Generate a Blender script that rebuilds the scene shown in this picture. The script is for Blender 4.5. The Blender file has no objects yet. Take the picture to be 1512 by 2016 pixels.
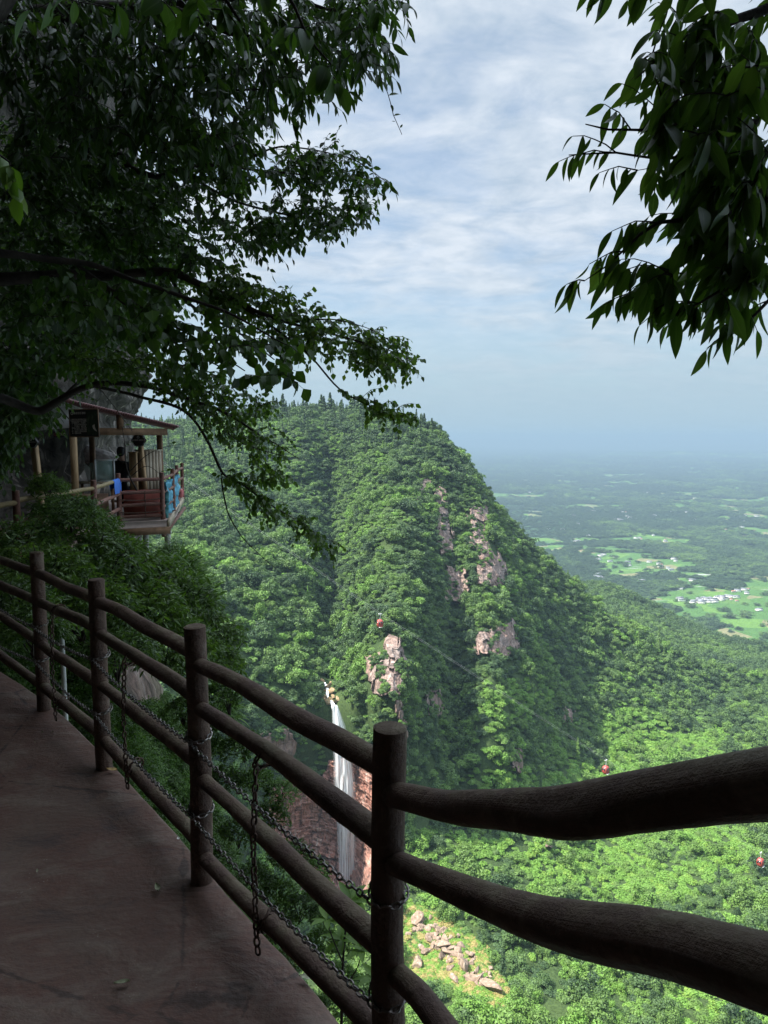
import bpy, bmesh, math, random
import numpy as np
from mathutils import Vector, Matrix
from mathutils.bvhtree import BVHTree

R = math.radians
scene = bpy.context.scene
COL = scene.collection

# ------------------------------------------------------------------ camera
CAM_Z = 1.75
FPX = 1398.0            # focal length in photograph pixels (1512 x 2016)
PITCH = R(5.9)
cam_data = bpy.data.cameras.new("camera")
cam = bpy.data.objects.new("camera", cam_data)
COL.objects.link(cam)
cam.location = (0, 0, CAM_Z)
cam.rotation_euler = (R(90) - PITCH, 0, 0)
cam_data.sensor_fit = 'VERTICAL'
cam_data.sensor_height = 36.0
cam_data.lens = FPX / 2016.0 * 36.0
cam_data.clip_start = 0.05
cam_data.clip_end = 120000
scene.camera = cam

# ------------------------------------------------------------------ sun, sky, exposure
SUN_EL, SUN_AZ = R(55), R(-100)          # azimuth from +Y towards +X
sun_dir = Vector((math.sin(SUN_AZ) * math.cos(SUN_EL), math.cos(SUN_AZ) * math.cos(SUN_EL), math.sin(SUN_EL)))
sun_data = bpy.data.lights.new("sun", 'SUN')
sun_data.energy = 4.3
sun_data.angle = R(0.55)
sun_data.color = (1.0, 0.955, 0.87)
sun = bpy.data.objects.new("sun", sun_data)
COL.objects.link(sun)
sun.rotation_euler = sun_dir.to_track_quat('Z', 'Y').to_euler()
sun.location = (0, 0, 50)

world = bpy.data.worlds.new("World")
scene.world = world
world.use_nodes = True
SKY_STRENGTH = 0.1
CLOUD_A = (2.5, 2.75, 3.05)
CLOUD_B = (1.6, 1.98, 2.42)


def build_world():
    nt = world.node_tree
    nt.nodes.clear()
    N, L = nt.nodes.new, nt.links.new
    out = N('ShaderNodeOutputWorld')
    bg = N('ShaderNodeBackground')
    bg.inputs['Strength'].default_value = SKY_STRENGTH
    L(bg.outputs[0], out.inputs['Surface'])
    sky = N('ShaderNodeTexSky')
    sky.sky_type = 'NISHITA'
    sky.sun_disc = False
    sky.sun_elevation = SUN_EL
    sky.sun_rotation = SUN_AZ
    sky.altitude = 700
    sky.air_density = 1.0
    sky.dust_density = 1.5
    sky.ozone_density = 1.0
    tc = N('ShaderNodeTexCoord')
    sep = N('ShaderNodeSeparateXYZ')
    L(tc.outputs['Generated'], sep.inputs[0])

    def math_(op, a, b=None, c=None, clamp=False):
        n = N('ShaderNodeMath')
        n.operation = op
        n.use_clamp = clamp
        for i, v in enumerate((a, b, c)):
            if v is None:
                continue
            if isinstance(v, (int, float)):
                n.inputs[i].default_value = v
            else:
                L(v, n.inputs[i])
        return n.outputs[0]
    zc = math_('MAXIMUM', sep.outputs['Z'], 0.0)
    zz = math_('ADD', zc, 0.20)
    px = math_('DIVIDE', sep.outputs['X'], zz)
    py = math_('DIVIDE', sep.outputs['Y'], zz)
    comb = N('ShaderNodeCombineXYZ')
    L(px, comb.inputs[0])
    L(py, comb.inputs[1])
    # cloud layer: broad sheets broken by smaller rolls
    def noise(scale, detail, rough, off=(0, 0, 0), dist=0.0, sc=(1, 1, 1)):
        m = N('ShaderNodeMapping')
        m.inputs['Location'].default_value = off
        m.inputs['Scale'].default_value = sc
        L(comb.outputs[0], m.inputs[0])
        n = N('ShaderNodeTexNoise')
        n.inputs['Scale'].default_value = scale
        n.inputs['Detail'].default_value = detail
        n.inputs['Roughness'].default_value = rough
        n.inputs['Distortion'].default_value = dist
        L(m.outputs[0], n.inputs['Vector'])
        return n.outputs['Fac']
    n1 = noise(0.75, 4, 0.5, (3.3, 1.7, 0), 0.3, (0.8, 1.0, 1))
    n2 = noise(3.2, 6, 0.58, (8.1, 2.3, 0), 0.5, (0.8, 1.15, 1))
    n3 = noise(9.0, 6, 0.6, (1.0, 5.0, 0), 0.4, (0.85, 1.1, 1))
    s = math_('ADD', math_('MULTIPLY', n1, 0.55), math_('MULTIPLY', n2, 0.45))
    cov = N('ShaderNodeMapRange')
    cov.interpolation_type = 'SMOOTHSTEP'
    cov.inputs['From Min'].default_value = 0.37
    cov.inputs['From Max'].default_value = 0.53
    L(s, cov.inputs['Value'])
    # bright / grey variation inside the clouds
    sh = math_('ADD', math_('MULTIPLY', n2, 0.45), math_('MULTIPLY', n3, 0.55))
    shr = N('ShaderNodeMapRange')
    shr.inputs['From Min'].default_value = 0.38
    shr.inputs['From Max'].default_value = 0.60
    L(sh, shr.inputs['Value'])
    ccol = N('ShaderNodeMix')
    ccol.data_type = 'RGBA'
    ccol.inputs[6].default_value = (*CLOUD_B, 1)
    ccol.inputs[7].default_value = (*CLOUD_A, 1)
    L(shr.outputs[0], ccol.inputs[0])
    mix = N('ShaderNodeMix')
    mix.data_type = 'RGBA'
    covs = math_('MULTIPLY_ADD', cov.outputs[0], 0.48, 0.52)
    L(covs, mix.inputs[0])
    skyb = N('ShaderNodeMix')
    skyb.data_type = 'RGBA'
    skyb.blend_type = 'MULTIPLY'
    skyb.inputs[0].default_value = 1.0
    skyb.inputs[7].default_value = (0.62, 0.64, 0.62, 1)
    L(sky.outputs[0], skyb.inputs[6])
    L(skyb.outputs[2], mix.inputs[6])
    L(ccol.outputs[2], mix.inputs[7])
    # pale even veil towards the horizon
    hz = N('ShaderNodeMapRange')
    hz.interpolation_type = 'SMOOTHSTEP'
    hz.inputs['From Min'].default_value = 0.0
    hz.inputs['From Max'].default_value = 0.26
    hz.inputs['To Min'].default_value = 1.0
    hz.inputs['To Max'].default_value = 0.0
    L(sep.outputs['Z'], hz.inputs['Value'])
    mix2 = N('ShaderNodeMix')
    mix2.data_type = 'RGBA'
    L(hz.outputs[0], mix2.inputs[0])
    L(mix.outputs[2], mix2.inputs[6])
    mix2.inputs[7].default_value = (1.5, 2.0, 2.3, 1)
    # sky above the frame boosted, an added unseen fill for the shaded foreground
    up = N('ShaderNodeMapRange')
    up.interpolation_type = 'SMOOTHSTEP'
    up.inputs['From Min'].default_value = 0.52
    up.inputs['From Max'].default_value = 0.85
    up.inputs['To Min'].default_value = 1.0
    up.inputs['To Max'].default_value = 4.2
    L(sep.outputs['Z'], up.inputs['Value'])
    vm = N('ShaderNodeVectorMath')
    vm.operation = 'SCALE'
    L(mix2.outputs[2], vm.inputs[0])
    L(up.outputs[0], vm.inputs['Scale'])
    L(vm.outputs[0], bg.inputs['Color'])


build_world()
scene.view_settings.view_transform = 'Standard'
scene.view_settings.look = 'None'
scene.view_settings.gamma = 1.0
scene.view_settings.use_curve_mapping = False
scene.view_settings.exposure = 1.65
cy = scene.cycles
cy.max_bounces = 6
cy.diffuse_bounces = 3
cy.glossy_bounces = 2
cy.transmission_bounces = 4
cy.transparent_max_bounces = 12
cy.volume_bounces = 0
cy.caustics_reflective = False
cy.caustics_refractive = False
cy.use_denoising = True

# ------------------------------------------------------------------ helpers
_cp, _sp = math.cos(PITCH), math.sin(PITCH)


def P(u, v, y):
    """world point at forward distance y that the photograph shows near pixel (u, v)"""
    x = (u - 756.0) / FPX
    yv = -(v - 1008.0) / FPX
    den = _cp + yv * _sp
    return Vector((x / den * y, y, CAM_Z + y * (yv * _cp - _sp) / den))


def Pn(u, v, y):
    u, v, y = np.asarray(u, float), np.asarray(v, float), np.asarray(y, float)
    x = (u - 756.0) / FPX
    yv = -(v - 1008.0) / FPX
    den = _cp + yv * _sp
    return np.stack(np.broadcast_arrays(x / den * y, y, CAM_Z + y * (yv * _cp - _sp) / den), -1)


def ray(u, v):
    d = P(u, v, 1.0) - Vector((0, 0, CAM_Z))
    return d.normalized()


def tag(o, label=None, cat=None, group=None, kind=None):
    if label:
        o["label"] = label
    if cat:
        o["category"] = cat
    if group:
        o["group"] = group
    if kind:
        o["kind"] = kind
    return o


def empty(name, loc=(0, 0, 0), label=None, cat=None, group=None):
    o = bpy.data.objects.new(name, None)
    o.empty_display_size = 0.1
    COL.objects.link(o)
    o.location = loc
    tag(o, label, cat, group)
    return o


def link(name, me, mat=None, parent=None, world_space=True):
    """link a mesh; geometry given in world space is kept in place under its parent"""
    o = bpy.data.objects.new(name, me)
    COL.objects.link(o)
    if mat is not None and len(me.materials) == 0:
        me.materials.append(mat)
    if parent is not None:
        o.parent = parent
        if world_space:
            o.matrix_parent_inverse = parent.matrix_basis.inverted()
    return o


def mesh_from(name, verts, faces, smooth=False):
    """verts (n,3); faces: (m,k) array or list of arrays with different k"""
    me = bpy.data.meshes.new(name)
    verts = np.asarray(verts, np.float32)
    fl = faces if isinstance(faces, list) else [faces]
    fl = [np.asarray(f, np.int32) for f in fl if len(f)]
    me.vertices.add(len(verts))
    me.vertices.foreach_set("co", verts.ravel())
    nl = sum(f.size for f in fl)
    npoly = sum(len(f) for f in fl)
    me.loops.add(nl)
    me.polygons.add(npoly)
    me.loops.foreach_set("vertex_index", np.concatenate([f.ravel() for f in fl]))
    tot = np.concatenate([np.full(len(f), f.shape[1], np.int32) for f in fl])
    start = np.concatenate([[0], np.cumsum(tot)[:-1]]).astype(np.int32)
    me.polygons.foreach_set("loop_start", start)
    me.polygons.foreach_set("loop_total", tot)
    if smooth:
        me.polygons.foreach_set("use_smooth", np.ones(npoly, bool))
    me.update(calc_edges=True)
    me.validate()
    return me


def attr(me, name, vals, dom='POINT', typ='FLOAT'):
    a = me.attributes.new(name, typ, dom)
    a.data.foreach_set("value" if typ in ('FLOAT', 'INT') else "vector", np.asarray(vals, np.float32 if typ != 'INT' else np.int32).ravel())


# --- numpy value noise
def _h(ix, iy, iz, seed):
    n = (ix.astype(np.int64) * 374761393 + iy.astype(np.int64) * 668265263 + iz.astype(np.int64) * 2147483647 + seed * 974634211) & 0x7fffffff
    n = ((n ^ (n >> 13)) * 1274126177) & 0x7fffffff
    n = ((n ^ (n >> 16)) * 668265263) & 0x7fffffff
    return (n & 0xffff) / 65535.0


def vnoise(p, seed=0):
    p = np.asarray(p, float)
    i = np.floor(p)
    f = p - i
    f = f * f * (3 - 2 * f)
    i = i.astype(np.int64)
    r = 0
    for dx in (0, 1):
        wx = f[..., 0] if dx else 1 - f[..., 0]
        for dy in (0, 1):
            wy = f[..., 1] if dy else 1 - f[..., 1]
            for dz in (0, 1):
                wz = f[..., 2] if dz else 1 - f[..., 2]
                r = r + wx * wy * wz * _h(i[..., 0] + dx, i[..., 1] + dy, i[..., 2] + dz, seed)
    return r


def fbm(p, octv=4, seed=0, gain=0.5):
    p = np.asarray(p, float)
    a, s, t = 1.0, 0.0, 0.0
    for k in range(octv):
        s = s + a * (vnoise(p * 2 ** k + 17.3 * k, seed + k) - 0.5)
        t += a
        a *= gain
    return s / t * 2


# --- material helper
class MT:
    def __init__(self, name):
        self.m = bpy.data.materials.new(name)
        self.m.use_nodes = True
        self.nt = self.m.node_tree
        self.nt.nodes.clear()
        self.out = self.n('ShaderNodeOutputMaterial')

    def n(self, t, **kw):
        nd = self.nt.nodes.new(t)
        for k, v in kw.items():
            setattr(nd, k, v)
        return nd

    def l(self, a, b):
        self.nt.links.new(a, b)

    def set(self, sock, v):
        if hasattr(v, 'links') or isinstance(v, bpy.types.NodeSocket):
            self.l(v, sock)
        else:
            if isinstance(v, tuple) and len(v) == 3 and sock.type == 'RGBA':
                v = (*v, 1)
            sock.default_value = v

    def coord(self, kind='Object', scale=(1, 1, 1), rot=(0, 0, 0)):
        if kind == 'World':
            g = self.n('ShaderNodeNewGeometry').outputs['Position']
        else:
            g = self.n('ShaderNodeTexCoord').outputs[kind]
        m = self.n('ShaderNodeMapping')
        m.inputs['Scale'].default_value = scale
        m.inputs['Rotation'].default_value = rot
        self.l(g, m.inputs[0])
        return m.outputs[0]

    def noise(self, vec, scale, detail=4, rough=0.55, dist=0.0):
        n = self.n('ShaderNodeTexNoise')
        n.inputs['Scale'].default_value = scale
        n.inputs['Detail'].default_value = detail
        n.inputs['Roughness'].default_value = rough
        n.inputs['Distortion'].default_value = dist
        self.l(vec, n.inputs['Vector'])
        return n.outputs['Fac']

    def voro(self, vec, scale, feature='F1', out='Distance', rand=1.0):
        n = self.n('ShaderNodeTexVoronoi', feature=feature)
        n.inputs['Scale'].default_value = scale
        n.inputs['Randomness'].default_value = rand
        self.l(vec, n.inputs['Vector'])
        return n.outputs[out]

    def ramp(self, fac, stops, interp='LINEAR'):
        r = self.n('ShaderNodeValToRGB')
        r.color_ramp.interpolation = interp
        el = r.color_ramp.elements
        while len(el) < len(stops):
            el.new(0.5)
        for e, (p, c) in zip(el, stops):
            e.position = p
            e.color = (*c, 1) if len(c) == 3 else c
        self.set(r.inputs[0], fac)
        return r.outputs[0]

    def mix(self, fac, a, b, blend='MIX'):
        m = self.n('ShaderNodeMix', data_type='RGBA', blend_type=blend)
        self.set(m.inputs[0], fac)
        self.set(m.inputs[6], a)
        self.set(m.inputs[7], b)
        return m.outputs[2]

    def math(self, op, a, b=0.0, clamp=False):
        m = self.n('ShaderNodeMath', operation=op, use_clamp=clamp)
        self.set(m.inputs[0], a)
        self.set(m.inputs[1], b)
        return m.outputs[0]

    def rng(self, v, a, b, c=0.0, d=1.0):
        m = self.n('ShaderNodeMapRange')
        self.set(m.inputs[0], v)
        for i, x in enumerate((a, b, c, d)):
            m.inputs[1 + i].default_value = x
        return m.outputs[0]

    def attr(self, name, typ='GEOMETRY', out='Fac'):
        a = self.n('ShaderNodeAttribute', attribute_type=typ, attribute_name=name)
        return a.outputs[out]

    def bump(self, h, strength=0.5, dist=0.05):
        b = self.n('ShaderNodeBump')
        b.inputs['Strength'].default_value = strength
        b.inputs['Distance'].default_value = dist
        self.l(h, b.inputs['Height'])
        return b.outputs[0]

    def pbsdf(self, col, rough=0.7, normal=None, spec=0.3, metal=0.0, alpha=None):
        b = self.n('ShaderNodeBsdfPrincipled')
        self.set(b.inputs['Base Color'], col)
        self.set(b.inputs['Roughness'], rough)
        b.inputs['Specular IOR Level'].default_value = spec
        b.inputs['Metallic'].default_value = metal
        if normal is not None:
            self.l(normal, b.inputs['Normal'])
        if alpha is not None:
            self.set(b.inputs['Alpha'], alpha)
        return b.outputs[0]

    def done(self, sh):
        self.l(sh, self.out.inputs['Surface'])
        return self.m


def simple_mat(name, col, rough=0.7, spec=0.3, var=0.25, nscale=6.0, metal=0.0, bump=0.0):
    m = MT(name)
    v = m.coord('Object')
    n = m.noise(v, nscale, 5)
    c = m.ramp(n, [(0.3, tuple(x * (1 - var) for x in col)), (0.7, tuple(min(1, x * (1 + var)) for x in col))])
    nb = m.bump(m.noise(v, nscale * 6, 4), 0.4, bump) if bump else None
    return m.done(m.pbsdf(c, rough, nb, spec, metal))


# --- geometry builder for hard parts
class MB:
    def __init__(self):
        self.v, self.q, self.t = [], [], []
        self.n = 0

    def add(self, verts, quads=(), tris=()):
        verts = np.asarray(verts, float)
        self.v.append(verts)
        if len(quads):
            self.q.append(np.asarray(quads, int) + self.n)
        if len(tris):
            self.t.append(np.asarray(tris, int) + self.n)
        self.n += len(verts)

    def box(self, c, s, rot=None):
        c, s = np.array(c, float), np.array(s, float) / 2
        v = np.array([[x, y, z] for x in (-1, 1) for y in (-1, 1) for z in (-1, 1)], float) * s
        if rot is not None:
            v = v @ np.array(rot.to_matrix() if hasattr(rot, 'to_matrix') else rot).T
        self.add(v + c, [(0, 1, 3, 2), (4, 6, 7, 5), (0, 4, 5, 1), (2, 3, 7, 6), (0, 2, 6, 4), (1, 5, 7, 3)])

    def bar(self, a, b, w, h, up=(0, 0, 1)):
        """rectangular bar from a to b, w across, h along up"""
        a, b = Vector(a), Vector(b)
        d = (b - a)
        L = d.length
        d.normalize()
        s = d.cross(Vector(up))
        if s.length < 1e-4:
            s = d.cross(Vector((0, 1, 0)))
        s.normalize()
        u = s.cross(d)
        m = Matrix((s, d, u)).transposed()
        self.box((a + b) / 2, (w, L, h), m)

    def tube(self, pts, rad, seg=8, cap=True, rough=0.0, seed=0, ell=None):
        pts = [Vector(p) for p in pts]
        n = len(pts)
        rad = [rad] * n if not hasattr(rad, '__len__') else rad
        vs = []
        prev = None
        for i, p in enumerate(pts):
            d = (pts[min(i + 1, n - 1)] - pts[max(i - 1, 0)])
            if d.length < 1e-9:
                d = Vector((0, 0, 1))
            d.normalize()
            if prev is None:
                a = d.cross(Vector((0, 0, 1)))
                if a.length < 0.05:
                    a = d.cross(Vector((0, 1, 0)))
            else:
                a = prev - d * prev.dot(d)
            a.normalize()
            prev = a
            b = d.cross(a)
            for k in range(seg):
                t = 2 * math.pi * k / seg
                vs.append(p + (a * math.cos(t) + b * math.sin(t)) * rad[i])
        vs = np.array([tuple(x) for x in vs])
        if rough:
            cen = np.repeat(np.array([tuple(p) for p in pts]), seg, 0)
            rr = np.repeat(np.array(rad), seg)[:, None]
            nn = fbm(vs / max(rad) * 0.55 + seed * 7.7, 4, seed)[:, None]
            n2 = fbm(cen / max(rad) * 0.22 + seed * 3.1, 2, seed + 5)[:, None]
            vs = cen + (vs - cen) * (1 + rough * nn * 1.6 + rough * n2)
        q = []
        for i in range(n - 1):
            for k in range(seg):
                k2 = (k + 1) % seg
                q.append((i * seg + k, i * seg + k2, (i + 1) * seg + k2, (i + 1) * seg + k))
        t = []
        if cap:
            c0, c1 = len(vs), len(vs) + 1
            vs = np.vstack([vs, [tuple(pts[0])], [tuple(pts[-1])]])
            for k in range(seg):
                k2 = (k + 1) % seg
                t.append((c0, k2, k))
                t.append((c1, (n - 1) * seg + k, (n - 1) * seg + k2))
        self.add(vs, q, t)

    def mesh(self, name, smooth=False):
        f = []
        if self.q:
            f.append(np.vstack(self.q))
        if self.t:
            f.append(np.vstack(self.t))
        me = mesh_from(name, np.vstack(self.v), f, smooth)
        if smooth:
            try:
                me.set_sharp_from_angle(angle=R(50))
            except Exception:
                pass
        return me

    def build(self, name, mat, parent=None, smooth=False):
        return link(name, self.mesh(name, smooth), mat, parent)


def pchip(x, y, xi):
    """monotone cubic interpolation"""
    x, y = np.asarray(x, float), np.asarray(y, float)
    h = np.diff(x)
    d = np.diff(y, axis=0) / (h if y.ndim == 1 else h[:, None])
    m = np.zeros_like(y)
    m[0], m[-1] = d[0], d[-1]
    for i in range(1, len(x) - 1):
        a, b = d[i - 1], d[i]
        ok = (a * b) > 0
        w1, w2 = 2 * h[i] + h[i - 1], h[i] + 2 * h[i - 1]
        with np.errstate(divide='ignore', invalid='ignore'):
            m[i] = np.where(ok, (w1 + w2) / (w1 / a + w2 / b), 0)
    k = np.clip(np.searchsorted(x, xi) - 1, 0, len(x) - 2)
    t = (xi - x[k]) / h[k]
    if y.ndim > 1:
        t = t[:, None]
        hk = h[k][:, None]
    else:
        hk = h[k]
    return ((1 + 2 * t) * (1 - t) ** 2 * y[k] + t * (1 - t) ** 2 * hk * m[k]
            + t * t * (3 - 2 * t) * y[k + 1] + t * t * (t - 1) * hk * m[k + 1])


def grid_faces(nr, nc, off=0):
    i, j = np.meshgrid(np.arange(nr - 1), np.arange(nc - 1), indexing='ij')
    a = (i * nc + j).ravel()
    return np.stack([a, a + 1, a + nc + 1, a + nc], -1) + off


def in_poly(u, v, poly):
    u, v = np.asarray(u, float), np.asarray(v, float)
    ins = np.zeros(u.shape, bool)
    n = len(poly)
    for i in range(n):
        x1, y1 = poly[i]
        x2, y2 = poly[(i + 1) % n]
        c = ((y1 > v) != (y2 > v))
        with np.errstate(divide='ignore', invalid='ignore'):
            xi = (x2 - x1) * (v - y1) / (y2 - y1 + 1e-12) + x1
        ins ^= c & (u < xi)
    return ins
# ================================================================== far landscape
rng = np.random.default_rng(7)


def m_forest_floor():
    m = MT("undergrowth_soil")
    v = m.coord('World')
    n = m.noise(v, 0.06, 5, 0.6)
    n2 = m.noise(v, 0.9, 4, 0.6)
    c = m.ramp(n, [(0.3, (0.022, 0.042, 0.017)), (0.7, (0.055, 0.08, 0.025))])
    c = m.mix(0.5, c, m.ramp(n2, [(0.35, (0.015, 0.03, 0.012)), (0.7, (0.07, 0.11, 0.035))]))
    return m.done(m.pbsdf(c, 0.9, m.bump(n2, 0.8, 0.6), 0.1))


def m_rock(name, base=((0.17, 0.13, 0.115), (0.36, 0.27, 0.23), (0.42, 0.23, 0.17)), scale=1.0, strata=1.0, joint=0.4):
    m = MT(name)
    v = m.coord('World')
    big = m.noise(v, 0.05 * scale, 4, 0.6)
    streak = m.noise(m.coord('World', (0.55 * scale, 0.55 * scale, 0.035 * scale)), 1.0, 5, 0.62, 0.4)
    lay = m.noise(m.coord('World', (0.03 * scale, 0.03 * scale, 0.6 * scale)), 1.0, 5, 0.6, 0.3)
    fine = m.noise(v, 1.3 * scale, 6, 0.65)
    c = m.ramp(big, [(0.35, base[1]), (0.62, base[2])])
    c = m.mix(m.rng(streak, 0.50, 0.68), c, base[0])
    c = m.mix(m.math('MULTIPLY', m.rng(streak, 0.30, 0.44, 1, 0), 0.7), c, (0.52, 0.45, 0.40))
    c = m.mix(m.math('MULTIPLY', m.rng(lay, 0.52, 0.64), 0.55 * strata), c, (base[0][0] * 0.7, base[0][1] * 0.65, base[0][2] * 0.6))
    c = m.mix(m.math('MULTIPLY', m.rng(fine, 0.42, 0.75), 0.5), c, (0.10, 0.085, 0.075))
    wob = m.n('ShaderNodeVectorMath', operation='MULTIPLY_ADD')
    nz = m.n('ShaderNodeTexNoise')
    nz.inputs['Scale'].default_value = 0.25 * scale
    nz.inputs['Detail'].default_value = 3
    m.l(v, nz.inputs['Vector'])
    m.l(nz.outputs['Color'], wob.inputs[0])
    wob.inputs[1].default_value = (0.5, 0.5, 0.5)
    m.l(m.coord('World', (0.16 * scale, 0.16 * scale, 0.07 * scale)), wob.inputs[2])
    jn = m.voro(wob.outputs[0], 1.0, 'DISTANCE_TO_EDGE')
    c = m.mix(m.math('MULTIPLY', m.rng(jn, 0.0, 0.05, 1, 0), joint), c, (0.03, 0.025, 0.022))
    hgt = m.math('ADD', m.math('ADD', m.math('MULTIPLY', fine, 0.5), lay), m.math('MULTIPLY', m.rng(jn, 0.0, 0.1), joint))
    return m.done(m.pbsdf(c, 0.9, m.bump(hgt, 0.9, 0.5 / scale), 0.15))


def m_foliage(name, stops, transl=0.25, rough=0.55, spec=0.25, from_inst=True, noise_s=0.6):
    """leaf material; 'tint' (per tree) and 'lv' (per leaf) choose the green"""
    m = MT(name)
    if from_inst:
        t = m.attr('tint', 'INSTANCER')
    else:
        t = m.attr('tint', 'OBJECT')
    lv = m.attr('lv', 'GEOMETRY')
    f = m.math('ADD', t, m.math('MULTIPLY', m.math('SUBTRACT', lv, 0.5), 0.34))
    c = m.ramp(f, stops)
    b = m.pbsdf(c, rough, None, spec)
    tr = m.n('ShaderNodeBsdfTranslucent')
    tc = m.mix(1.0, c, (1.0, 1.15, 0.55), 'MULTIPLY')
    m.l(tc, tr.inputs[0])
    mx = m.n('ShaderNodeMixShader')
    mx.inputs[0].default_value = transl
    m.l(b, mx.inputs[1])
    m.l(tr.outputs[0], mx.inputs[2])
    return m.done(mx.outputs[0])


GREENS = [(0.0, (0.034, 0.066, 0.030)), (0.25, (0.070, 0.125, 0.042)), (0.5, (0.120, 0.205, 0.046)),
          (0.75, (0.135, 0.27, 0.045)), (0.97, (0.19, 0.29, 0.05)), (1.0, (0.34, 0.28, 0.11))]
MAT_FOREST = m_foliage("forest_leaves", GREENS, 0.22)
MAT_SOIL = m_forest_floor()
MAT_CLIFF = m_rock("pink_sandstone_cliff", ((0.05, 0.042, 0.038), (0.22, 0.175, 0.155), (0.26, 0.165, 0.13)), 1.0, 0.8)
MAT_REDCLIFF = m_rock("red_layered_sandstone", ((0.07, 0.045, 0.038), (0.36, 0.20, 0.155), (0.40, 0.19, 0.14)), 0.7, 1.0, 0.5)
MAT_BARK = simple_mat("bark", (0.07, 0.055, 0.045), 0.9, 0.1, 0.4, 8.0)


# ------------------------------------------------------------------ the mountain across the valley
TK = np.array([0.0, 0.12, 0.30, 0.45, 0.62, 0.78, 0.92, 0.96, 1.0])
MCOL = [  # u, then (v, distance) from the valley floor up to the ridge
    (-450, (2016, 150), (1800, 170), (1500, 200), (1200, 260), (950, 420), (760, 600)),
    (0, (2016, 165), (1780, 190), (1480, 225), (1200, 290), (950, 460), (790, 700)),
    (330, (2016, 190), (1750, 232), (1450, 272), (1200, 345), (985, 560), (842, 860)),
    (430, (2016, 200), (1750, 258), (1450, 292), (1220, 350), (985, 565), (832, 850)),
    (520, (2016, 215), (1740, 305), (1440, 318), (1200, 385), (985, 595), (815, 820)),
    (600, (2016, 225), (1730, 332), (1420, 338), (1180, 430), (985, 605), (812, 800)),
    (655, (2016, 225), (1740, 336), (1392, 347), (1185, 485), (1000, 640), (812, 790)),
    (715, (2016, 222), (1740, 322), (1400, 328), (1185, 410), (990, 560), (820, 765)),
    (775, (2016, 220), (1640, 306), (1385, 313), (1200, 372), (980, 530), (832, 720)),
    (845, (2016, 218), (1640, 314), (1450, 350), (1220, 415), (1000, 540), (848, 690)),
    (895, (2016, 215), (1640, 322), (1480, 378), (1240, 448), (1050, 540), (890, 670)),
    (960, (2016, 213), (1620, 335), (1450, 362), (1260, 425), (1100, 520), (982, 650)),
    (1020, (2016, 212), (1610, 350), (1480, 385), (1300, 450), (1150, 540), (1048, 645)),
    (1085, (2016, 212), (1600, 370), (1480, 438), (1330, 500), (1200, 565), (1112, 645)),
    (1200, (2016, 212), (1600, 398), (1450, 500), (1350, 560), (1275, 605), (1215, 640)),
    (1300, (2016, 212), (1600, 405), (1460, 520), (1385, 580), (1322, 620), (1275, 650)),
    (1400, (2016, 212), (1600, 410), (1475, 510), (1405, 590), (1352, 640), (1318, 670)),
    (1512, (2016, 210), (1600, 410), (1480, 520), (1405, 600), (1360, 660), (1332, 690)),
    (1800, (2016, 205), (1600, 400), (1480, 520), (1405, 620), (1370, 680), (1345, 720)),
    (2300, (2016, 195), (1600, 390), (1480, 520), (1410, 640), (1380, 700), (1360, 740)),
]


def build_mountain():
    us = np.array([c[0] for c in MCOL], float)
    K = np.array([[(3000, 70)] + list(c[1:]) for c in MCOL], float)     # cols, knots, (v, y)
    pts = Pn(us[:, None], K[..., 0], K[..., 1])                          # cols, knots, 3
    ridge = pts[:, -1]
    back1 = ridge + np.array([0, 130, -60]) * np.array([1, 1, 1])
    back1[:, 0] *= (back1[:, 1] / ridge[:, 1])
    back2 = ridge.copy()
    back2[:, 1] = 1700
    back2[:, 0] *= 1700 / ridge[:, 1]
    back2[:, 2] = -560
    pts = np.concatenate([pts, back1[:, None], back2[:, None]], 1)       # 9 knots
    nc, nr = 620, 520
    uu = np.linspace(-450, 2300, nc)
    # denser columns inside the frame
    w = np.interp(np.linspace(0, 1, nc), [0, 0.1, 0.87, 1], [-450, 250, 1560, 2300])
    uu = w
    colp = np.stack([pchip(us, pts[:, k], uu) for k in range(pts.shape[1])], 1)   # nc, 9, 3
    tt = np.linspace(0, 1, nr)
    g = np.empty((nr, nc, 3))
    for j in range(nc):
        g[:, j] = pchip(TK, colp[j], tt)
    # gullies and buttresses: push along view and height by noise, less on the valley floor
    amp = np.interp(tt, [0, 0.12, 0.28, 0.45, 0.85, 0.92, 1], [4, 5, 7, 16, 18, 8, 10])[:, None]
    q = g.copy()
    q[..., 2] *= 0.35
    n = fbm(q / 70.0, 4, 3)
    n2 = fbm(q / 22.0, 3, 9)
    g[..., 1] += amp * 1.5 * n + amp * 0.35 * n2
    g[..., 2] += amp * 0.25 * fbm(q / 45.0, 3, 21)
    return uu, tt, g


M_U, M_T, M_G = build_mountain()


def project(p):
    """photograph pixel of world points (only used to choose where forest clears)"""
    p = np.asarray(p, float)
    d = p - np.array([0, 0, CAM_Z])
    fwd = d[..., 1] * _cp - d[..., 2] * _sp
    up = d[..., 1] * _sp + d[..., 2] * _cp
    return 756 + FPX * d[..., 0] / fwd, 1008 - FPX * up / fwd, fwd


me = mesh_from("mountain", M_G.reshape(-1, 3), grid_faces(*M_G.shape[:2]), True)
tag(link("mountain", me, MAT_SOIL), kind='structure')
mt_bvh = BVHTree.FromPolygons([tuple(x) for x in M_G[::2, ::2].reshape(-1, 3)],
                              grid_faces(*M_G[::2, ::2].shape[:2]).tolist())


def hit_mountain(u, v):
    o = Vector((0, 0, CAM_Z))
    h = mt_bvh.ray_cast(o + ray(u, v) * 60, ray(u, v), 3000)
    return h[0], h[1]


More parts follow.
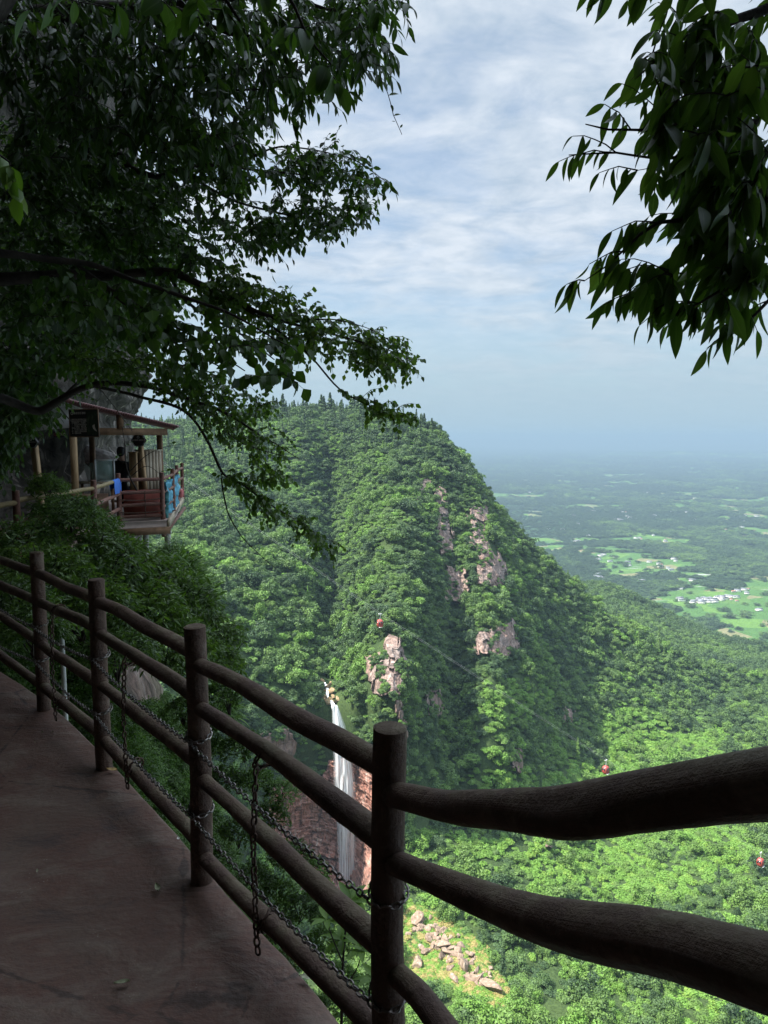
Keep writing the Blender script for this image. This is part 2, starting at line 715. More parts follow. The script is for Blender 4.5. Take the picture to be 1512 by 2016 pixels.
# ------------------------------------------------------------------ lower hills behind the spur, and the plain
HCOL = [
    (1000, (1500, 700), (1300, 800), (1155, 1120)),
    (1120, (1500, 700), (1300, 800), (1165, 1120)),
    (1180, (1500, 700), (1300, 800), (1170, 1110)),
    (1250, (1500, 700), (1320, 820), (1196, 1100)),
    (1350, (1500, 700), (1330, 840), (1238, 1080)),
    (1450, (1500, 700), (1350, 850), (1274, 1060)),
    (1512, (1500, 700), (1360, 850), (1290, 1050)),
    (1700, (1500, 700), (1370, 850), (1325, 1040)),
    (2200, (1500, 700), (1380, 850), (1340, 1040)),
]


def build_hills():
    us = np.array([c[0] for c in HCOL], float)
    pts = Pn(us[:, None], np.array([[k[0] for k in c[1:]] for c in HCOL], float), np.array([[k[1] for k in c[1:]] for c in HCOL], float))
    r = pts[:, -1]
    b = r.copy()
    b[:, 1] = 1520
    b[:, 0] *= 1520 / r[:, 1]
    b[:, 2] = -520
    pts = np.concatenate([pts, b[:, None]], 1)
    nc, nr = 260, 160
    uu = np.linspace(1000, 2200, nc)
    colp = np.stack([pchip(us, pts[:, k], uu) for k in range(4)], 1)
    tt = np.linspace(0, 1, nr)
    g = np.empty((nr, nc, 3))
    for j in range(nc):
        g[:, j] = pchip([0, .3, .6, 1], colp[j], tt)
    g[..., 2] += 16 * fbm(g / 130.0 * np.array([1, 1, .2]), 4, 31)
    return g


H_G = build_hills()
tag(link("hills", mesh_from("hills", H_G.reshape(-1, 3), grid_faces(*H_G.shape[:2]), True), MAT_SOIL), kind='structure')

PLAIN_Z = -475.0


def plain_height(x, y):
    p = np.stack(np.broadcast_arrays(x, y, 0 * x), -1)
    far = np.clip((y - 3000) / 20000, 0, 1)
    return PLAIN_Z + 26 * fbm(p / 700.0, 4, 41) + 60 * far * fbm(p / 5000.0, 3, 43) - (y / 1000.0) ** 2 * 0.05


def field_mask(x, y):
    """1 where the plain is cultivated, 0 where it is wooded; irregular plots"""
    p = np.stack(np.broadcast_arrays(x, y, 0 * x), -1)
    low = fbm(p / 330.0, 3, 51)
    low2 = fbm(p / 90.0, 3, 57)
    zone = np.interp(y, [1500, 2100, 3000, 4500, 9000, 30000], [0.10, 0.13, 0.02, -0.05, -0.09, -0.12])
    return low * 0.75 + low2 * 0.45 + zone


def build_plain():
    nr, nc = 620, 520
    y = 1450 * np.exp(np.linspace(0, math.log(46000 / 1450), nr))
    y[0] = 1000
    s = np.linspace(-0.7, 1.15, nc)
    xx = s[None, :] * y[:, None]
    yy = np.repeat(y[:, None], nc, 1)
    zz = plain_height(xx, yy)
    g = np.stack([xx, yy, zz], -1)
    fm = field_mask(xx, yy)
    # low wooded range far off on the right
    rr = np.exp(-((yy - 17500 - 500 * np.sin(xx / 2600)) / 900) ** 2) * np.clip((xx - 4200) / 2500, 0, 1)
    g[..., 2] += rr * (170 + 120 * fbm(np.stack([xx, yy, 0 * xx], -1) / 1400, 3, 61))
    rr = np.exp(-((yy - 30500) / 1500) ** 2)
    g[..., 2] += rr * (140 + 260 * fbm(np.stack([xx, yy, 0 * xx], -1) / 4200, 3, 63))
    return g, fm


PL_G, PL_F = build_plain()


def m_plain():
    m = MT("plain_land")
    f = m.attr('field')
    v = m.coord('World')
    cell = m.n('ShaderNodeTexVoronoi')
    cell.inputs['Scale'].default_value = 0.0125
    m.l(v, cell.inputs['Vector'])
    cr = m.n('ShaderNodeSeparateColor')
    m.l(cell.outputs['Color'], cr.inputs[0])
    plots = m.ramp(cr.outputs[0], [(0.0, (0.07, 0.15, 0.04)), (0.45, (0.11, 0.21, 0.045)), (0.7, (0.09, 0.17, 0.045)), (0.85, (0.20, 0.19, 0.10)), (1.0, (0.24, 0.21, 0.14))], 'CONSTANT')
    terr = m.noise(m.coord('World', (0.05, 0.16, 0.02)), 1.0, 4)
    plots = m.mix(m.math('MULTIPLY', m.rng(terr, 0.45, 0.7), 0.5), plots, (0.06, 0.12, 0.035))
    wood = m.ramp(m.noise(v, 0.045, 6, 0.7), [(0.32, (0.012, 0.030, 0.018)), (0.5, (0.034, 0.070, 0.034)), (0.68, (0.07, 0.12, 0.05))])  # wood colour darkened to stand in for canopy shadows that have no geometry
    c = m.mix(m.rng(f, 0.10, 0.15), wood, plots)
    # far towns: pale specks
    sp = m.noise(m.coord('World', (0.006, 0.02, 0.0)), 1.0, 2, 0.5)
    twn = m.noise(m.coord('World', (0.00022, 0.0006, 0.0)), 1.0, 2, 0.5)
    k = m.math('MULTIPLY', m.rng(sp, 0.62, 0.68), m.rng(twn, 0.54, 0.62))
    c = m.mix(m.math('MULTIPLY', k, 0.8), c, (0.5, 0.5, 0.5))
    h = m.noise(v, 0.05, 5, 0.7)
    return m.done(m.pbsdf(c, 0.95, m.bump(h, 1.0, 14.0), 0.05))


me = mesh_from("plain", PL_G.reshape(-1, 3), grid_faces(*PL_G.shape[:2]), True)
attr(me, 'field', PL_F.ravel())
tag(link("plain", me, m_plain()), kind='structure')
# pale river on the plain
mb = MB()
rv = [(1165, 881.5, 0), (1190, 882.5, 0), (1215, 885, 0), (1240, 888, 0), (1262, 887, 0)]
pts = []
for u, v, _ in rv:
    d = ray(u, v)
    t = (PLAIN_Z - 5 - CAM_Z) / d.z
    pts.append(Vector((0, 0, CAM_Z)) + d * t)
ctr = np.array([tuple(p) for p in pts])
ctr = pchip(np.arange(len(ctr)), ctr, np.linspace(0, len(ctr) - 1, 60))
ctr[:, 2] = plain_height(ctr[:, 0], ctr[:, 1]) + 25
wd = np.interp(np.linspace(0, 1, 60), [0, .3, .7, 1], [200, 520, 420, 120])
v2 = np.concatenate([ctr + np.array([0, 1, 0]) * wd[:, None], ctr - np.array([0, 1, 0]) * wd[:, None]])
mw = MT("river_water")
MAT_RIVER = mw.done(mw.pbsdf((0.45, 0.47, 0.46), 0.25, None, 0.5))
idx = np.arange(59)
tag(link("river", mesh_from("river", v2, np.stack([idx, idx + 1, idx + 61, idx + 60], -1)), MAT_RIVER), kind='structure')


# ------------------------------------------------------------------ tree models for the woods
def quads_mesh(name, cen, nrm, size, lv, mat, aspect=1.0, bend=0.25):
    """cloud of leaf-clump quads (each two triangles folded on a diagonal)"""
    n = len(cen)
    nrm = nrm / (np.linalg.norm(nrm, axis=1, keepdims=True) + 1e-9)
    r = rng.normal(size=(n, 3))
    a = np.cross(nrm, r)
    a /= np.linalg.norm(a, axis=1, keepdims=True) + 1e-9
    b = np.cross(nrm, a)
    s = size[:, None]
    a = a * s
    b = b * s * aspect
    d = nrm * s * bend
    v = np.stack([cen - a * 0.55, cen - b * 0.5 + d, cen + a * 0.55, cen + b * 0.5 + d * rng.uniform(-1, 1, (n, 1))], 1).reshape(-1, 3)
    f = np.arange(4 * n).reshape(n, 4)
    tri = np.concatenate([f[:, [0, 1, 2]], f[:, [0, 2, 3]]])
    me = mesh_from(name, v, tri)
    attr(me, 'lv', np.repeat(lv, 4))
    me.materials.append(mat)
    return me


def broadleaf_model(name, seed, nl=9, nq=900, mat=None, h=1.0, flat=1.0, qs=0.085):
    g = np.random.default_rng(seed)
    lob = g.normal(size=(nl, 3)) * np.array([0.22, 0.22, 0.13 * flat])
    lob[:, 2] += 0.56
    lob[0] = (0, 0, 0.66)
    rad = g.uniform(0.17, 0.30, nl)
    k = g.integers(0, nl, nq)
    d = g.normal(size=(nq, 3))
    d /= np.linalg.norm(d, axis=1, keepdims=True)
    d[:, 2] = np.where(d[:, 2] < -0.25, -d[:, 2], d[:, 2])
    rr = rad[k] * g.uniform(0.55, 1.08, nq) ** 0.6
    c = lob[k] + d * rr[:, None] * np.array([1, 1, 0.85])
    nn = d + g.normal(size=(nq, 3)) * 0.55 + np.array([0, 0, 0.25])
    lv = np.clip(0.5 + (g.random(nl)[k] - 0.5) * 0.7 + g.normal(size=nq) * 0.16, 0, 1)
    return quads_mesh(name, c, nn, g.uniform(0.6, 1.3, nq) * qs, lv, mat)


def conifer_model(name, seed, nq=700, mat=None):
    g = np.random.default_rng(seed)
    z = g.random(nq) ** 0.75
    R0 = (1 - z) * 0.20 * (0.75 + 0.35 * np.sin(z * 34 + g.uniform(0, 6))) + 0.012
    th = g.uniform(0, 2 * np.pi, nq)
    r = R0 * g.uniform(0.45, 1.08, nq)
    c = np.stack([np.cos(th) * r, np.sin(th) * r, 0.12 + 0.88 * z - r * 0.45], -1)
    nn = np.stack([np.cos(th) * 0.7, np.sin(th) * 0.7, 0.8 + 0 * th], -1) + g.normal(size=(nq, 3)) * 0.35
    lv = np.clip(0.5 + g.normal(size=nq) * 0.2, 0, 1)
    return quads_mesh(name, c, nn, g.uniform(0.6, 1.2, nq) * 0.055, lv, mat)


def instancer(name, models, pos, scl, rz, kind, tint, lean=None):
    """one stuff object: a point mesh whose geometry nodes put a model on every point"""
    me = bpy.data.meshes.new(name)
    n = len(pos)
    me.vertices.add(n)
    me.vertices.foreach_set("co", np.asarray(pos, np.float32).ravel())
    attr(me, 'scl', scl, 'POINT', 'FLOAT_VECTOR')
    rot = np.zeros((n, 3))
    rot[:, 2] = rz
    if lean is not None:
        rot[:, :2] = lean
    attr(me, 'rot', rot, 'POINT', 'FLOAT_VECTOR')
    attr(me, 'kd', kind, 'POINT', 'INT')
    attr(me, 'tint', tint)
    o = bpy.data.objects.new(name, me)
    COL.objects.link(o)
    ng = bpy.data.node_groups.new(name + "_nodes", 'GeometryNodeTree')
    ng.interface.new_socket("Geometry", in_out='INPUT', socket_type='NodeSocketGeometry')
    ng.interface.new_socket("Geometry", in_out='OUTPUT', socket_type='NodeSocketGeometry')
    N, L = ng.nodes.new, ng.links.new
    gi, go = N('NodeGroupInput'), N('NodeGroupOutput')
    iop = N('GeometryNodeInstanceOnPoints')
    L(gi.outputs[0], iop.inputs['Points'])
    join = N('GeometryNodeJoinGeometry')
    for mdl in reversed(models):
        oi = N('GeometryNodeObjectInfo')
        oi.inputs['Object'].default_value = mdl
        oi.inputs['As Instance'].default_value = True
        L(oi.outputs['Geometry'], join.inputs[0])
    L(join.outputs[0], iop.inputs['Instance'])
    iop.inputs['Pick Instance'].default_value = True

    def named(nm, t):
        a = N('GeometryNodeInputNamedAttribute')
        a.data_type = t
        a.inputs['Name'].default_value = nm
        return a.outputs['Attribute']
    L(named('kd', 'INT'), iop.inputs['Instance Index'])
    e2r = N('FunctionNodeEulerToRotation')
    L(named('rot', 'FLOAT_VECTOR'), e2r.inputs[0])
    L(e2r.outputs[0], iop.inputs['Rotation'])
    L(named('scl', 'FLOAT_VECTOR'), iop.inputs['Scale'])
    L(iop.outputs[0], go.inputs[0])
    md = o.modifiers.new("scatter", 'NODES')
    md.node_group = ng
    o["kind"] = 'stuff'
    return o


def model_obj(me):
    return bpy.data.objects.new(me.name, me)      # only referenced by the scatter, never linked


BROAD = [model_obj(broadleaf_model(f"broadleaf_crown", 100 + i, 9 + i, 1500, MAT_FOREST, qs=0.064)) for i in range(5)]
VINE = [model_obj(broadleaf_model(f"vine_clump", 200 + i, 6, 600, MAT_FOREST, flat=0.5, qs=0.10)) for i in range(3)]
CONI = [model_obj(conifer_model(f"conifer_crown", 300 + i, 650, MAT_FOREST)) for i in range(3)]

# outcrops of bare rock on the mountain (photograph outlines): forest keeps off them
OUTCROPS = [
    ([(822, 948), (842, 950), (840, 982), (826, 980)], 'a'),
    ([(854, 962), (880, 966), (886, 1010), (890, 1088), (866, 1092), (858, 1030)], 'a'),
    ([(924, 998), (954, 1000), (962, 1066), (974, 1082), (996, 1110), (996, 1154), (942, 1152), (944, 1090), (930, 1062)], 'a'),
    ([(884, 1116), (912, 1122), (920, 1160), (906, 1190), (878, 1176)], 'a'),
    ([(940, 1252), (980, 1232), (1008, 1222), (1024, 1278), (990, 1296), (944, 1284)], 'a'),
    ([(764, 1246), (786, 1252), (792, 1290), (800, 1300), (794, 1356), (776, 1372), (730, 1356), (722, 1296), (752, 1282)], 'b'),
    ([(778, 1378), (792, 1380), (794, 1420), (780, 1416)], 'a'),
    ([(786, 1418), (800, 1420), (800, 1470), (788, 1462)], 'b'),
    ([(842, 1366), (868, 1362), (872, 1402), (846, 1408)], 'b'),
    ([(1010, 1478), (1026, 1480), (1024, 1520), (1008, 1510)], 'a'),
    ([(1110, 1392), (1128, 1404), (1126, 1428), (1108, 1420)], 'a'),
    ([(1076, 1640), (1092, 1642), (1088, 1674), (1074, 1668)], 'b'),
    ([(504, 1452), (560, 1438), (576, 1446), (574, 1482), (540, 1500), (528, 1480)], 'a'),
]
WFALL = [(545, 1570), (580, 1540), (640, 1545), (645, 1400), (684, 1396), (705, 1450), (712, 1500), (745, 1520), (768, 1560), (762, 1690), (715, 1800), (650, 1800), (590, 1730), (550, 1660)]
STREAM = [(624, 1336), (655, 1330), (690, 1395), (690, 1430), (640, 1430), (630, 1380)]
TALUS = [(790, 1770), (870, 1800), (940, 1850), (1000, 1945), (1000, 1985), (950, 1985), (880, 1950), (790, 1925)]


def scatter_on(g, n, dens_fn, seed):
    """random points on a grid surface, by world area, kept with probability dens_fn(points, u, v, slope)"""
    gg = np.random.default_rng(seed)
    a = g[:-1, :-1]
    e1, e2 = g[1:, :-1] - a, g[:-1, 1:] - a
    cr = np.cross(e2, e1)
    area = np.linalg.norm(cr, axis=-1)
    uu, vv, dd = project(a)
    vis = (dd > 40) & (uu > -120) & (uu < 1640) & (vv < 2150)
    w = (area * vis).ravel()
    cum = np.cumsum(w)
    tot = cum[-1]
    k = np.searchsorted(cum, gg.random(n) * tot)
    i, j = np.unravel_index(k, area.shape)
    r1, r2 = gg.random((n, 1)), gg.random((n, 1))
    p = a[i, j] + e1[i, j] * r1 + e2[i, j] * r2
    nz = (cr[i, j] / (area[i, j][:, None] + 1e-9))
    nz *= np.sign(nz[:, 2:3] + 1e-9)
    u, v, d = project(p)
    keep = gg.random(n) < dens_fn(p, u, v, nz[:, 2], d)
    return p[keep], u[keep], v[keep], nz[keep], d[keep], tot


def visible_mask(p):
    """drop points well behind the mountain's own ridges"""
    o = Vector((0, 0, CAM_Z))
    keep = np.ones(len(p), bool)
    for i, q in enumerate(p):
        t = Vector(q) + Vector((0, 0, 9.0))
        d = t - o
        L = d.length
        h = mt_bvh.ray_cast(o + d * (60 / L), d, L)
        if h[0] is not None and h[3] < L - 60 - 55:
            keep[i] = False
    return keep


bare = np.zeros
def on_rock(u, v, grow=0):
    m = np.zeros(len(u), bool)
    for poly, _ in OUTCROPS:
        m |= in_poly(u, v, poly)
    m |= in_poly(u, v, WFALL) | in_poly(u, v, STREAM) | in_poly(u, v, TALUS)
    return m


MEADOWS = [[(1170, 1500), (1180, 1420), (1215, 1385), (1290, 1395), (1330, 1440), (1440, 1430), (1450, 1470), (1300, 1500), (1200, 1545), (1100, 1560), (960, 1560), (900, 1545), (950, 1495), (1060, 1540)],
           [(940, 1330), (1010, 1325), (1075, 1360), (1050, 1420), (960, 1420), (920, 1380)],
           [(640, 1080), (720, 960), (745, 930), (800, 1000), (790, 1080), (700, 1100)],
           [(1000, 1660), (1512, 1600), (1512, 1760), (1300, 1780), (1150, 1790), (1050, 1740)],
           [(860, 1640), (1000, 1650), (1000, 1730), (900, 1700)],
           [(1280, 1900), (1512, 1930), (1512, 2016), (1330, 2016)]]


def meadow(u, v):
    m = np.zeros(len(u))
    for poly, k in zip(MEADOWS, (1.0, 0.85, 0.5, 0.8, 0.7, 0.9)):
        m = np.maximum(m, in_poly(u, v, poly).astype(float) * k)
    return m


def pt(p):
    return p * np.array([1, 1, 0.6])


def forest_on_mountain():
    p, u, v, nz, d, tot = scatter_on(M_G, 150000, lambda p, u, v, s, d: np.where((u < -60) | (u > 1600), 0.35, 1.0) * np.where(on_rock(u, v), 0.0, 1.0), 11)
    n1 = fbm(pt(p) / 60.0, 3, 71)
    n2 = fbm(pt(p) / 16.0, 2, 72)
    md = meadow(u + 60 * fbm(pt(p) / 25.0, 3, 75), v + 40 * fbm(pt(p) / 25.0, 3, 76))
    vis = visible_mask(p)
    gg = np.random.default_rng(12)
    # trees: fewer in the meadows
    is_tree = gg.random(len(p)) < np.where(md > 0.6, 0.11, 0.30 - 0.15 * md)
    ok = vis & is_tree
    size = (4.6 + 8.0 * gg.random(len(p)) ** 2.2 + 2.5 * n1) * np.interp(nz[:, 2], [0.1, 0.5, 1], [0.72, 0.95, 1.0])
    size *= np.where(md > 0.5, 0.75, 1.0) * np.interp(d, [180, 420], [0.76, 1.0])
    tint = 0.30 + 0.22 * n1 + 0.45 * n2 * 0.6 + gg.normal(size=len(p)) * 0.15 + 0.22 * md + np.interp(v, [850, 1300, 1700], [-0.06, 0.0, 0.10])
    tint = np.clip(tint, 0.02, 0.78)
    sc = np.stack([size * gg.uniform(0.9, 1.25, len(p)), size * gg.uniform(0.9, 1.25, len(p)), size * gg.uniform(0.9, 1.3, len(p))], -1)
    base = p - np.array([0, 0, 1.0]) * size[:, None] * 0.28
    # conifers near the crest
    crest = (v < np.interp(u, [300, 780, 830, 850, 1010], [940, 895, 880, 800, 800])) & (v < 960)
    con = (crest & (gg.random(len(p)) < 0.55)) | (gg.random(len(p)) < 0.05)
    a = ok & ~con
    instancer("forest", BROAD, base[a], sc[a], gg.uniform(0, 6.28, a.sum()), gg.integers(0, 5, a.sum()), tint[a])
    c = ok & con
    sc2 = np.stack([size * 1.25, size * 1.25, size * gg.uniform(1.2, 1.7, len(p))], -1)
    instancer("conifer_wood", CONI, p[c] - np.array([0, 0, 0.8]), sc2[c], gg.uniform(0, 6.28, c.sum()), gg.integers(0, 3, c.sum()), np.clip(tint[c] - 0.08, 0.02, 1))
    # vines and scrub between the trees
    s = vis & ~is_tree
    sz = (2.4 + 2.0 * gg.random(len(p))) * np.interp(d, [150, 400, 800], [0.72, 1.0, 1.6])
    t2 = np.clip(tint + np.where(md > 0.1, 0.20 * md, 0.03) + gg.normal(size=len(p)) * 0.05, 0.02, 0.79)
    sc3 = np.stack([sz * 1.7, sz * 1.7, sz * 1.25], -1)
    instancer("undergrowth", VINE, p[s] - np.array([0, 0, 0.55]) * sz[s][:, None], sc3[s], gg.uniform(0, 6.28, s.sum()), gg.integers(0, 3, s.sum()), t2[s])
    # dry yellow grass and scrub among the boulders of the rock slide
    uu, vv = gg.uniform(785, 1005, 2600), gg.uniform(1765, 1990, 2600)
    kk = in_poly(uu, vv, TALUS)
    q = []
    for a_, b_ in zip(uu[kk], vv[kk]):
        h, _ = hit_mountain(a_, b_)
        if h is not None:
            q.append(tuple(h))
    q = np.array(q)
    sz = gg.uniform(0.8, 2.6, len(q))
    tn = np.clip(gg.choice([1.08, 1.0, 0.8, 0.5], len(q)) + gg.normal(size=len(q)) * 0.05, 0, 1.15)
    instancer("dry_scrub", VINE, q - np.array([0, 0, 0.5]) * sz[:, None], np.stack([sz * 1.5, sz * 1.5, sz], -1), gg.uniform(0, 6.28, len(q)), gg.integers(0, 3, len(q)), tn)
    print("mountain plants", a.sum(), c.sum(), s.sum(), "area", tot)


forest_on_mountain()


def forest_far():
    p, u, v, nz, d, tot = scatter_on(H_G, 9000, lambda p, u, v, s, d: np.where((u > 1080) & (u < 1560), 1.0, 0.15), 13)
    gg = np.random.default_rng(14)
    n1 = fbm(pt(p) / 90.0, 3, 81)
    size = 11 + 6 * gg.random(len(p))
    tint = np.clip(0.22 + 0.22 * n1 + gg.normal(size=len(p)) * 0.08, 0.02, 0.8)
    sc = np.stack([size * 1.1, size * 1.1, size * 1.1], -1)
    instancer("hill_forest", BROAD, p - np.array([0, 0, 3.0]), sc, gg.uniform(0, 6.28, len(p)), gg.integers(0, 5, len(p)), tint)
    # woods on the plain (nearer half; the rest is below a pixel)
    n = 70000
    yy = 1400 * np.exp(gg.random(n) ** 0.9 * math.log(26000 / 1400))
    xx = yy * gg.uniform(0.03, 0.62, n)
    fm = field_mask(xx, yy)
    k = (fm < 0.10) & (gg.random(n) < 0.95) | (gg.random(n) < 0.02)
    xx, yy = xx[k], yy[k]
    q = np.stack([xx, yy, 0 * xx], -1)
    zz = plain_height(xx, yy)
    n1 = fbm(q / 260.0, 3, 83)
    size = (10 + 8 * gg.random(len(xx))) * np.interp(yy, [1400, 4000, 7000, 26000], [0.75, 1.25, 1.9, 6.0])
    n2 = 0.6 * fbm(q / np.array([80.0, 170.0, 1.0]), 3, 85) + 0.7 * fbm(q / np.array([420.0, 1100.0, 1.0]), 3, 86)
    tint = np.clip(0.05 + 0.25 * n1 + 0.6 * n2 + gg.normal(size=len(xx)) * 0.10, 0.0, 0.8)
    size *= np.clip(1 + 0.9 * n2, 0.5, 1.7)
    sc = np.stack([size * 1.7, size * 1.7, size * 0.95], -1)
    instancer("plain_woodland", BROAD, np.stack([xx, yy, zz - 2.5], -1), sc, gg.uniform(0, 6.28, len(xx)), gg.integers(0, 5, len(xx)), tint)


forest_far()

# ------------------------------------------------------------------ haze: the air over the whole scene
HAZE_D = 1.35e-4
mb = MB()
x0, x1, y0, y1, z0, z1 = -40000, 60000, -600, 50000, -900, 130
mb.box(((x0 + x1) / 2, (y0 + y1) / 2, (z0 + z1) / 2), (x1 - x0, y1 - y0, z1 - z0))
hm = MT("haze_air")
pv = hm.n('ShaderNodeVolumePrincipled')
pv.inputs['Color'].default_value = (0.245, 0.345, 0.435, 1)
pv.inputs['Density'].default_value = HAZE_D
pv.inputs['Anisotropy'].default_value = 0.0
hm.l(pv.outputs[0], hm.out.inputs['Volume'])
tag(mb.build("haze", hm.m), kind='stuff')
# ================================================================== rock, water and small things across the valley
def cell_noise(a, b, seed):
    return _h(np.floor(a).astype(np.int64), np.floor(b).astype(np.int64), np.zeros_like(a, dtype=np.int64), seed)


def bbox(poly):
    q = np.array(poly, float)
    return q[:, 0].min(), q[:, 0].max(), q[:, 1].min(), q[:, 1].max()


def poly_dist(u, v, poly):
    """signed distance in pixels, positive inside"""
    d = np.full(u.shape, 1e9)
    for i in range(len(poly)):
        a, b = np.array(poly[i], float), np.array(poly[(i + 1) % len(poly)], float)
        ab = b - a
        t = np.clip(((u - a[0]) * ab[0] + (v - a[1]) * ab[1]) / (ab @ ab), 0, 1)
        d = np.minimum(d, np.hypot(u - a[0] - t * ab[0], v - a[1] - t * ab[1]))
    return np.where(in_poly(u, v, poly), d, -d)


SCRUB = []


def outcrop(poly, mat, step, proud, seed, strata=False, order=2, margin=12, ragged=12):
    u0, u1, v0, v1 = bbox(poly)
    us = np.arange(u0 - margin, u1 + margin, step)
    vs = np.arange(v0 - margin, v1 + margin, step)
    U, V = np.meshgrid(us, vs)
    # distance of the slope there, smoothed to a rock face
    cu, cv = np.meshgrid(np.linspace(u0, u1, 9), np.linspace(v0, v1, 9))
    A, B = [], []

    def basis(a, b):
        x, y = (a - (u0 + u1) / 2) / 60, (b - (v0 + v1) / 2) / 60
        t = [np.ones_like(x), x, y]
        if order >= 2:
            t += [x * x, x * y, y * y]
        if order >= 3:
            t += [x ** 3, y ** 3, x * x * y, x * y * y]
        return np.stack(t, -1)
    for a, b in zip(cu.ravel(), cv.ravel()):
        h, _ = hit_mountain(a, b)
        if h is not None:
            A.append(basis(np.array(a), np.array(b)))
            B.append(h.y)
    A, B = np.array(A), np.array(B)
    med = np.median(B)
    ok = abs(B - med) < 70
    co = np.linalg.lstsq(A[ok], B[ok], rcond=None)[0]
    Y = basis(U, V) @ co
    pw = Pn(U, V, Y)
    # jointed blocks
    h = pw[..., 0] + 0.35 * pw[..., 2] * (0.25 if strata else 0.05)
    w1 = fbm(pw / 9.0, 3, seed)
    a = h / 7.0 + w1 * 0.6
    b = pw[..., 2] / (3.2 if strata else 9.0) + (0.10 * pw[..., 0] if strata else 0) + w1 * 0.7
    d = cell_noise(a, b, seed) * (3.0 if strata else 4.6)
    d += cell_noise(h / 2.6 + w1, pw[..., 2] / (1.1 if strata else 4.2) + w1 * 0.8 + (0.22 * pw[..., 0] if strata else 0), seed + 1) * (1.5 if strata else 2.2)
    d += fbm(pw / 4.0, 4, seed + 2) * 1.3
    sd = poly_dist(U, V, poly) + 1.0 + ragged * 0.9 * (cell_noise(a, b, seed + 6) - 0.45) + ragged * 0.5 * (cell_noise(h / 2.6 + w1, pw[..., 2] / 4.2 + w1 * 0.8, seed + 7) - 0.5) + 3 * fbm(pw / 3.0, 3, seed + 4)
    d = proud + d - np.clip(1.5 - sd, 0, 40) * 2.0
    pw2 = Pn(U, V, Y - d)
    ok = (sd > 1) & (fbm(pw / 5.0, 3, seed + 11) > 0.16) & (np.random.default_rng(seed).random(U.shape) < 0.10)
    if not strata:
        SCRUB.append(pw2[ok & (np.random.default_rng(seed + 1).random(U.shape) < 0.6)])
    f = grid_faces(*U.shape)
    keep = (sd > -4).ravel()[f].any(1)
    return link("rock_outcrop", mesh_from("rock_outcrop", pw2.reshape(-1, 3), f[keep]), mat)


RL = ["small pale rock patch highest on the mountain spur", "narrow grey pink rock band in mid spur among trees",
      "tallest pink rock face near the right edge of the spur, widening downwards", "blocky pale rock face left of the foot of the tallest one",
      "grey rock band with a white streak above the green scrub slope", "big pale cliff face with dark vertical stain above the waterfall",
      "small pale rock rib just under the big pale cliff face", "narrow rock rib right behind the nearest fence post top",
      "dark brown rock hollow in the shaded gully", "small rock scar low on the spur by the meadow",
      "small brown rock scar where the cable meets the trees", "tiny brown rock scar in the bright valley woods below the top rail",
      "pale grey cliff face left of the waterfall"]
for i, (poly, k) in enumerate(OUTCROPS):
    o = outcrop(poly, MAT_CLIFF, 0.9, 2.0 if k == 'a' else 3.0, 500 + i * 7)
    tag(o, RL[i], "rock face", "bare rock faces on the mountain")
wf = outcrop([(535, 1560), (572, 1528), (630, 1535), (648, 1500), (700, 1488), (742, 1508), (768, 1560), (764, 1690), (735, 1760), (690, 1800), (600, 1770), (555, 1700), (530, 1620)], MAT_REDCLIFF, 0.9, 4.0, 900, True, 3, 14, 14)
wf.name = "red_cliff"
tag(wf, "red layered sandstone cliff behind the waterfall", "cliff")

# bushes rooted in the ledges
_q = np.vstack(SCRUB)
_g = np.random.default_rng(3)
_s = _g.uniform(1.2, 3.4, len(_q))
instancer("cliff_scrub", VINE, _q - np.array([0, 0, 0.5]) * _s[:, None], np.stack([_s * 1.2, _s * 1.2, _s * 1.2], -1), _g.uniform(0, 6.28, len(_q)), _g.integers(0, 3, len(_q)), np.clip(0.36 + 0.14 * _g.normal(size=len(_q)), 0.05, 0.8))
print("cliff scrub", len(_q))

# ---- waterfall
def m_water():
    m = MT("falling_water")
    s, t = m.attr('across'), m.attr('down')
    cx = m.n('ShaderNodeCombineXYZ')
    m.l(m.math('MULTIPLY', s, 17.0), cx.inputs[0])
    m.l(m.math('MULTIPLY', t, 3.6), cx.inputs[1])
    n = m.noise(cx.outputs[0], 1.0, 5, 0.6, 0.25)
    cx2 = m.n('ShaderNodeCombineXYZ')
    m.l(m.math('MULTIPLY', s, 30.0), cx2.inputs[0])
    m.l(m.math('MULTIPLY', t, 14.0), cx2.inputs[1])
    n2 = m.noise(cx2.outputs[0], 1.0, 4, 0.6)
    edge = m.math('MULTIPLY', m.math('MULTIPLY', s, m.math('SUBTRACT', 1.0, s)), 4.0)
    a = m.math('ADD', m.math('MULTIPLY', n, 1.3), m.math('MULTIPLY', n2, 0.5))
    a = m.math('MULTIPLY', m.rng(a, 0.62, 1.0), m.rng(edge, 0.0, 0.7))
    thin = m.rng(t, 0.15, 1.0, 1.0, 0.55)
    a = m.math('MULTIPLY', a, thin, True)
    b = m.n('ShaderNodeBsdfDiffuse')
    b.inputs[0].default_value = (0.88, 0.90, 0.92, 1)
    tr = m.n('ShaderNodeBsdfTranslucent')
    tr.inputs[0].default_value = (0.75, 0.8, 0.85, 1)
    ad = m.n('ShaderNodeMixShader')
    ad.inputs[0].default_value = 0.4
    m.l(b.outputs[0], ad.inputs[1])
    m.l(tr.outputs[0], ad.inputs[2])
    tp = m.n('ShaderNodeBsdfTransparent')
    mx = m.n('ShaderNodeMixShader')
    m.l(a, mx.inputs[0])
    m.l(tp.outputs[0], mx.inputs[1])
    m.l(ad.outputs[0], mx.inputs[2])
    return m.done(mx.outputs[0])


MAT_FALL = m_water()


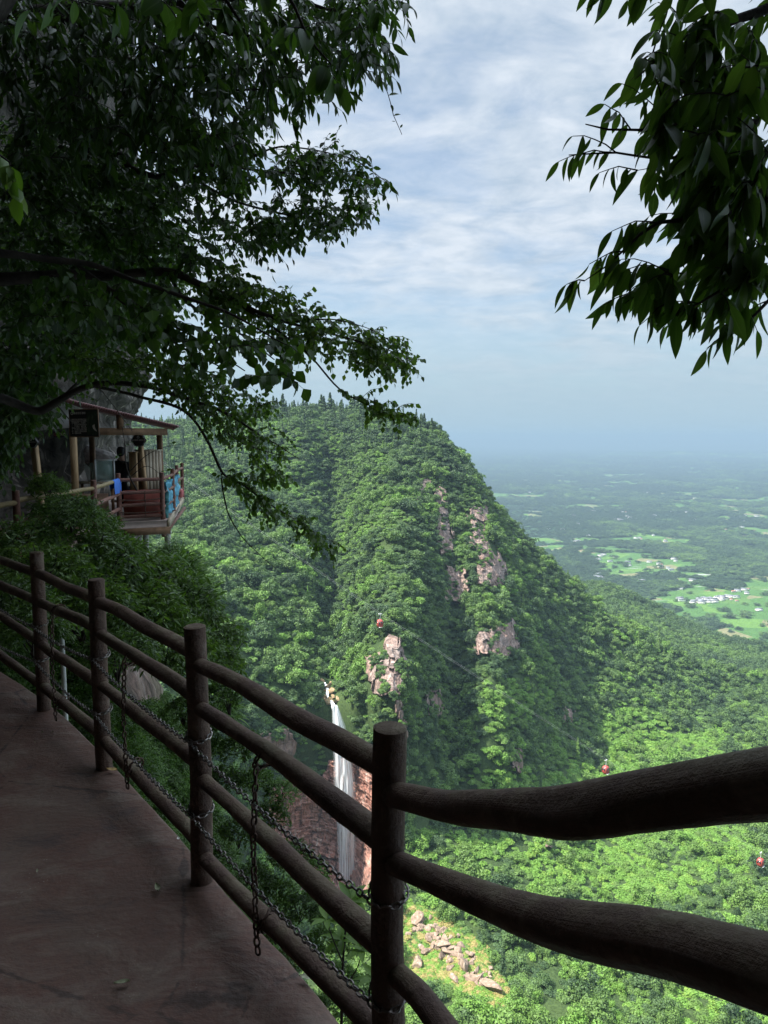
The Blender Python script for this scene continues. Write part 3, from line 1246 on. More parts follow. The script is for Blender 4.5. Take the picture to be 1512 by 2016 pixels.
def fall():
    vv = np.linspace(1388, 1800, 150)
    kn = [1388, 1400, 1430, 1480, 1540, 1620, 1700, 1800]
    lft = np.interp(vv, kn, [654, 655, 655, 657, 658, 663, 666, 668])
    rgt = np.interp(vv, kn, [663, 668, 679, 690, 699, 700, 700, 702])
    V, Fs, sA, sT = [], [], [], []
    for lay, (dy, sh) in enumerate(((0, 0), (1.6, 4))):
        ns = 40
        s = np.linspace(0, 1, ns)
        U = lft[:, None] + (rgt - lft)[:, None] * s[None, :] + (sh if lay else 0) * (s[None, :] - 0.5)
        t = (vv - 1388) / 412
        bow = np.sin(s * np.pi)[None, :] * 1.6
        Y = 330.5 - np.sqrt(t)[:, None] * 6 - dy - bow - 1.2 * fbm(np.stack([U / 5, np.repeat(vv[:, None], ns, 1) / 60, 0 * U + lay * 9], -1), 3, 77)
        V.append(Pn(U, np.repeat(vv[:, None], ns, 1), Y).reshape(-1, 3))
        Fs.append(grid_faces(len(vv), ns, lay * len(vv) * ns))
        sA.append(np.repeat(s[None, :], len(vv), 0).ravel())
        sT.append(np.repeat(t[:, None] * (1 + lay * 0.13) + lay * 3, ns, 1).ravel() if lay == 0 else np.repeat(t[:, None], ns, 1).ravel())
    me = mesh_from("waterfall", np.vstack(V), np.vstack(Fs), True)
    attr(me, 'across', np.concatenate(sA))
    attr(me, 'down', np.concatenate(sT))
    o = link("waterfall", me, MAT_FALL)
    tag(o, kind='structure')
    # foaming stream above the lip
    mb = MB()
    pts = []
    for u, v in ((640, 1342), (646, 1356), (645, 1370), (654, 1380), (659, 1392)):
        h, _ = hit_mountain(u, v)
        pts.append(h + Vector((0, -2.5, 0.3)))
    mb.tube(pts, [0.5, 0.9, 0.7, 0.9, 1.6], 6, True, 0.3, 4)
    tag(mb.build("stream", simple_mat("white_water", (0.8, 0.82, 0.84), 0.5), smooth=True), kind='structure')


fall()

# ---- boulders
def boulder_mesh(seed, mat):
    bm = bmesh.new()
    bmesh.ops.create_icosphere(bm, subdivisions=3, radius=1.0)
    g = np.random.default_rng(seed)
    co = np.array([tuple(v.co) for v in bm.verts])
    for _ in range(13):                         # planar breaks
        d = g.normal(size=3)
        d /= np.linalg.norm(d)
        k = g.uniform(0.34, 0.72)
        s = co @ d
        co -= np.clip(s - k, 0, None)[:, None] * d
    co *= g.uniform(0.7, 1.3, 3)
    co *= (1 + 0.08 * fbm(co * 1.6, 3, seed)[:, None])
    for v, c in zip(bm.verts, co):
        v.co = c
    me = bpy.data.meshes.new("boulder")
    bm.to_mesh(me)
    bm.free()
    me.materials.append(mat)
    return me


MAT_BOULDER = m_rock("tan_boulder_stone", ((0.13, 0.098, 0.072), (0.28, 0.21, 0.155), (0.25, 0.175, 0.125)), 2.0, 0.3, 0.0)
MAT_BOULDER2 = m_rock("ochre_boulder_stone", ((0.14, 0.10, 0.055), (0.32, 0.24, 0.13), (0.28, 0.19, 0.095)), 2.0, 0.2, 0.0)
BM = [boulder_mesh(40 + i, MAT_BOULDER) for i in range(5)]
BM2 = [boulder_mesh(60 + i, MAT_BOULDER2) for i in range(3)]
gB = random.Random(5)


def put_boulder(me, u, v, size, label, group):
    h, _ = hit_mountain(u, v)
    o = link("boulder", me)
    s = size
    o.location = h + Vector((0, -0.5 * s, 0.45 * s))
    o.scale = (s * gB.uniform(.7, 1.7), s * gB.uniform(.7, 1.3), s * gB.uniform(.6, 1.2))
    o.rotation_euler = (gB.uniform(-.5, .5), gB.uniform(-.5, .5), gB.uniform(0, 6.3))
    tag(o, label, "boulder", group)


big = [(912, 1900, 4.2), (958, 1938, 4.0), (866, 1860, 3.4), (818, 1812, 4.2), (868, 1885, 2.6), (822, 1895, 3.0), (845, 1850, 2.4), (905, 1862, 2.2), (895, 1925, 2.2),
       (936, 1925, 2.4), (884, 1908, 1.9), (925, 1880, 1.9), (842, 1872, 2.0), (830, 1868, 1.8), (878, 1850, 2.0), (815, 1830, 2.2), (862, 1835, 1.7)]
for u, v, s in big:
    put_boulder(gB.choice(BM), u, v, s, "tan boulder in the rock slide right of the nearest fence post", "boulders of the rock slide")
for _ in range(105):
    t = gB.random()
    u, v = 815 + 150 * t + gB.uniform(-22, 22), 1815 + 110 * t + gB.uniform(-22, 22)
    put_boulder(gB.choice(BM), u, v, gB.uniform(0.6, 2.0), "tan boulder in the rock slide right of the nearest fence post", "boulders of the rock slide")
for u, v, s in ((637, 1342, 2.2), (642, 1350, 2.0), (648, 1354, 2.6), (650, 1362, 2.8), (655, 1372, 2.6), (660, 1382, 2.2), (640, 1360, 1.6), (652, 1346, 1.8), (664, 1376, 2.4), (646, 1380, 2.6), (640, 1374, 2.0)):
    put_boulder(gB.choice(BM2), u, v, s * 0.75, "ochre boulder in the stream bed above the waterfall", "boulders above the waterfall")

# ---- conifers standing out on the crest
def tag_tint(o, t):
    o["tint"] = t


MAT_SOLO = m_foliage("tree_leaves", GREENS, 0.22, from_inst=False)
con_me = [conifer_model("crown", 700 + i, 750, MAT_SOLO) for i in range(4)]
mbt = MB()
mbt.tube([(0, 0, -0.05), (0, 0, 0.5), (0, 0, 0.97)], [0.014, 0.010, 0.003], 6)
trunk_me = mbt.mesh("trunk")
trunk_me.materials.append(MAT_BARK)
gC = random.Random(11)
cu = sorted([gC.uniform(470, 830) for _ in range(34)] + [545, 556, 590, 597, 604, 650, 668, 690, 702, 712, 835, 850, 866])
for u in cu:
    vr = np.interp(u, [c[0] for c in MCOL], [c[6][0] for c in MCOL])
    h = None
    for dv in (2, 6, 10, 16, 24):
        h, _ = hit_mountain(u, vr + dv)
        if h is not None:
            break
    if h is None:
        continue
    s = gC.choice([11, 14, 17, 20, 22]) * gC.uniform(0.9, 1.1) * (0.75 if u > 780 else 1)
    t = empty("conifer_tree", h - Vector((0, 0, 0.6)), "tall dark conifer standing on the mountain crest against the sky", "conifer", "conifers on the mountain crest")
    t.scale = (s * 1.35, s * 1.35, s)
    t.rotation_euler.z = gC.uniform(0, 6.3)
    link("trunk", trunk_me, None, t, False)
    c = link("crown", gC.choice(con_me), None, t, False)
    tag_tint(c, gC.uniform(0.05, 0.3))

# ---- houses on the plain
MAT_HW = simple_mat("white_house_wall", (0.78, 0.77, 0.74), 0.8, 0.2, 0.08, 0.2)
MAT_HR = simple_mat("grey_tile_roof", (0.20, 0.21, 0.23), 0.8, 0.2, 0.2, 0.3)
MAT_HR2 = simple_mat("red_tile_roof", (0.42, 0.20, 0.14), 0.8, 0.2, 0.2, 0.3)
MAT_WIN = simple_mat("dark_window", (0.05, 0.06, 0.07), 0.3, 0.5)


def house_model(w, d, h, roof):
    mb = MB()
    mb.box((0, 0, h / 2), (w, d, h))
    wl = mb.mesh("wall")
    wl.materials.append(MAT_HW)
    mb = MB()
    e = 0.7
    rh = d * 0.28
    v = [(-w / 2 - e, -d / 2 - e, h + 0.05), (w / 2 + e, -d / 2 - e, h + 0.05), (w / 2 + e, d / 2 + e, h + 0.05), (-w / 2 - e, d / 2 + e, h + 0.05), (-w / 2 - e, 0, h + rh), (w / 2 + e, 0, h + rh)]
    mb.add(v, [(0, 1, 5, 4), (2, 3, 4, 5), (0, 3, 2, 1)], [(0, 4, 3), (1, 2, 5)])
    rf = mb.mesh("roof")
    rf.materials.append(roof)
    mb = MB()
    for fx in (-0.33, 0, 0.33):
        for z in ((0.3, 0.72) if h > 5 else (0.5,)):
            mb.box((fx * w, -d / 2 - 0.03, h * z), (1.5, 0.06, 1.4))
    wn = mb.mesh("windows")
    wn.materials.append(MAT_WIN)
    return wl, rf, wn


HM = [house_model(15, 9, 7, MAT_HR), house_model(20, 10, 7, MAT_HR), house_model(12, 8, 4, MAT_HR2), house_model(24, 10, 8, MAT_HR)]
gH = random.Random(21)


def plain_hit(u, v):
    d = ray(u, v)
    t = (PLAIN_Z - CAM_Z) / d.z
    for _ in range(8):
        q = Vector((0, 0, CAM_Z)) + d * t
        t = (float(plain_height(np.array(q.x), np.array(q.y))) - CAM_Z) / d.z
    return Vector((0, 0, CAM_Z)) + d * t


def put_house(u, v, label, group, s=1.0):
    q = plain_hit(u, v)
    t = empty("farmhouse", q, label, "house", group)
    t.rotation_euler.z = gH.uniform(-0.6, 0.6)
    t.scale = (s, s, s)
    wl, rf, wn = gH.choice(HM)
    link("wall", wl, None, t, False)
    link("roof", rf, None, t, False)
    return t


spots = [(1182, 1096), (1188, 1094), (1178, 1103), (1212, 1098), (1201, 1107), (1239, 1115), (1236, 1109), (1278, 1108), (1305, 1095), (1309, 1098), (1318, 1100), (1326, 1102), (1333, 1101),
         (1330, 1106), (1296, 1112), (1302, 1113), (1300, 1117), (1315, 1120), (1321, 1124), (1305, 1135), (1299, 1147), (1264, 1146), (1258, 1143), (1174, 1137), (1180, 1139), (1186, 1141), (1192, 1139), (1178, 1133), (1207, 1138),
         (1363, 1145), (1340, 1161), (1404, 1152), (1426, 1156), (1398, 1113), (1413, 1112), (1405, 1111), (1444, 1166), (1452, 1165), (1465, 1163), (1472, 1161), (1470, 1170), (1494, 1203), (1310, 1067), (1290, 1069), (1480, 1067), (1508, 1064), (1369, 1094), (1312, 1078),
         (1342, 1184), (1338, 1181), (1506, 1121), (1395, 1049), (1360, 1050), (1240, 1021), (1215, 1030), (1205, 1033), (1370, 1022), (1440, 1015), (1465, 1017), (1350, 1010), (1078, 1085), (1145, 1087), (1160, 970), (1150, 972), (1170, 973), (1040, 1010), (1005, 968), (1360, 915), (1083, 983), (1420, 1005), (1490, 1018), (1280, 990), (1230, 1000)]
for u, v in spots:
    put_house(u, v, "small white farmhouse on its own among fields of the hazy plain", "scattered farmhouses on the plain", 0.9 if v > 1060 else 1.2)
for _ in range(30):
    u = gH.uniform(1360, 1452)
    put_house(u, 1186 - (u - 1360) * 0.075 + gH.uniform(-5, 5), "white house in the dense village at the foot of the hills", "village at the foot of the hills", gH.uniform(0.7, 1.0))

for _ in range(90):
    v = 893 + 175 * gH.random() ** 1.3
    u = gH.uniform(np.interp(v, [893, 1070], [960, 1100]), 1512)
    n_ = gH.choice([1, 1, 2, 3])
    for _k in range(n_):
        put_house(u + gH.uniform(-7, 7), v + gH.uniform(-1.2, 1.2), "small white farmhouse on its own among fields of the hazy plain", "scattered farmhouses on the plain", np.interp(v, [893, 950, 1070], [2.0, 1.2, 0.8]))

# ---- cableway
MAT_RED = simple_mat("red_cabin_paint", (0.30, 0.055, 0.045), 0.45, 0.5, 0.15, 2.0)
MAT_GLASSD = simple_mat("cabin_glass", (0.03, 0.035, 0.04), 0.15, 0.6, 0.2, 2.0)
MAT_STEEL = simple_mat("pale_steel", (0.55, 0.56, 0.55), 0.4, 0.5, 0.1, 3.0, 0.3)
CABLE = [(-300, 430, 215), (340, 928, 188), (560, 1080, 181), (748, 1209, 175), (960, 1347, 171), (1193, 1497, 167), (1498, 1679, 163), (1900, 1905, 158)]


def cable_pts(du, dy):
    return [P(u + du, v, y + dy) for u, v, y in CABLE]


for i, (du, dy) in enumerate(((0, 0), (5, 1.2))):
    mb = MB()
    mb.tube(cable_pts(du, dy), 0.010, 5)
    tag(mb.build("cable", MAT_STEEL), ("front" if i == 0 else "rear") + " steel cable of the ropeway crossing the valley", "cable", "ropeway cables")


def gondola_parts():
    # cabin: rounded tub narrower at floor and roof
    prof = [(0.0, 0.52, 0.52), (0.08, 0.66, 0.62), (0.55, 0.80, 0.74), (0.95, 0.82, 0.76), (1.5, 0.74, 0.70), (1.82, 0.52, 0.50), (1.92, 0.30, 0.30)]
    seg = 20
    V = []
    for z, a, b in prof:
        for k in range(seg):
            t = 2 * math.pi * k / seg
            c, s = math.cos(t), math.sin(t)
            e = 0.55
            V.append((a * abs(c) ** e * (1 if c > 0 else -1), b * abs(s) ** e * (1 if s > 0 else -1), z))
    n = len(prof)
    Q = [(i * seg + k, i * seg + (k + 1) % seg, (i + 1) * seg + (k + 1) % seg, (i + 1) * seg + k) for i in range(n - 1) for k in range(seg)]
    V += [(0, 0, 0), (0, 0, 1.94)]
    T = [(n * seg, (k + 1) % seg, k) for k in range(seg)] + [(n * seg + 1, (n - 1) * seg + k, (n - 1) * seg + (k + 1) % seg) for k in range(seg)]
    mb = MB()
    mb.add(V, Q, T)
    body = mb.mesh("cabin", True)
    body.materials.append(MAT_RED)
    wins = []
    for ax, off in ((0, 0.80), (1, 0.74)):
        for sg in (-1, 1):
            mb = MB()
            w = 1.05 if ax else 0.95
            lo, hi = off + 0.015, off - 0.04
            if ax == 0:
                v = [(sg * lo, -w / 2, 0.85), (sg * lo, w / 2, 0.85), (sg * hi, w / 2 * .8, 1.5), (sg * hi, -w / 2 * .8, 1.5)]
                v2 = [(x - sg * 0.1, y, z) for x, y, z in v]
            else:
                v = [(-w / 2, sg * lo, 0.85), (w / 2, sg * lo, 0.85), (w / 2 * .8, sg * hi, 1.5), (-w / 2 * .8, sg * hi, 1.5)]
                v2 = [(x, y - sg * 0.1, z) for x, y, z in v]
            mb.add(v + v2, [(0, 1, 2, 3), (4, 7, 6, 5), (0, 4, 5, 1), (1, 5, 6, 2), (2, 6, 7, 3), (3, 7, 4, 0)])
            m = mb.mesh("window")
            m.materials.append(MAT_GLASSD)
            wins.append(m)
    mb = MB()
    mb.box((0, 0, -0.06), (0.7, 0.7, 0.1))
    mb.box((0, -0.75, 0.1), (0.9, 0.3, 0.06))
    skid = mb.mesh("step")
    skid.materials.append(MAT_STEEL)
    mb = MB()
    mb.tube([(0, 0, 1.9), (0.05, 0, 2.4), (0.16, 0, 2.9), (0.0, 0, 3.25)], 0.06, 6)
    hang = mb.mesh("hanger", True)
    hang.materials.append(MAT_STEEL)
    mb = MB()
    mb.box((0, 0, 3.28), (0.8, 0.16, 0.16))
    for x in (-0.3, 0.3):
        mb.tube([(x, -0.1, 3.36), (x, 0.1, 3.36)], 0.12, 10)
    grip = mb.mesh("grip")
    grip.materials.append(MAT_STEEL)
    return body, wins, skid, hang, grip


GP = gondola_parts()
for (u, v, y, rz), lab in zip(((748, 1209, 175, 0.25), (1193, 1497, 167, 0.6), (1498, 1679, 163, 0.7)),
                              ("red gondola hanging before the mountain above the waterfall", "red gondola just above the top rail on the right", "red gondola low at the right edge between the rails")):
    q = P(u, v, y) - Vector((0, 0, 3.3))
    t = empty("gondola", q, lab, "gondola", "gondolas of the ropeway")
    t.rotation_euler.z = rz
    body, wins, skid, hang, grip = GP
    link("cabin", body, None, t, False)
    for w in wins:
        link("window", w, None, t, False)
    link("step", skid, None, t, False)
    link("hanger", hang, None, t, False)
    link("grip", grip, None, t, False)
# ================================================================== walkway, cliff, rails and the platform
gN = np.random.default_rng(77)


def m_concrete():
    m = MT("stained_red_concrete")
    v = m.coord('World')
    big = m.noise(v, 1.1, 5, 0.6, 0.4)
    mid = m.noise(m.coord('World', (2.0, 3.2, 1), (0, 0, R(35))), 1.6, 6, 0.65, 0.6)
    fine = m.noise(v, 40.0, 5, 0.65)
    scr = m.noise(m.coord('World', (1.2, 14.0, 1), (0, 0, R(-62))), 2.2, 6, 0.7, 0.5)
    wv = m.n('ShaderNodeTexWave', wave_type='RINGS', rings_direction='Z')
    wv.inputs['Scale'].default_value = 9.0
    wv.inputs['Distortion'].default_value = 7.0
    wv.inputs['Detail'].default_value = 2.0
    wv.inputs['Detail Scale'].default_value = 0.9
    m.l(m.coord('World', (1, 1, 1)), wv.inputs['Vector'])
    c = m.ramp(big, [(0.32, (0.110, 0.058, 0.041)), (0.5, (0.165, 0.086, 0.061)), (0.68, (0.155, 0.105, 0.078))])
    c = m.mix(m.math('MULTIPLY', m.rng(mid, 0.50, 0.64), 0.45), c, (0.29, 0.235, 0.185))
    c = m.mix(m.math('MULTIPLY', m.rng(mid, 0.30, 0.44, 1, 0), 0.7), c, (0.055, 0.045, 0.045))
    c = m.mix(m.math('MULTIPLY', m.rng(scr, 0.55, 0.72), 0.25), c, (0.32, 0.26, 0.215))
    c = m.mix(m.math('MULTIPLY', m.rng(fine, 0.35, 0.65), 0.35), c, (0.09, 0.07, 0.062))
    spk = m.voro(v, 55.0)
    c = m.mix(m.math('MULTIPLY', m.math('MULTIPLY', m.rng(spk, 0.10, 0.16, 1, 0), m.rng(m.noise(v, 3.1, 3), 0.56, 0.66)), 0.8), c, (0.36, 0.31, 0.26))
    # hairline cracks
    e = m.voro(m.coord('World', (1.0, 1.0, 1.0)), 0.75, 'DISTANCE_TO_EDGE')
    wob = m.math('ADD', e, m.math('MULTIPLY', m.math('SUBTRACT', m.noise(v, 9.0, 4), 0.5), 0.05))
    c = m.mix(m.math('MULTIPLY', m.rng(wob, 0.0, 0.006, 1, 0), 0.6), c, (0.03, 0.025, 0.022))
    h = m.math('ADD', m.math('ADD', m.math('MULTIPLY', fine, 0.35), m.math('MULTIPLY', mid, 1.1)),
               m.math('ADD', m.math('MULTIPLY', scr, 0.12), m.math('MULTIPLY', wv.outputs['Fac'], 0.04)))
    ro = m.rng(big, 0.3, 0.7, 0.50, 0.82)
    return m.done(m.pbsdf(c, ro, m.bump(h, 0.7, 0.02), 0.35))


def m_log(name="weathered_log", base=(0.105, 0.066, 0.05), light=(0.29, 0.22, 0.175), moss=0.5):
    m = MT(name)
    v = m.coord('World')
    n1 = m.noise(v, 6.0, 5, 0.6)
    n2 = m.noise(v, 34.0, 6, 0.7)
    gr = m.attr('along')
    g2 = m.attr('around')
    cx = m.n('ShaderNodeCombineXYZ')
    m.l(m.math('MULTIPLY', gr, 3.0), cx.inputs[0])
    m.l(m.math('MULTIPLY', g2, 26.0), cx.inputs[1])
    grain = m.noise(cx.outputs[0], 1.6, 5, 0.65, 0.3)
    c = m.ramp(n1, [(0.3, base), (0.55, (base[0] * 1.35, base[1] * 1.25, base[2] * 1.2)), (0.75, light)])
    c = m.mix(m.math('MULTIPLY', m.rng(grain, 0.48, 0.66), 0.16), c, (0.035, 0.026, 0.022))
    c = m.mix(m.math('MULTIPLY', m.rng(n2, 0.55, 0.75), 0.5), c, light)
    geo = m.n('ShaderNodeNewGeometry')
    sp = m.n('ShaderNodeSeparateXYZ')
    m.l(geo.outputs['Normal'], sp.inputs[0])
    up = m.rng(sp.outputs['Z'], 0.25, 0.85)
    mo = m.math('MULTIPLY', m.math('MULTIPLY', up, m.rng(n1, 0.42, 0.62)), moss)
    c = m.mix(mo, c, (0.17, 0.16, 0.085))
    h = m.math('ADD', m.math('MULTIPLY', grain, 0.16), m.math('MULTIPLY', n2, 0.9))
    return m.done(m.pbsdf(c, 0.72, m.bump(h, 1.0, 0.016), 0.35))


MAT_CONC = m_concrete()
MAT_LOG = m_log()
MAT_LOGR = m_log("red_brown_log", (0.15, 0.075, 0.058), (0.24, 0.16, 0.13), 0.15)
MAT_LOGY = m_log("mossy_yellow_log", (0.20, 0.155, 0.075), (0.30, 0.26, 0.15), 0.7)
MAT_LOGE = m_log("log_end_grain", (0.10, 0.075, 0.06), (0.19, 0.15, 0.12), 0.2)
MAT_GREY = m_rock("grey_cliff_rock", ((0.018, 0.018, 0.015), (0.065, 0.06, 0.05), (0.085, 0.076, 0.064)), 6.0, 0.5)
MAT_NEARSOIL = m_forest_floor()


def resample(pts, n):
    p = np.array(pts, float)
    d = np.concatenate([[0], np.cumsum(np.linalg.norm(np.diff(p, axis=0), axis=1))])
    return pchip(d, p, np.linspace(0, d[-1], n))


EDGE = [(2.3, -2.0), (1.25, -0.6), (0.62, 0.60), (0.045, 1.72), (-0.69, 2.69), (-1.46, 3.67), (-2.17, 4.50), (-3.1, 5.40), (-4.55, 6.9), (-5.25, 8.4), (-5.15, 10.0), (-5.1, 11.3), (-5.2, 13.2)]
WALL = [(40, -9), (12, -3.6), (4.0, -2.8), (0.8, -2.2), (-0.9, -1.4), (-1.25, 0.2), (-1.5, 1.1), (-1.85, 2.0), (-2.45, 3.2), (-3.5, 4.6), (-5.5, 6.4), (-7.0, 8.5), (-7.5, 11), (-7.7, 14), (-7.8, 17), (-8.3, 20), (-9.2, 24), (-11.5, 30), (-16, 45)]
SLOPE = [(14, -4.5), (4.0, -2.6), (2.3, -2.0), (1.25, -0.6), (0.62, 0.60), (0.045, 1.72), (-0.69, 2.69), (-1.46, 3.67), (-2.17, 4.50), (-3.1, 5.40), (-4.55, 6.9), (-5.25, 8.4), (-5.35, 10.0), (-5.9, 12), (-6.9, 14), (-7.5, 17), (-9.2, 21), (-13.0, 26), (-26, 45)]

# floor sheet between the outer edge and the cliff foot, with a thick outer lip
e = resample(EDGE, 220)
w = resample([(4.0, -3.0), (0.8, -2.6), (-1.3, -1.8), (-1.75, 0.2), (-2.1, 2.0), (-3.6, 4.2), (-5.5, 6.2), (-7.0, 8.5), (-7.5, 11), (-7.7, 13.4)], 220)
nw = 60
s = np.linspace(0, 1, nw) ** 1.5
g = e[:, None, :] * (1 - s)[None, :, None] + (w - np.array([0.4, 0]))[:, None, :] * s[None, :, None]
g3 = np.concatenate([g, np.zeros(g.shape[:2] + (1,))], -1)
g3[..., 2] = 0.012 * fbm(g3 * 1.4, 3, 5) + 0.004 * fbm(g3 * 9, 2, 6)
edge_n = 0.018 * fbm(np.stack([e[:, 0] * 5, e[:, 1] * 5, e[:, 0] * 0], -1), 3, 8)
g3[:, 0, 0] += edge_n
g3[:, 0, 2] -= 0.012
lip = g3[:, 0].copy()
lip[:, 2] = -0.14
lip2 = g3[:, 3].copy()
lip2[:, 2] = -0.16
grid = np.concatenate([lip2[:, None], lip[:, None], g3], 1)
tag(link("walkway", mesh_from("walkway", grid.reshape(-1, 3), grid_faces(*grid.shape[:2]), True), MAT_CONC), kind='structure')

# cliff wall with the overhang above the path
def sheet_from_path(path, prof_fn, zs, n, seed, amp, sgn):
    p = resample(path, n)
    t = np.gradient(p, axis=0)
    t /= np.linalg.norm(t, axis=1, keepdims=True)
    nrm = np.stack([t[:, 1], -t[:, 0]], -1) * sgn
    zz = np.asarray(zs, float)
    off = prof_fn(p, zz)                                   # n, nz
    g = np.empty((n, len(zz), 3))
    g[..., :2] = p[:, None] + nrm[:, None] * off[..., None]
    g[..., 2] = zz[None]
    return g, nrm


def wall_prof(p, z):
    k = np.interp(p[:, 1], [-3, 0, 0.9, 1.6, 2.5, 4, 9, 13, 18, 24], [1.2, 2.6, 1.6, 0.55, 0.36, 0.42, 0.36, 0.25, 0.25, 0.3])
    b = np.interp(z, [-3, 0, 1.8, 2.6, 3.2, 4.0, 6, 10, 25, 60, 110], [0, 0, 0.1, 0.5, 1.3, 2.3, 3.0, 3.4, 3.6, 2.0, -6])
    return k[:, None] * b[None]


zs = np.concatenate([np.linspace(-28, -3.2, 24), np.linspace(-3, 8, 90), np.linspace(8.3, 30, 60), np.linspace(31, 110, 40)])
g, nrm = sheet_from_path(WALL, wall_prof, zs, 360, 3, 1.0, 1)
q = g * np.array([1, 1, 1.8])
dn = 0.55 * fbm(q / 2.6, 4, 91) + 0.16 * fbm(q / 0.6, 3, 92) + 0.22 * (cell_noise(q[..., 0] + q[..., 1] * 0.6 + 0.4 * fbm(q / 1.5, 2, 94), q[..., 2] / 1.3 + 0.5 * fbm(q / 2, 2, 95), 93) - 0.5)
dn *= np.interp(g[..., 1], [0, 5, 12], [0.5, 0.9, 1.5])
g[..., :2] += nrm[:, None] * dn[..., None]
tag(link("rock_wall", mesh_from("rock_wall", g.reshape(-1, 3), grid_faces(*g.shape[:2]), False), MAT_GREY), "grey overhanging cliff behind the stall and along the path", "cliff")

# steep slope falling away below the path
def slope_prof(p, z):
    return np.interp(-z, [0.12, 0.5, 2, 6, 15, 40, 90, 160], [-0.25, 0.0, 0.7, 2.0, 5.0, 12, 26, 50])[None] * np.ones(len(p))[:, None]


zs = -np.concatenate([np.linspace(0.15, 4, 50), np.linspace(4.2, 20, 60), np.linspace(21, 160, 50)])
SG, nrm = sheet_from_path(SLOPE, slope_prof, zs, 300, 3, 1.0, 1)
dn = (0.5 * fbm(SG / 1.8, 3, 96) + 0.12 * fbm(SG / 0.5, 3, 97)) * np.clip(-SG[..., 2] / 1.5, 0.0, 1)
SG[..., :2] += nrm[:, None] * dn[..., None]
MAT_SLOPE = m_rock("mossy_slope_rock", ((0.05, 0.045, 0.035), (0.22, 0.15, 0.125), (0.16, 0.14, 0.09)), 5.0, 0.5)
tag(link("hillside", mesh_from("hillside", SG.reshape(-1, 3), grid_faces(*SG.shape[:2]), True), MAT_SLOPE), kind='structure')
slope_bvh = BVHTree.FromPolygons([tuple(x) for x in SG.reshape(-1, 3)], grid_faces(*SG.shape[:2]).tolist())


def hit_slope(u, v):
    h = slope_bvh.ray_cast(Vector((0, 0, CAM_Z)), ray(u, v), 120)
    return h[0], h[1]


# ------------------------------------------------------------------ logs
def log_mesh(name, pts, rad, seed, seg=14, n=None, rough=0.10, sag=0.0):
    """a rough tapering log along a polyline, with along/around for the grain and cut ends"""
    pts = np.array([tuple(p) for p in pts], float)
    d = np.concatenate([[0], np.cumsum(np.linalg.norm(np.diff(pts, axis=0), axis=1))])
    n = n or max(6, int(d[-1] / 0.035))
    t = np.linspace(0, d[-1], n)
    c = pchip(d, pts, t) if len(pts) > 2 else pts[0] + (pts[1] - pts[0]) * (t / d[-1])[:, None]
    r = np.interp(t, d, rad)
    c = c + 0.012 * np.stack([fbm(np.stack([t * 2.2 + seed * 3.3, 0 * t + k, 0 * t], -1), 2, seed + k) for k in range(3)], -1) * np.sin(np.pi * t / d[-1])[:, None]
    tg = np.gradient(c, axis=0)
    tg /= np.linalg.norm(tg, axis=1, keepdims=True)
    ref = np.array([0, 0, 1.0]) if abs(tg[:, 2]).mean() < 0.8 else np.array([1.0, 0, 0])
    a = np.cross(tg, ref)
    a /= np.linalg.norm(a, axis=1, keepdims=True)
    b = np.cross(tg, a)
    th = np.linspace(0, 2 * np.pi, seg, endpoint=False)
    ring = a[:, None] * np.cos(th)[None, :, None] + b[:, None] * np.sin(th)[None, :, None]
    q = np.stack([np.repeat(t[:, None] * 5, seg, 1), 1.2 * np.cos(th)[None] + 0 * t[:, None], 1.2 * np.sin(th)[None] + 0 * t[:, None] + seed * 5.5], -1)
    rr = r[:, None] * (1 + rough * 1.3 * fbm(q, 4, seed) + rough * 0.9 * fbm(np.stack([t * 1.6, 0 * t + seed, 0 * t], -1), 2, seed + 9)[:, None])
    v = c[:, None] + ring * rr[..., None]
    nv = n * seg
    V = v.reshape(-1, 3)
    i, k = np.meshgrid(np.arange(n - 1), np.arange(seg), indexing='ij')
    f = np.stack([i * seg + k, i * seg + (k + 1) % seg, (i + 1) * seg + (k + 1) % seg, (i + 1) * seg + k], -1).reshape(-1, 4)
    # slightly rounded cut ends
    V = np.vstack([V, v[0] * 0.8 + c[0] * 0.2 - tg[0] * r[0] * 0.10, v[-1] * 0.8 + c[-1] * 0.2 + tg[-1] * r[-1] * 0.10, [c[0] - tg[0] * r[0] * 0.07], [c[-1] + tg[-1] * r[-1] * 0.07]])
    k = np.arange(seg)
    k2 = (k + 1) % seg
    o0, o1, c0, c1 = nv, nv + seg, nv + 2 * seg, nv + 2 * seg + 1
    f = np.vstack([f, np.stack([k2, k, o0 + k, o0 + k2], -1), np.stack([nv - seg + k, nv - seg + k2, o1 + k2, o1 + k], -1)])
    tri = np.vstack([np.stack([o0 + k2, o0 + k, 0 * k + c0], -1), np.stack([o1 + k, o1 + k2, 0 * k + c1], -1)])
    me = mesh_from(name, V, [f, tri], True)
    al = np.concatenate([np.repeat(t, seg), np.zeros(seg), np.full(seg, d[-1]), [0], [d[-1]]])
    ar = np.concatenate([np.tile(np.abs(th / np.pi - 1), n), np.linspace(0, 1, seg), np.linspace(0, 1, seg), [0.5], [0.5]])
    attr(me, 'along', al + seed * 2.7)
    attr(me, 'around', ar)
    me.materials.append(MAT_LOGE if False else MAT_LOG)
    me.set_sharp_from_angle(angle=R(60))
    return me


fence = empty("log_fence", (-0.7, 2.69, 0), "dark brown log fence with four rails along the cliff walkway in front", "fence")


def part(name, me, parent, mat=None):
    if mat:
        me.materials.clear()
        me.materials.append(mat)
    return link(name, me, None, parent)


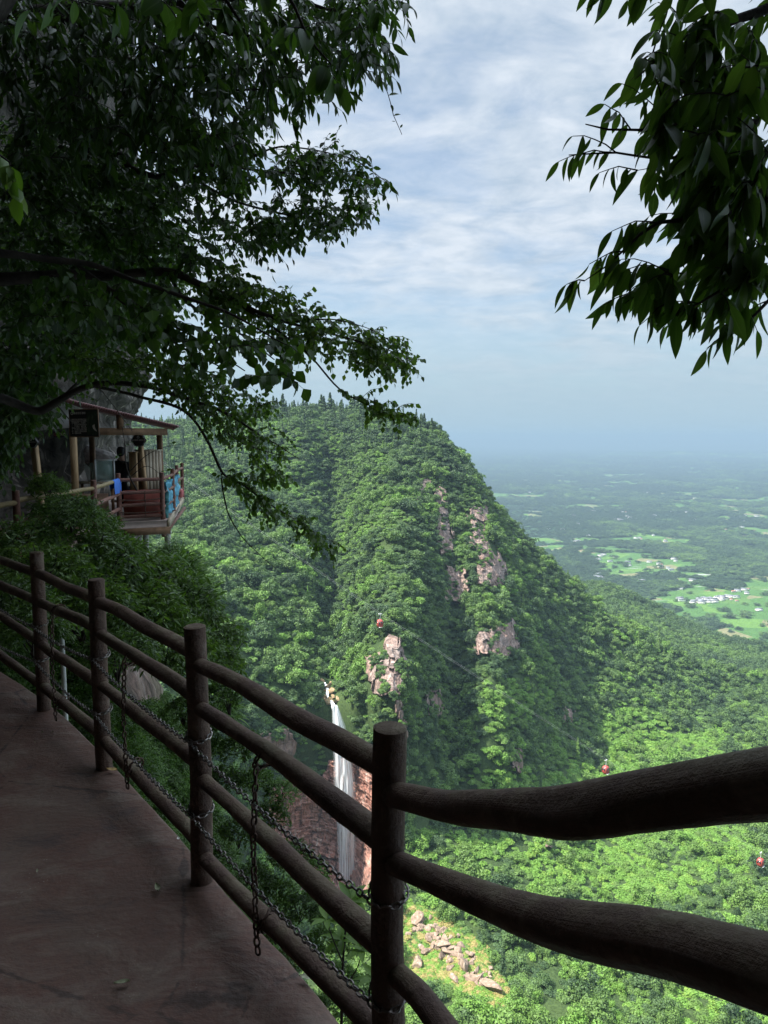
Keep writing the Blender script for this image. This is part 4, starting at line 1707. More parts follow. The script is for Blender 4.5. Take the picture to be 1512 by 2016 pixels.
POSTS = {'p3': (0.012, 1.70), 'p2': (-0.722, 2.66), 'p1': (-1.495, 3.64), 'p0': (-2.215, 4.47), 'pm': (-3.17, 5.36), 'p4': (0.60, 0.62)}
PH = {'p3': 1.035, 'p2': 1.035, 'p1': 1.02, 'p0': 1.03, 'pm': 1.02, 'p4': 1.55}
for i, (k, (x, y)) in enumerate(POSTS.items()):
    r = 0.041 if k != 'p4' else 0.05
    tilt = gN.uniform(-0.006, 0.006, 2)
    part("post", log_mesh("post", [(x, y, -0.06), (x + tilt[0], y + tilt[1], PH[k])], [r * 1.06, r], 20 + i, 18, 34, 0.05), fence)


def yy_at(k):
    return POSTS[k][1]


def rail(k0, v0, u0, k1, v1, u1, r0, r1, seed, mid=0.0):
    """rail between two posts; its ends sink into the posts"""
    a, b = P(u0, v0, yy_at(k0)), P(u1, v1, yy_at(k1))
    a.x, a.y = POSTS[k0]
    b.x, b.y = POSTS[k1]
    m = (a + b) / 2 + Vector((0, 0, mid))
    part("rail", log_mesh("rail", [a, a.lerp(m, 0.5) + Vector((0, 0, mid * 0.25)), m, m.lerp(b, 0.5) + Vector((0, 0, mid * 0.25)), b], [r0, r0 * .97, (r0 + r1) / 2 * 1.02, r1, r1], seed, 18, None, 0.13), fence)


RR = 0.0315
rail('p2', 1306, 391, 'p3', 1514, 765, 0.030, 0.034, 31, 0.012)
rail('p2', 1392, 397, 'p3', 1660, 765, 0.029, 0.033, 32, 0.012)
rail('p2', 1530, 400, 'p3', 1872, 765, 0.029, 0.033, 33, 0.0)
rail('p2', 1684, 402, 'p3', 2046, 765, 0.029, 0.032, 34, 0.0)
rail('p1', 1184, 190, 'p2', 1288, 391, 0.030, 0.031, 35, 0.01)
rail('p1', 1246, 195, 'p2', 1372, 397, 0.029, 0.031, 36, 0.0)
rail('p1', 1348, 200, 'p2', 1500, 400, 0.030, 0.030, 37, 0.0)
rail('p1', 1456, 205, 'p2', 1656, 402, 0.031, 0.030, 38, -0.01)
rail('p0', 1128, 80, 'p1', 1180, 190, 0.030, 0.031, 39, 0.0)
rail('p0', 1184, 84, 'p1', 1238, 195, 0.029, 0.030, 40, 0.0)
rail('p0', 1268, 86, 'p1', 1348, 200, 0.029, 0.030, 41, 0.0)
rail('p0', 1350, 90, 'p1', 1450, 205, 0.030, 0.032, 42, 0.0)
for j, (va, vb) in enumerate(((1098, 1128), (1146, 1184), (1204, 1266), (1283, 1350))):
    a, b = P(0, va, 5.02), P(80, vb, yy_at('p0'))
    b.x, b.y = POSTS['p0']
    a2 = b + (a - b) * 1.5
    a2.x, a2.y = POSTS['pm'] if j == 0 else POSTS['pm']
    part("rail", log_mesh("rail", [a2, b], [0.031, 0.029], 45 + j, 18, None, 0.08), fence)
# right-hand rails, climbing towards the steps behind the viewer
RT = [(765, 1562, 1.70), (880, 1590, 1.42), (1010, 1594, 1.17), (1110, 1598, 1.045), (1310, 1568, 0.885), (1512, 1541, 0.775), (1760, 1520, 0.66)]
part("rail", log_mesh("rail", [P(*q) for q in RT], [0.030, 0.033, 0.0395, 0.0415, 0.042, 0.0435, 0.046], 51, 26, 150, 0.11), fence)
RT = [(765, 1694, 1.70), (925, 1762, 1.42), (1058, 1803, 1.21), (1223, 1843, 1.03), (1343, 1868, 0.93), (1512, 1918, 0.81), (1760, 1990, 0.70)]
part("rail", log_mesh("rail", [P(*q) for q in RT], [0.029, 0.034, 0.039, 0.044, 0.045, 0.046, 0.047], 52, 26, 150, 0.11), fence)
RT = [(765, 1905, 1.70), (830, 1968, 1.58), (900, 2060, 1.45), (1200, 2350, 1.1), (1500, 2600, 0.85)]
part("rail", log_mesh("rail", [P(*q) for q in RT], [0.030, 0.032, 0.034, 0.04, 0.044], 53, 20, 110, 0.07), fence)

# ------------------------------------------------------------------ chains
MAT_CHAIN = simple_mat("rusty_chain_steel", (0.20, 0.175, 0.16), 0.38, 0.5, 0.5, 30.0, 0.8)
MAT_CHAINR = simple_mat("rusted_chain_iron", (0.10, 0.06, 0.045), 0.6, 0.4, 0.4, 30.0, 0.5)


def link_template(L, W, r, seg=5, nr=14):
    v, f = [], []
    for i in range(nr):
        t = 2 * math.pi * i / nr
        c, s_ = math.cos(t), math.sin(t)
        x = math.copysign(abs(c) ** 0.75, c) * (L / 2 - r)
        y = math.copysign(abs(s_) ** 0.85, s_) * (W / 2 - r)
        nv = Vector((c * W, s_ * L, 0)).normalized()
        for k in range(seg):
            a = 2 * math.pi * k / seg
            v.append((x + nv.x * math.cos(a) * r, y + nv.y * math.cos(a) * r, math.sin(a) * r))
    for i in range(nr):
        for k in range(seg):
            f.append((i * seg + k, i * seg + (k + 1) % seg, ((i + 1) % nr) * seg + (k + 1) % seg, ((i + 1) % nr) * seg + k))
    return np.array(v), np.array(f)


def chain_mb(mb, pts, L=0.030, W=0.021, r=0.0032, seed=0, roll0=0.0):
    p = np.array([tuple(x) for x in pts], float)
    d = np.concatenate([[0], np.cumsum(np.linalg.norm(np.diff(p, axis=0), axis=1))])
    pitch = L - 2.2 * r
    n = max(2, int(d[-1] / pitch))
    T, F = link_template(L, W, r)
    gg = np.random.default_rng(seed)
    for i in range(n):
        t0, t1 = d[-1] * i / n, d[-1] * (i + 1) / n
        a = np.array([np.interp(t0, d, p[:, k]) for k in range(3)])
        b = np.array([np.interp(t1, d, p[:, k]) for k in range(3)])
        x = (b - a) / (np.linalg.norm(b - a) + 1e-9)
        ref = np.array([0, 0, 1.0]) if abs(x[2]) < 0.9 else np.array([1.0, 0, 0])
        y = np.cross(ref, x)
        y /= np.linalg.norm(y)
        z = np.cross(x, y)
        ang = roll0 + (i % 2) * math.pi / 2 + gg.normal() * 0.25 + math.pi / 4
        yy = y * math.cos(ang) + z * math.sin(ang)
        zz = np.cross(x, yy)
        mb.add((a + b) / 2 + T[:, :1] * x + T[:, 1:2] * yy + T[:, 2:] * zz, F)


def loop_pts(cx, cy_, z, r, tilt=0.0, n=20, a0=0.0, az=0.0):
    out = []
    for i in range(n + 1):
        t = a0 + 2 * math.pi * i / n
        out.append(Vector((cx + r * math.cos(t), cy_ + r * math.sin(t), z + tilt * math.sin(t + az))))
    return out


def sag(a, b, s, n=12):
    return [a.lerp(b, i / n) - Vector((0, 0, s * 4 * (i / n) * (1 - i / n))) for i in range(n + 1)]


# rows along the fence, wound once round every post; they run on the path side of the posts
def chain_row(vs, label, seed):
    mb = MB()
    keys = ['pm', 'p0', 'p1', 'p2', 'p3']
    us = [-95, 78, 195, 396, 760]
    nodes = []
    for k, u, v in zip(keys, us, vs):
        y = yy_at(k) - 0.045
        q = P(u, v, y)
        c = POSTS[k]
        q.x, q.y = c[0] - 0.025, c[1] - 0.045
        nodes.append(q)
    for a, b in zip(nodes[:-1], nodes[1:]):
        chain_mb(mb, sag(a, b, 0.02), seed=seed)
    for k, q in zip(keys, nodes):
        chain_mb(mb, loop_pts(POSTS[k][0], POSTS[k][1], q.z + 0.012, 0.047, 0.012), seed=seed + 3)
    tag(mb.build("chain", MAT_CHAIN, smooth=True), label, "chain", "steel chains on the log fence")


chain_row((1150, 1234, 1298, 1462, 1786), "upper long chain strung along the log fence between second and third rails", 1)
chain_row((1235, 1302, 1406, 1608, 1990), "lower long chain strung along the log fence above the bottom rail", 2)


def drop_chain(k0, k1, f, vtop, vbot, label, seed, uu):
    a, b = Vector((*POSTS[k0], 0)), Vector((*POSTS[k1], 0))
    m = a.lerp(b, f)
    y = m.y
    d = (b - a).normalized()
    n = Vector((-d.y, d.x, 0))
    if n.dot(Vector((0, -1, 0))) < 0:
        n = -n
    pt_ = P(uu, vtop, y)
    pb_ = P(uu, vbot, y)
    mb = MB()
    top = Vector((m.x, m.y, pt_.z))
    bot = Vector((m.x, m.y, pb_.z))
    rl = 0.037
    # loop over the second rail, strand down, loop round the bottom rail with a loose tail
    for c, ph in ((top, 0), (bot, 1)):
        lp = []
        for i in range(19):
            t = 2 * math.pi * i / 18
            lp.append(c + n * math.cos(t) * rl + Vector((0, 0, 1)) * math.sin(t) * rl + d * (0.02 * math.sin(t + ph)))
        chain_mb(mb, lp, 0.036, 0.025, 0.0042, seed + ph)
    s0 = top + n * rl * 0.9 - Vector((0, 0, rl * 0.5))
    s1 = bot + n * rl * 1.2 + Vector((0, 0, rl * 0.5))
    chain_mb(mb, [s0, s0.lerp(s1, 0.5) + n * 0.01, s1], 0.036, 0.025, 0.0042, seed + 5)
    chain_mb(mb, [s1, s1 - Vector((0, 0, 0.05)), s1 - Vector((0, 0, 0.115)) + d * 0.012], 0.036, 0.025, 0.0042, seed + 6)
    tag(mb.build("chain", MAT_CHAINR, smooth=True), label, "chain", "rusted chains hanging on the log fence")


drop_chain('p2', 'p3', 0.455, 1494, 1812, "rusted chain hanging from the second rail beside the nearest post", 71, 530)
drop_chain('p1', 'p2', 0.40, 1296, 1508, "rusted chain hanging between the second and third nearest fence posts", 72, 266)
drop_chain('p0', 'p1', 0.37, 1202, 1384, "rusted chain hanging between the two far posts of the near fence", 73, 118)

# ------------------------------------------------------------------ leaves lying on the walkway
def flat_leaf_mesh(name, L, W, curl, mat, seed):
    n, k = 9, 5
    g_ = np.random.default_rng(seed)
    t = np.linspace(0, 1, n)
    wv_ = W * np.sin(np.pi * t ** 0.85) ** 0.9 / 2
    s_ = np.linspace(-1, 1, k)
    v = np.zeros((n, k, 3))
    v[..., 0] = wv_[:, None] * s_[None]
    v[..., 1] = (t[:, None] - 0.5) * L
    v[..., 2] = curl * (s_[None] ** 2) * W * 0.6 + curl * 0.5 * L * ((t[:, None] - 0.5) ** 2) + 0.004
    v[..., 0] += 0.06 * L * np.sin(t * 3)[:, None]
    me = mesh_from(name, v.reshape(-1, 3), grid_faces(n, k), True)
    me.materials.append(mat)
    return me


MAT_DRY = simple_mat("yellow_dry_leaf", (0.50, 0.36, 0.16), 0.7, 0.2, 0.3, 40)
MAT_PALE = simple_mat("pale_green_fallen_leaf", (0.36, 0.38, 0.24), 0.6, 0.3, 0.2, 40)
MAT_WHITE = simple_mat("white_petal", (0.7, 0.68, 0.62), 0.6, 0.3, 0.1, 40)


def floor_pt(u, v):
    d = ray(u, v)
    return Vector((0, 0, CAM_Z)) + d * (-CAM_Z / d.z) + Vector((0, 0, 0.012))


for u, v, L, W, rz, mt_, cl, lab in ((220, 1522, 0.055, 0.024, 1.3, MAT_DRY, 0.3, "yellow dry leaf on the path by the second post"),
                                      (309, 1757, 0.042, 0.018, 0.5, MAT_PALE, 0.5, "small pale leaf standing on edge on the path"),
                                      (240, 1945, 0.040, 0.014, 1.8, MAT_PALE, 0.5, "curled pale leaf on the path near the bottom of the photo"),
                                      (605, 1934, 0.046, 0.022, 1.4, MAT_PALE, 0.25, "flat pale green leaf at the path edge by the bottom rail"),
                                      (351, 1658, 0.016, 0.011, 0.3, MAT_WHITE, 0.4, "tiny white petal on the path near the second nearest post"),
                                      (73, 1722, 0.022, 0.006, 0.4, MAT_PALE, 0.4, "thin pale leaf scrap on the dark side of the path")):
    o = link("fallen_leaf", flat_leaf_mesh("fallen_leaf", L * 1.25, W * 1.25, cl, mt_, 3))
    o.location = floor_pt(u, v)
    o.rotation_euler = (0.0, 0.0, rz)
    tag(o, lab, "leaf", "leaves lying on the walkway")
# ================================================================== far platform with the stall
MAT_WOODN = MT("new_sawn_wood")
_v = MAT_WOODN.coord('Object', (6, 6, 0.9))
_n = MAT_WOODN.noise(_v, 3.0, 5, 0.6, 0.5)
MAT_WOODN = MAT_WOODN.done(MAT_WOODN.pbsdf(MAT_WOODN.ramp(_n, [(0.3, (0.26, 0.16, 0.08)), (0.55, (0.38, 0.26, 0.14)), (0.75, (0.46, 0.34, 0.20))]), 0.7, None, 0.3))
MAT_WOODB = simple_mat("brown_beam_wood", (0.17, 0.10, 0.055), 0.75, 0.25, 0.35, 6.0)
MAT_PLANKG = MT("grey_brown_planks")
_v = MAT_PLANKG.coord('Object', (14, 14, 0.8))
_n = MAT_PLANKG.noise(_v, 2.0, 5, 0.6, 0.3)
MAT_PLANKG = MAT_PLANKG.done(MAT_PLANKG.pbsdf(MAT_PLANKG.ramp(_n, [(0.3, (0.24, 0.17, 0.11)), (0.6, (0.52, 0.45, 0.34)), (0.8, (0.62, 0.56, 0.45))]), 0.75, None, 0.2))
MAT_ROOF = simple_mat("dark_red_sheet_roof", (0.13, 0.05, 0.045), 0.55, 0.35, 0.25, 4.0)
MAT_PANEL = simple_mat("grey_ceiling_panel", (0.42, 0.41, 0.39), 0.8, 0.2, 0.15, 3.0)
MAT_REDB = simple_mat("red_brown_board", (0.26, 0.065, 0.045), 0.6, 0.3, 0.3, 5.0)
MAT_DECKW = simple_mat("old_deck_concrete", (0.25, 0.20, 0.17), 0.85, 0.2, 0.3, 3.0)
MAT_WHITEC = simple_mat("white_painted_column", (0.50, 0.50, 0.46), 0.8, 0.2, 0.35, 5.0)
MAT_BLACKS = simple_mat("black_sign_face", (0.018, 0.016, 0.018), 0.4, 0.4, 0.2, 4.0)
MAT_INK = simple_mat("white_sign_lettering", (0.72, 0.70, 0.68), 0.6, 0.2, 0.05, 4.0)
MAT_BLUE = simple_mat("blue_cloth", (0.06, 0.17, 0.55), 0.85, 0.2, 0.15, 8.0)
MAT_TARP = simple_mat("cyan_tarpaulin", (0.11, 0.34, 0.46), 0.5, 0.4, 0.35, 5.0)
MAT_TARPG = simple_mat("teal_net", (0.05, 0.16, 0.16), 0.8, 0.2, 0.4, 9.0)
MAT_ALU = simple_mat("aluminium_frame", (0.68, 0.72, 0.72), 0.4, 0.5, 0.1, 3.0, 0.2)
MAT_SACK = simple_mat("white_plastic_sack", (0.62, 0.62, 0.60), 0.5, 0.4, 0.2, 9.0)
MAT_BROWNC = simple_mat("brown_cardboard", (0.30, 0.19, 0.13), 0.85, 0.2, 0.2, 5.0)
MAT_PINK = simple_mat("faded_red_plastic", (0.55, 0.16, 0.16), 0.5, 0.4, 0.15, 6.0)
_g = MT("greenish_glass")
_gb = _g.n('ShaderNodeBsdfPrincipled')
_gb.inputs['Base Color'].default_value = (0.42, 0.60, 0.55, 1)
_gb.inputs['Roughness'].default_value = 0.08
_gb.inputs['Alpha'].default_value = 0.38
MAT_GLASS = _g.done(_gb.outputs[0])

D = {'d0': (-5.2, 10.0), 'd1': (-5.15, 11.2), 'd2': (-5.12, 12.5), 'd3': (-5.60, 14.95), 'd4': (-4.82, 15.4), 'd5': (-5.12, 17.2), 'd6': (-5.72, 19.6), 'd7': (-6.05, 21.3)}

# deck slab with edge beams
deck = empty("viewing_platform", (-6.0, 16.5, -0.02), "cantilevered timber and concrete platform carrying the stall", "platform")
poly = [(-5.35, 13.2), (-5.72, 14.7), (-4.70, 15.22), (-5.06, 17.2), (-5.66, 19.7), (-6.12, 21.5), (-8.6, 21.5), (-8.3, 17), (-8.0, 13.2)]
n = len(poly)
mb = MB()
mb.add([(x, y, -0.004) for x, y in poly] + [(x, y, -0.14) for x, y in poly], [(i, (i + 1) % n, n + (i + 1) % n, n + i) for i in range(n)])
me = mb.mesh("deck")
bm = bmesh.new()
bm.from_mesh(me)
bm.verts.ensure_lookup_table()
bm.faces.new([bm.verts[i] for i in range(n)])
bm.faces.new([bm.verts[n + i] for i in reversed(range(n))])
bm.normal_update()
bm.to_mesh(me)
bm.free()
link("deck", me, MAT_DECKW, deck)
mb = MB()
mb.bar((-5.74, 14.72, -0.215), (-4.62, 15.22, -0.215), 0.16, 0.14)
mb.build("edge_beam", MAT_WOODB, deck)
mb = MB()
mb.bar((-4.67, 15.30, -0.075), (-6.10, 21.5, -0.075), 0.06, 0.15)
mb.build("edge_board", MAT_PLANKG, deck)
mb = MB()
mb.tube([(-4.85, 15.5, -0.36), (-6.1, 21.6, -0.36)], 0.05, 8)
mb.build("joist", MAT_LOGR, deck)
for x, y, z0, r in ((-4.86, 15.62, -9, 0.07), (-4.9, 14.35, -10, 0.06)):
    pass
for x, y, zt, lab in ((-4.84, 15.75, -0.30, "white round column under the outer corner of the stall platform"), (-5.62, 16.6, -0.16, "white column in the bushes under the middle of the platform"), (-3.02, 6.5, 0.12, "thin white pipe standing behind the rails at the far left")):
    mb = MB()
    r = 0.068 if y > 10 else 0.022
    zz = np.linspace(zt, zt - (2.6 if y > 10 else 9), 9)
    mb.tube([(x, y, z) for z in zz], r, 14)
    mb.tube([(x, y, zt - 0.06), (x, y, zt)], r * 1.25, 14)
    tag(mb.build("support_column", MAT_WHITEC, smooth=True), lab, "column", "white supports below the path")

# log fence round the platform
far_f = empty("log_fence", (-5.6, 14.95, 0), "red brown log fence around the far stall platform", "fence")
for i, (k, (x, y)) in enumerate(D.items()):
    part("post", log_mesh("post", [(x, y, -0.05), (x, y, 1.02)], [0.052, 0.048], 120 + i, 12, 14, 0.05), far_f, MAT_LOGR)
keys = list(D)
j = 0
for a, b in zip(keys[:-1], keys[1:]):
    hs = (0.88, 0.61, 0.34, 0.09) if a in ('d3',) else (0.88, 0.58, 0.27)
    for h in hs:
        j += 1
        pa, pb = Vector((*D[a], h)), Vector((*D[b], h))
        mt_ = MAT_LOGY if (a in ('d0', 'd1', 'd2') and h > 0.8) else MAT_LOGR
        part("rail", log_mesh("rail", [pa, pb], [0.038, 0.036], 140 + j, 10, 20, 0.1), far_f, mt_)
a, b = Vector((*D['d0'], 0.85)), Vector((-5.6, 8.3, 0.80))
part("rail", log_mesh("rail", [a, b], [0.038, 0.04], 180, 10, 16, 0.1), far_f, MAT_LOGY)
a, b = Vector((*D['d0'], 0.50)), Vector((-5.6, 8.3, 0.46))
part("rail", log_mesh("rail", [a, b], [0.036, 0.036], 181, 10, 16, 0.1), far_f, MAT_LOGR)
mb = MB()
a, b = Vector((*D['d3'], 0)), Vector((*D['d4'], 0))
out = Vector((0.04, -0.055, 0))
for z in (0.47, 0.20):
    chain_mb(mb, sag(a + out + Vector((0, 0, z)), b + out + Vector((0, 0, z)), 0.03), 0.045, 0.03, 0.006, 5)
m_ = a.lerp(b, 0.57) + out
chain_mb(mb, [m_ + Vector((0, 0, 0.64)), m_ + Vector((0, 0, 0.08))], 0.045, 0.03, 0.006, 6)
tag(mb.build("chain", MAT_CHAINR, smooth=True), "thin chains across the far platform fence in front of the red board", "chain")

# pavilion of the stall
pav = empty("stall_shelter", (-5.9, 16.2, 0), "open stall shelter with dark red roof on the far platform", "shelter")


def roof_side(xa, za, xb, zb, y0, y1, skew):
    nx, ny = 60, 3
    xs = np.linspace(0, 1, nx)
    V = []
    for th in (0, 0.045):
        for iy in range(ny):
            f = iy / (ny - 1)
            for t in xs:
                V.append((xa + (xb - xa) * t - 0.31 * (y1 - y0) * f - (0.0 if skew else 0.0), y0 + (y1 - y0) * f + skew * t, za + (zb - za) * t - th))
    V = np.array(V)
    return V, nx, ny


def build_roof(xa, za, xb, zb, y0, y1, skew, mat, name):
    V, nx, ny = roof_side(xa, za, xb, zb, y0, y1, skew)
    o = nx * ny
    f = [grid_faces(ny, nx), grid_faces(ny, nx, o)[:, ::-1]]
    i = np.arange(nx - 1)
    f.append(np.stack([i, o + i, o + i + 1, i + 1], -1))
    i = i + nx * (ny - 1)
    f.append(np.stack([i + 1, o + i + 1, o + i, i], -1))
    r = np.arange(ny - 1) * nx
    f.append(np.stack([r, r + nx, o + r + nx, o + r], -1))
    r = r + nx - 1
    f.append(np.stack([o + r, o + r + nx, r + nx, r], -1))
    # corrugation runs down the slope: ripple along y is below a pixel, so ripple the eave
    return link(name, mesh_from(name, V, np.vstack(f)), mat, pav)


build_roof(-6.42, 2.52, -4.72, 2.02, 14.6, 18.2, 1.6, MAT_ROOF, "roof")
build_roof(-6.44, 2.505, -8.1, 1.90, 14.6, 18.2, 0.0, MAT_PANEL, "roof_panel")
mb = MB()
mb.tube([(-6.43, 14.55, 2.53), (-7.58, 18.3, 2.53)], 0.06, 8)
mb.build("ridge_cap", MAT_ROOF, pav)
# corrugated sheet standing along the right eave (visible ends of the sheets)
mb = MB()
for i in range(46):
    t = i / 45
    x = -6.42 + 1.72 * t
    mb.tube([(x, 14.56 + 1.6 * t, 2.515 - 0.5 * t), (x, 14.70 + 1.6 * t, 2.525 - 0.5 * t)], 0.034, 6)
mb.build("sheet_ends", MAT_ROOF, pav)
for x, y in ((-6.42, 14.75), (-5.36, 17.05), (-7.2, 17.6), (-5.75, 18.3)):
    mb = MB()
    mb.box((x, y, 0.98), (0.11, 0.11, 1.96))
    mb.build("post", MAT_WOODN if y < 15 else MAT_WOODB, pav)
mb = MB()
mb.bar((-6.5, 14.78, 1.90), (-4.9, 16.1, 1.90), 0.10, 0.15)
mb.build("beam", MAT_WOODB, pav)
mb = MB()
mb.bar((-5.68, 15.40, 1.96), (-5.68, 15.40, 2.27), 0.12, 0.12, (0, 1, 0))
mb.build("king_post", MAT_WOODB, pav)
mb = MB()
mb.add([(-6.42, 14.72, 2.44), (-7.7, 14.72, 2.0), (-7.7, 14.72, 1.86), (-6.42, 14.72, 1.98), (-6.42, 14.75, 2.44), (-7.7, 14.75, 2.0), (-7.7, 14.75, 1.86), (-6.42, 14.75, 1.98)], [(0, 1, 2, 3), (7, 6, 5, 4), (0, 4, 5, 1), (2, 6, 7, 3), (1, 5, 6, 2), (0, 3, 7, 4)])
mb.build("gable_panel", MAT_PANEL, pav)


# ---- signs
def text_part(body, size, loc, parent, mat, name="lettering", align='CENTER'):
    cu_ = bpy.data.curves.new(name, 'FONT')
    cu_.body = body
    cu_.size = size
    cu_.align_x = align
    cu_.align_y = 'CENTER'
    cu_.extrude = 0.001
    cu_.resolution_u = 2
    tmp = bpy.data.objects.new(name, cu_)
    COL.objects.link(tmp)
    bpy.context.view_layer.update()
    me = bpy.data.meshes.new_from_object(tmp.evaluated_get(bpy.context.evaluated_depsgraph_get()))
    bpy.data.objects.remove(tmp)
    me.materials.clear()
    me.materials.append(mat)
    o = link(name, me, None, parent, False)
    o.location = loc
    o.rotation_euler = (R(90), 0, 0)
    return o


def plate(name, outline, th, mat, parent, inset=None):
    n = len(outline)
    bm = bmesh.new()
    a = [bm.verts.new((x, -th / 2, z)) for x, z in outline]
    b = [bm.verts.new((x, th / 2, z)) for x, z in outline]
    bm.faces.new(a)
    bm.faces.new(list(reversed(b)))
    for i in range(n):
        bm.faces.new((a[i], b[i], b[(i + 1) % n], a[(i + 1) % n]))
    bmesh.ops.recalc_face_normals(bm, faces=bm.faces)
    me = bpy.data.meshes.new(name)
    bm.to_mesh(me)
    bm.free()
    return link(name, me, mat, parent, False)


def rim(name, outline, r, mat, parent, y):
    mb = MB()
    mb.tube([(x, y, z) for x, z in outline] + [(outline[0][0], y, outline[0][1])], r, 6, False)
    o = mb.build(name, mat, None)
    o.parent = parent
    return o


def ring_pts(r, cx, cz, n=20):
    return [(cx + r * math.cos(2 * math.pi * i / n), cz + r * math.sin(2 * math.pi * i / n)) for i in range(n)]


board = empty("notice_board", P(166, 833, 14.25), "large black notice board with white Chinese text hung under the stall roof", "notice board")
board.rotation_euler.z = R(-22)
plate("panel", [(-0.37, -0.265), (0.37, -0.265), (0.37, 0.265), (-0.37, 0.265)], 0.03, MAT_BLACKS, board)
rim("frame", [(-0.375, -0.27), (0.375, -0.27), (0.375, 0.27), (-0.375, 0.27)], 0.012, MAT_WOODB, board, -0.012)
text_part("旅游景区须知", 0.052, (-0.10, -0.017, 0.195), board, MAT_INK, "title")
rim("emblem", ring_pts(0.026, -0.295, 0.195), 0.006, MAT_INK, board, -0.018)
lines = ["请遵守景区游览秩序注意安全", "游客须沿栈道行走不得攀爬", "请勿翻越护栏，注意脚下", "一、请勿在栈道内追逐打闹", "二、严禁烟火，保护环境", "请勿乱扔垃圾，爱护花草树木", "三、老人和儿童须有人陪护", "四、雷雨天气请勿在此停留", "五、请服从管理"]
text_part("\n".join(lines), 0.034, (-0.315, -0.017, -0.065), board, MAT_INK, "lettering", 'LEFT')
# picture of a waterfall glen printed on the right half
pm_ = MT("printed_glen_picture")
_v = pm_.coord('Object', (14, 1, 5))
MAT_PIC = pm_.done(pm_.pbsdf(pm_.ramp(pm_.noise(_v, 1.0, 5, 0.6), [(0.35, (0.01, 0.02, 0.012)), (0.55, (0.03, 0.06, 0.03)), (0.72, (0.10, 0.14, 0.09))]), 0.4))
o = plate("picture", [(0.075, -0.235), (0.34, -0.235), (0.34, 0.235), (0.075, 0.235)], 0.004, MAT_PIC, board)
o.location = (0, -0.018, 0)
o = plate("white_shape", [(0.225, -0.06), (0.25, -0.03), (0.265, -0.045), (0.285, -0.02), (0.29, -0.09), (0.335, -0.165), (0.30, -0.155), (0.245, -0.115)], 0.003, MAT_INK, board)
o.location = (0, -0.0225, 0)

small = empty("warning_sign", P(118, 855, 14.35), "small dark no smoking sign left of the big notice board", "sign")
small.rotation_euler.z = R(-22)
plate("panel", [(-0.16, -0.06), (0.16, -0.06), (0.16, 0.06), (-0.16, 0.06)], 0.02, simple_mat("dark_purple_sign", (0.04, 0.02, 0.045), 0.5, 0.3, 0.2, 3.0), small)
rim("prohibition_ring", ring_pts(0.034, -0.108, 0.0), 0.006, simple_mat("faded_red_ring", (0.45, 0.14, 0.17), 0.6), small, -0.013)
mb = MB()
mb.bar((-0.132, -0.013, 0.024), (-0.084, -0.013, -0.024), 0.006, 0.008, (0, 1, 0))
o = mb.build("bar", simple_mat("faded_red_bar", (0.45, 0.14, 0.17), 0.6))
o.parent = small
text_part("禁止吸烟", 0.062, (0.045, -0.0115, 0), small, MAT_INK)


def oval_sign(px, py, y, w, h, label, t1, lean, zbot):
    c = P(px, py, y)
    t = empty("oval_sign", (c.x, c.y, c.z), label, "sign", "black shaped signs on wooden posts")
    t.rotation_euler.z = R(-18)
    a, b = w / 2, h / 2
    o_ = [(-a, 0), (-a * .86, b * .32), (-a * .72, b * .5), (-a * .62, b * .82), (-a * .3, b), (a * .3, b), (a * .62, b * .82), (a * .72, b * .5), (a * .86, b * .32), (a, 0), (a * .86, -b * .32), (a * .72, -b * .5), (a * .62, -b * .82), (a * .3, -b), (-a * .3, -b), (-a * .62, -b * .82), (-a * .72, -b * .5), (-a * .86, -b * .32)]
    plate("panel", o_, 0.024, MAT_BLACKS, t)
    rim("rim", [(x * .93, z * .92) for x, z in o_], 0.004, MAT_PANEL, t, -0.013)
    rim("emblem", ring_pts(h * 0.09, 0, b * 0.52), 0.006, MAT_INK, t, -0.014)
    text_part(t1, w * 0.105, (0, -0.0135, b * 0.02), t, MAT_INK)
    text_part("— — — —", w * 0.05, (0, -0.0135, -b * 0.4), t, MAT_PANEL, "small_print")
    mb = MB()
    mb.bar((0.02, 0.035, -b + 0.04), (0.02 + lean, 0.035, zbot - c.z), 0.095, 0.075, (0, 1, 0))
    o = mb.build("post", MAT_WOODN)
    o.parent = t
    return t


oval_sign(62, 871, 11.6, 0.28, 0.185, "black shaped sign on a wooden post at the far left", "小心碰头注意安全", 0.12, 0.0)
oval_sign(273, 867, 15.75, 0.40, 0.27, "black shaped sign on a leaning wooden post before the stall", "请勿翻越 注意安全", 0.12, 0.0)

# ---- things in the stall
cup = empty("cupboard", (-5.46, 16.5, 0), "pale plank cupboard at the right end of the stall", "cupboard")
cup.rotation_euler.z = R(-42)
mb = MB()
mb.box((0, 0, 0.74), (0.40, 0.42, 1.46))
mb.build("carcass", MAT_WOODN, cup).matrix_parent_inverse = Matrix()
for i in range(5):
    mb = MB()
    mb.box((0.212, -0.168 + i * 0.084, 0.75), (0.02, 0.080, 1.47))
    mb.build("plank", MAT_PLANKG, cup).matrix_parent_inverse = Matrix()
mb = MB()
mb.box((0, 0, 1.485), (0.46, 0.46, 0.025))
mb.build("top", MAT_PLANKG, cup).matrix_parent_inverse = Matrix()
mb = MB()
mb.box((0, 0, 0.72), (0.15, 0.12, 1.44))
mb.box((0, 0, 1.45), (0.19, 0.16, 0.02))
o = mb.build("wooden_pillar", MAT_WOODN)
o.location = (-5.60, 15.9, 0)
tag(o, "brown wooden pillar between the seated person and the cupboard", "pillar")

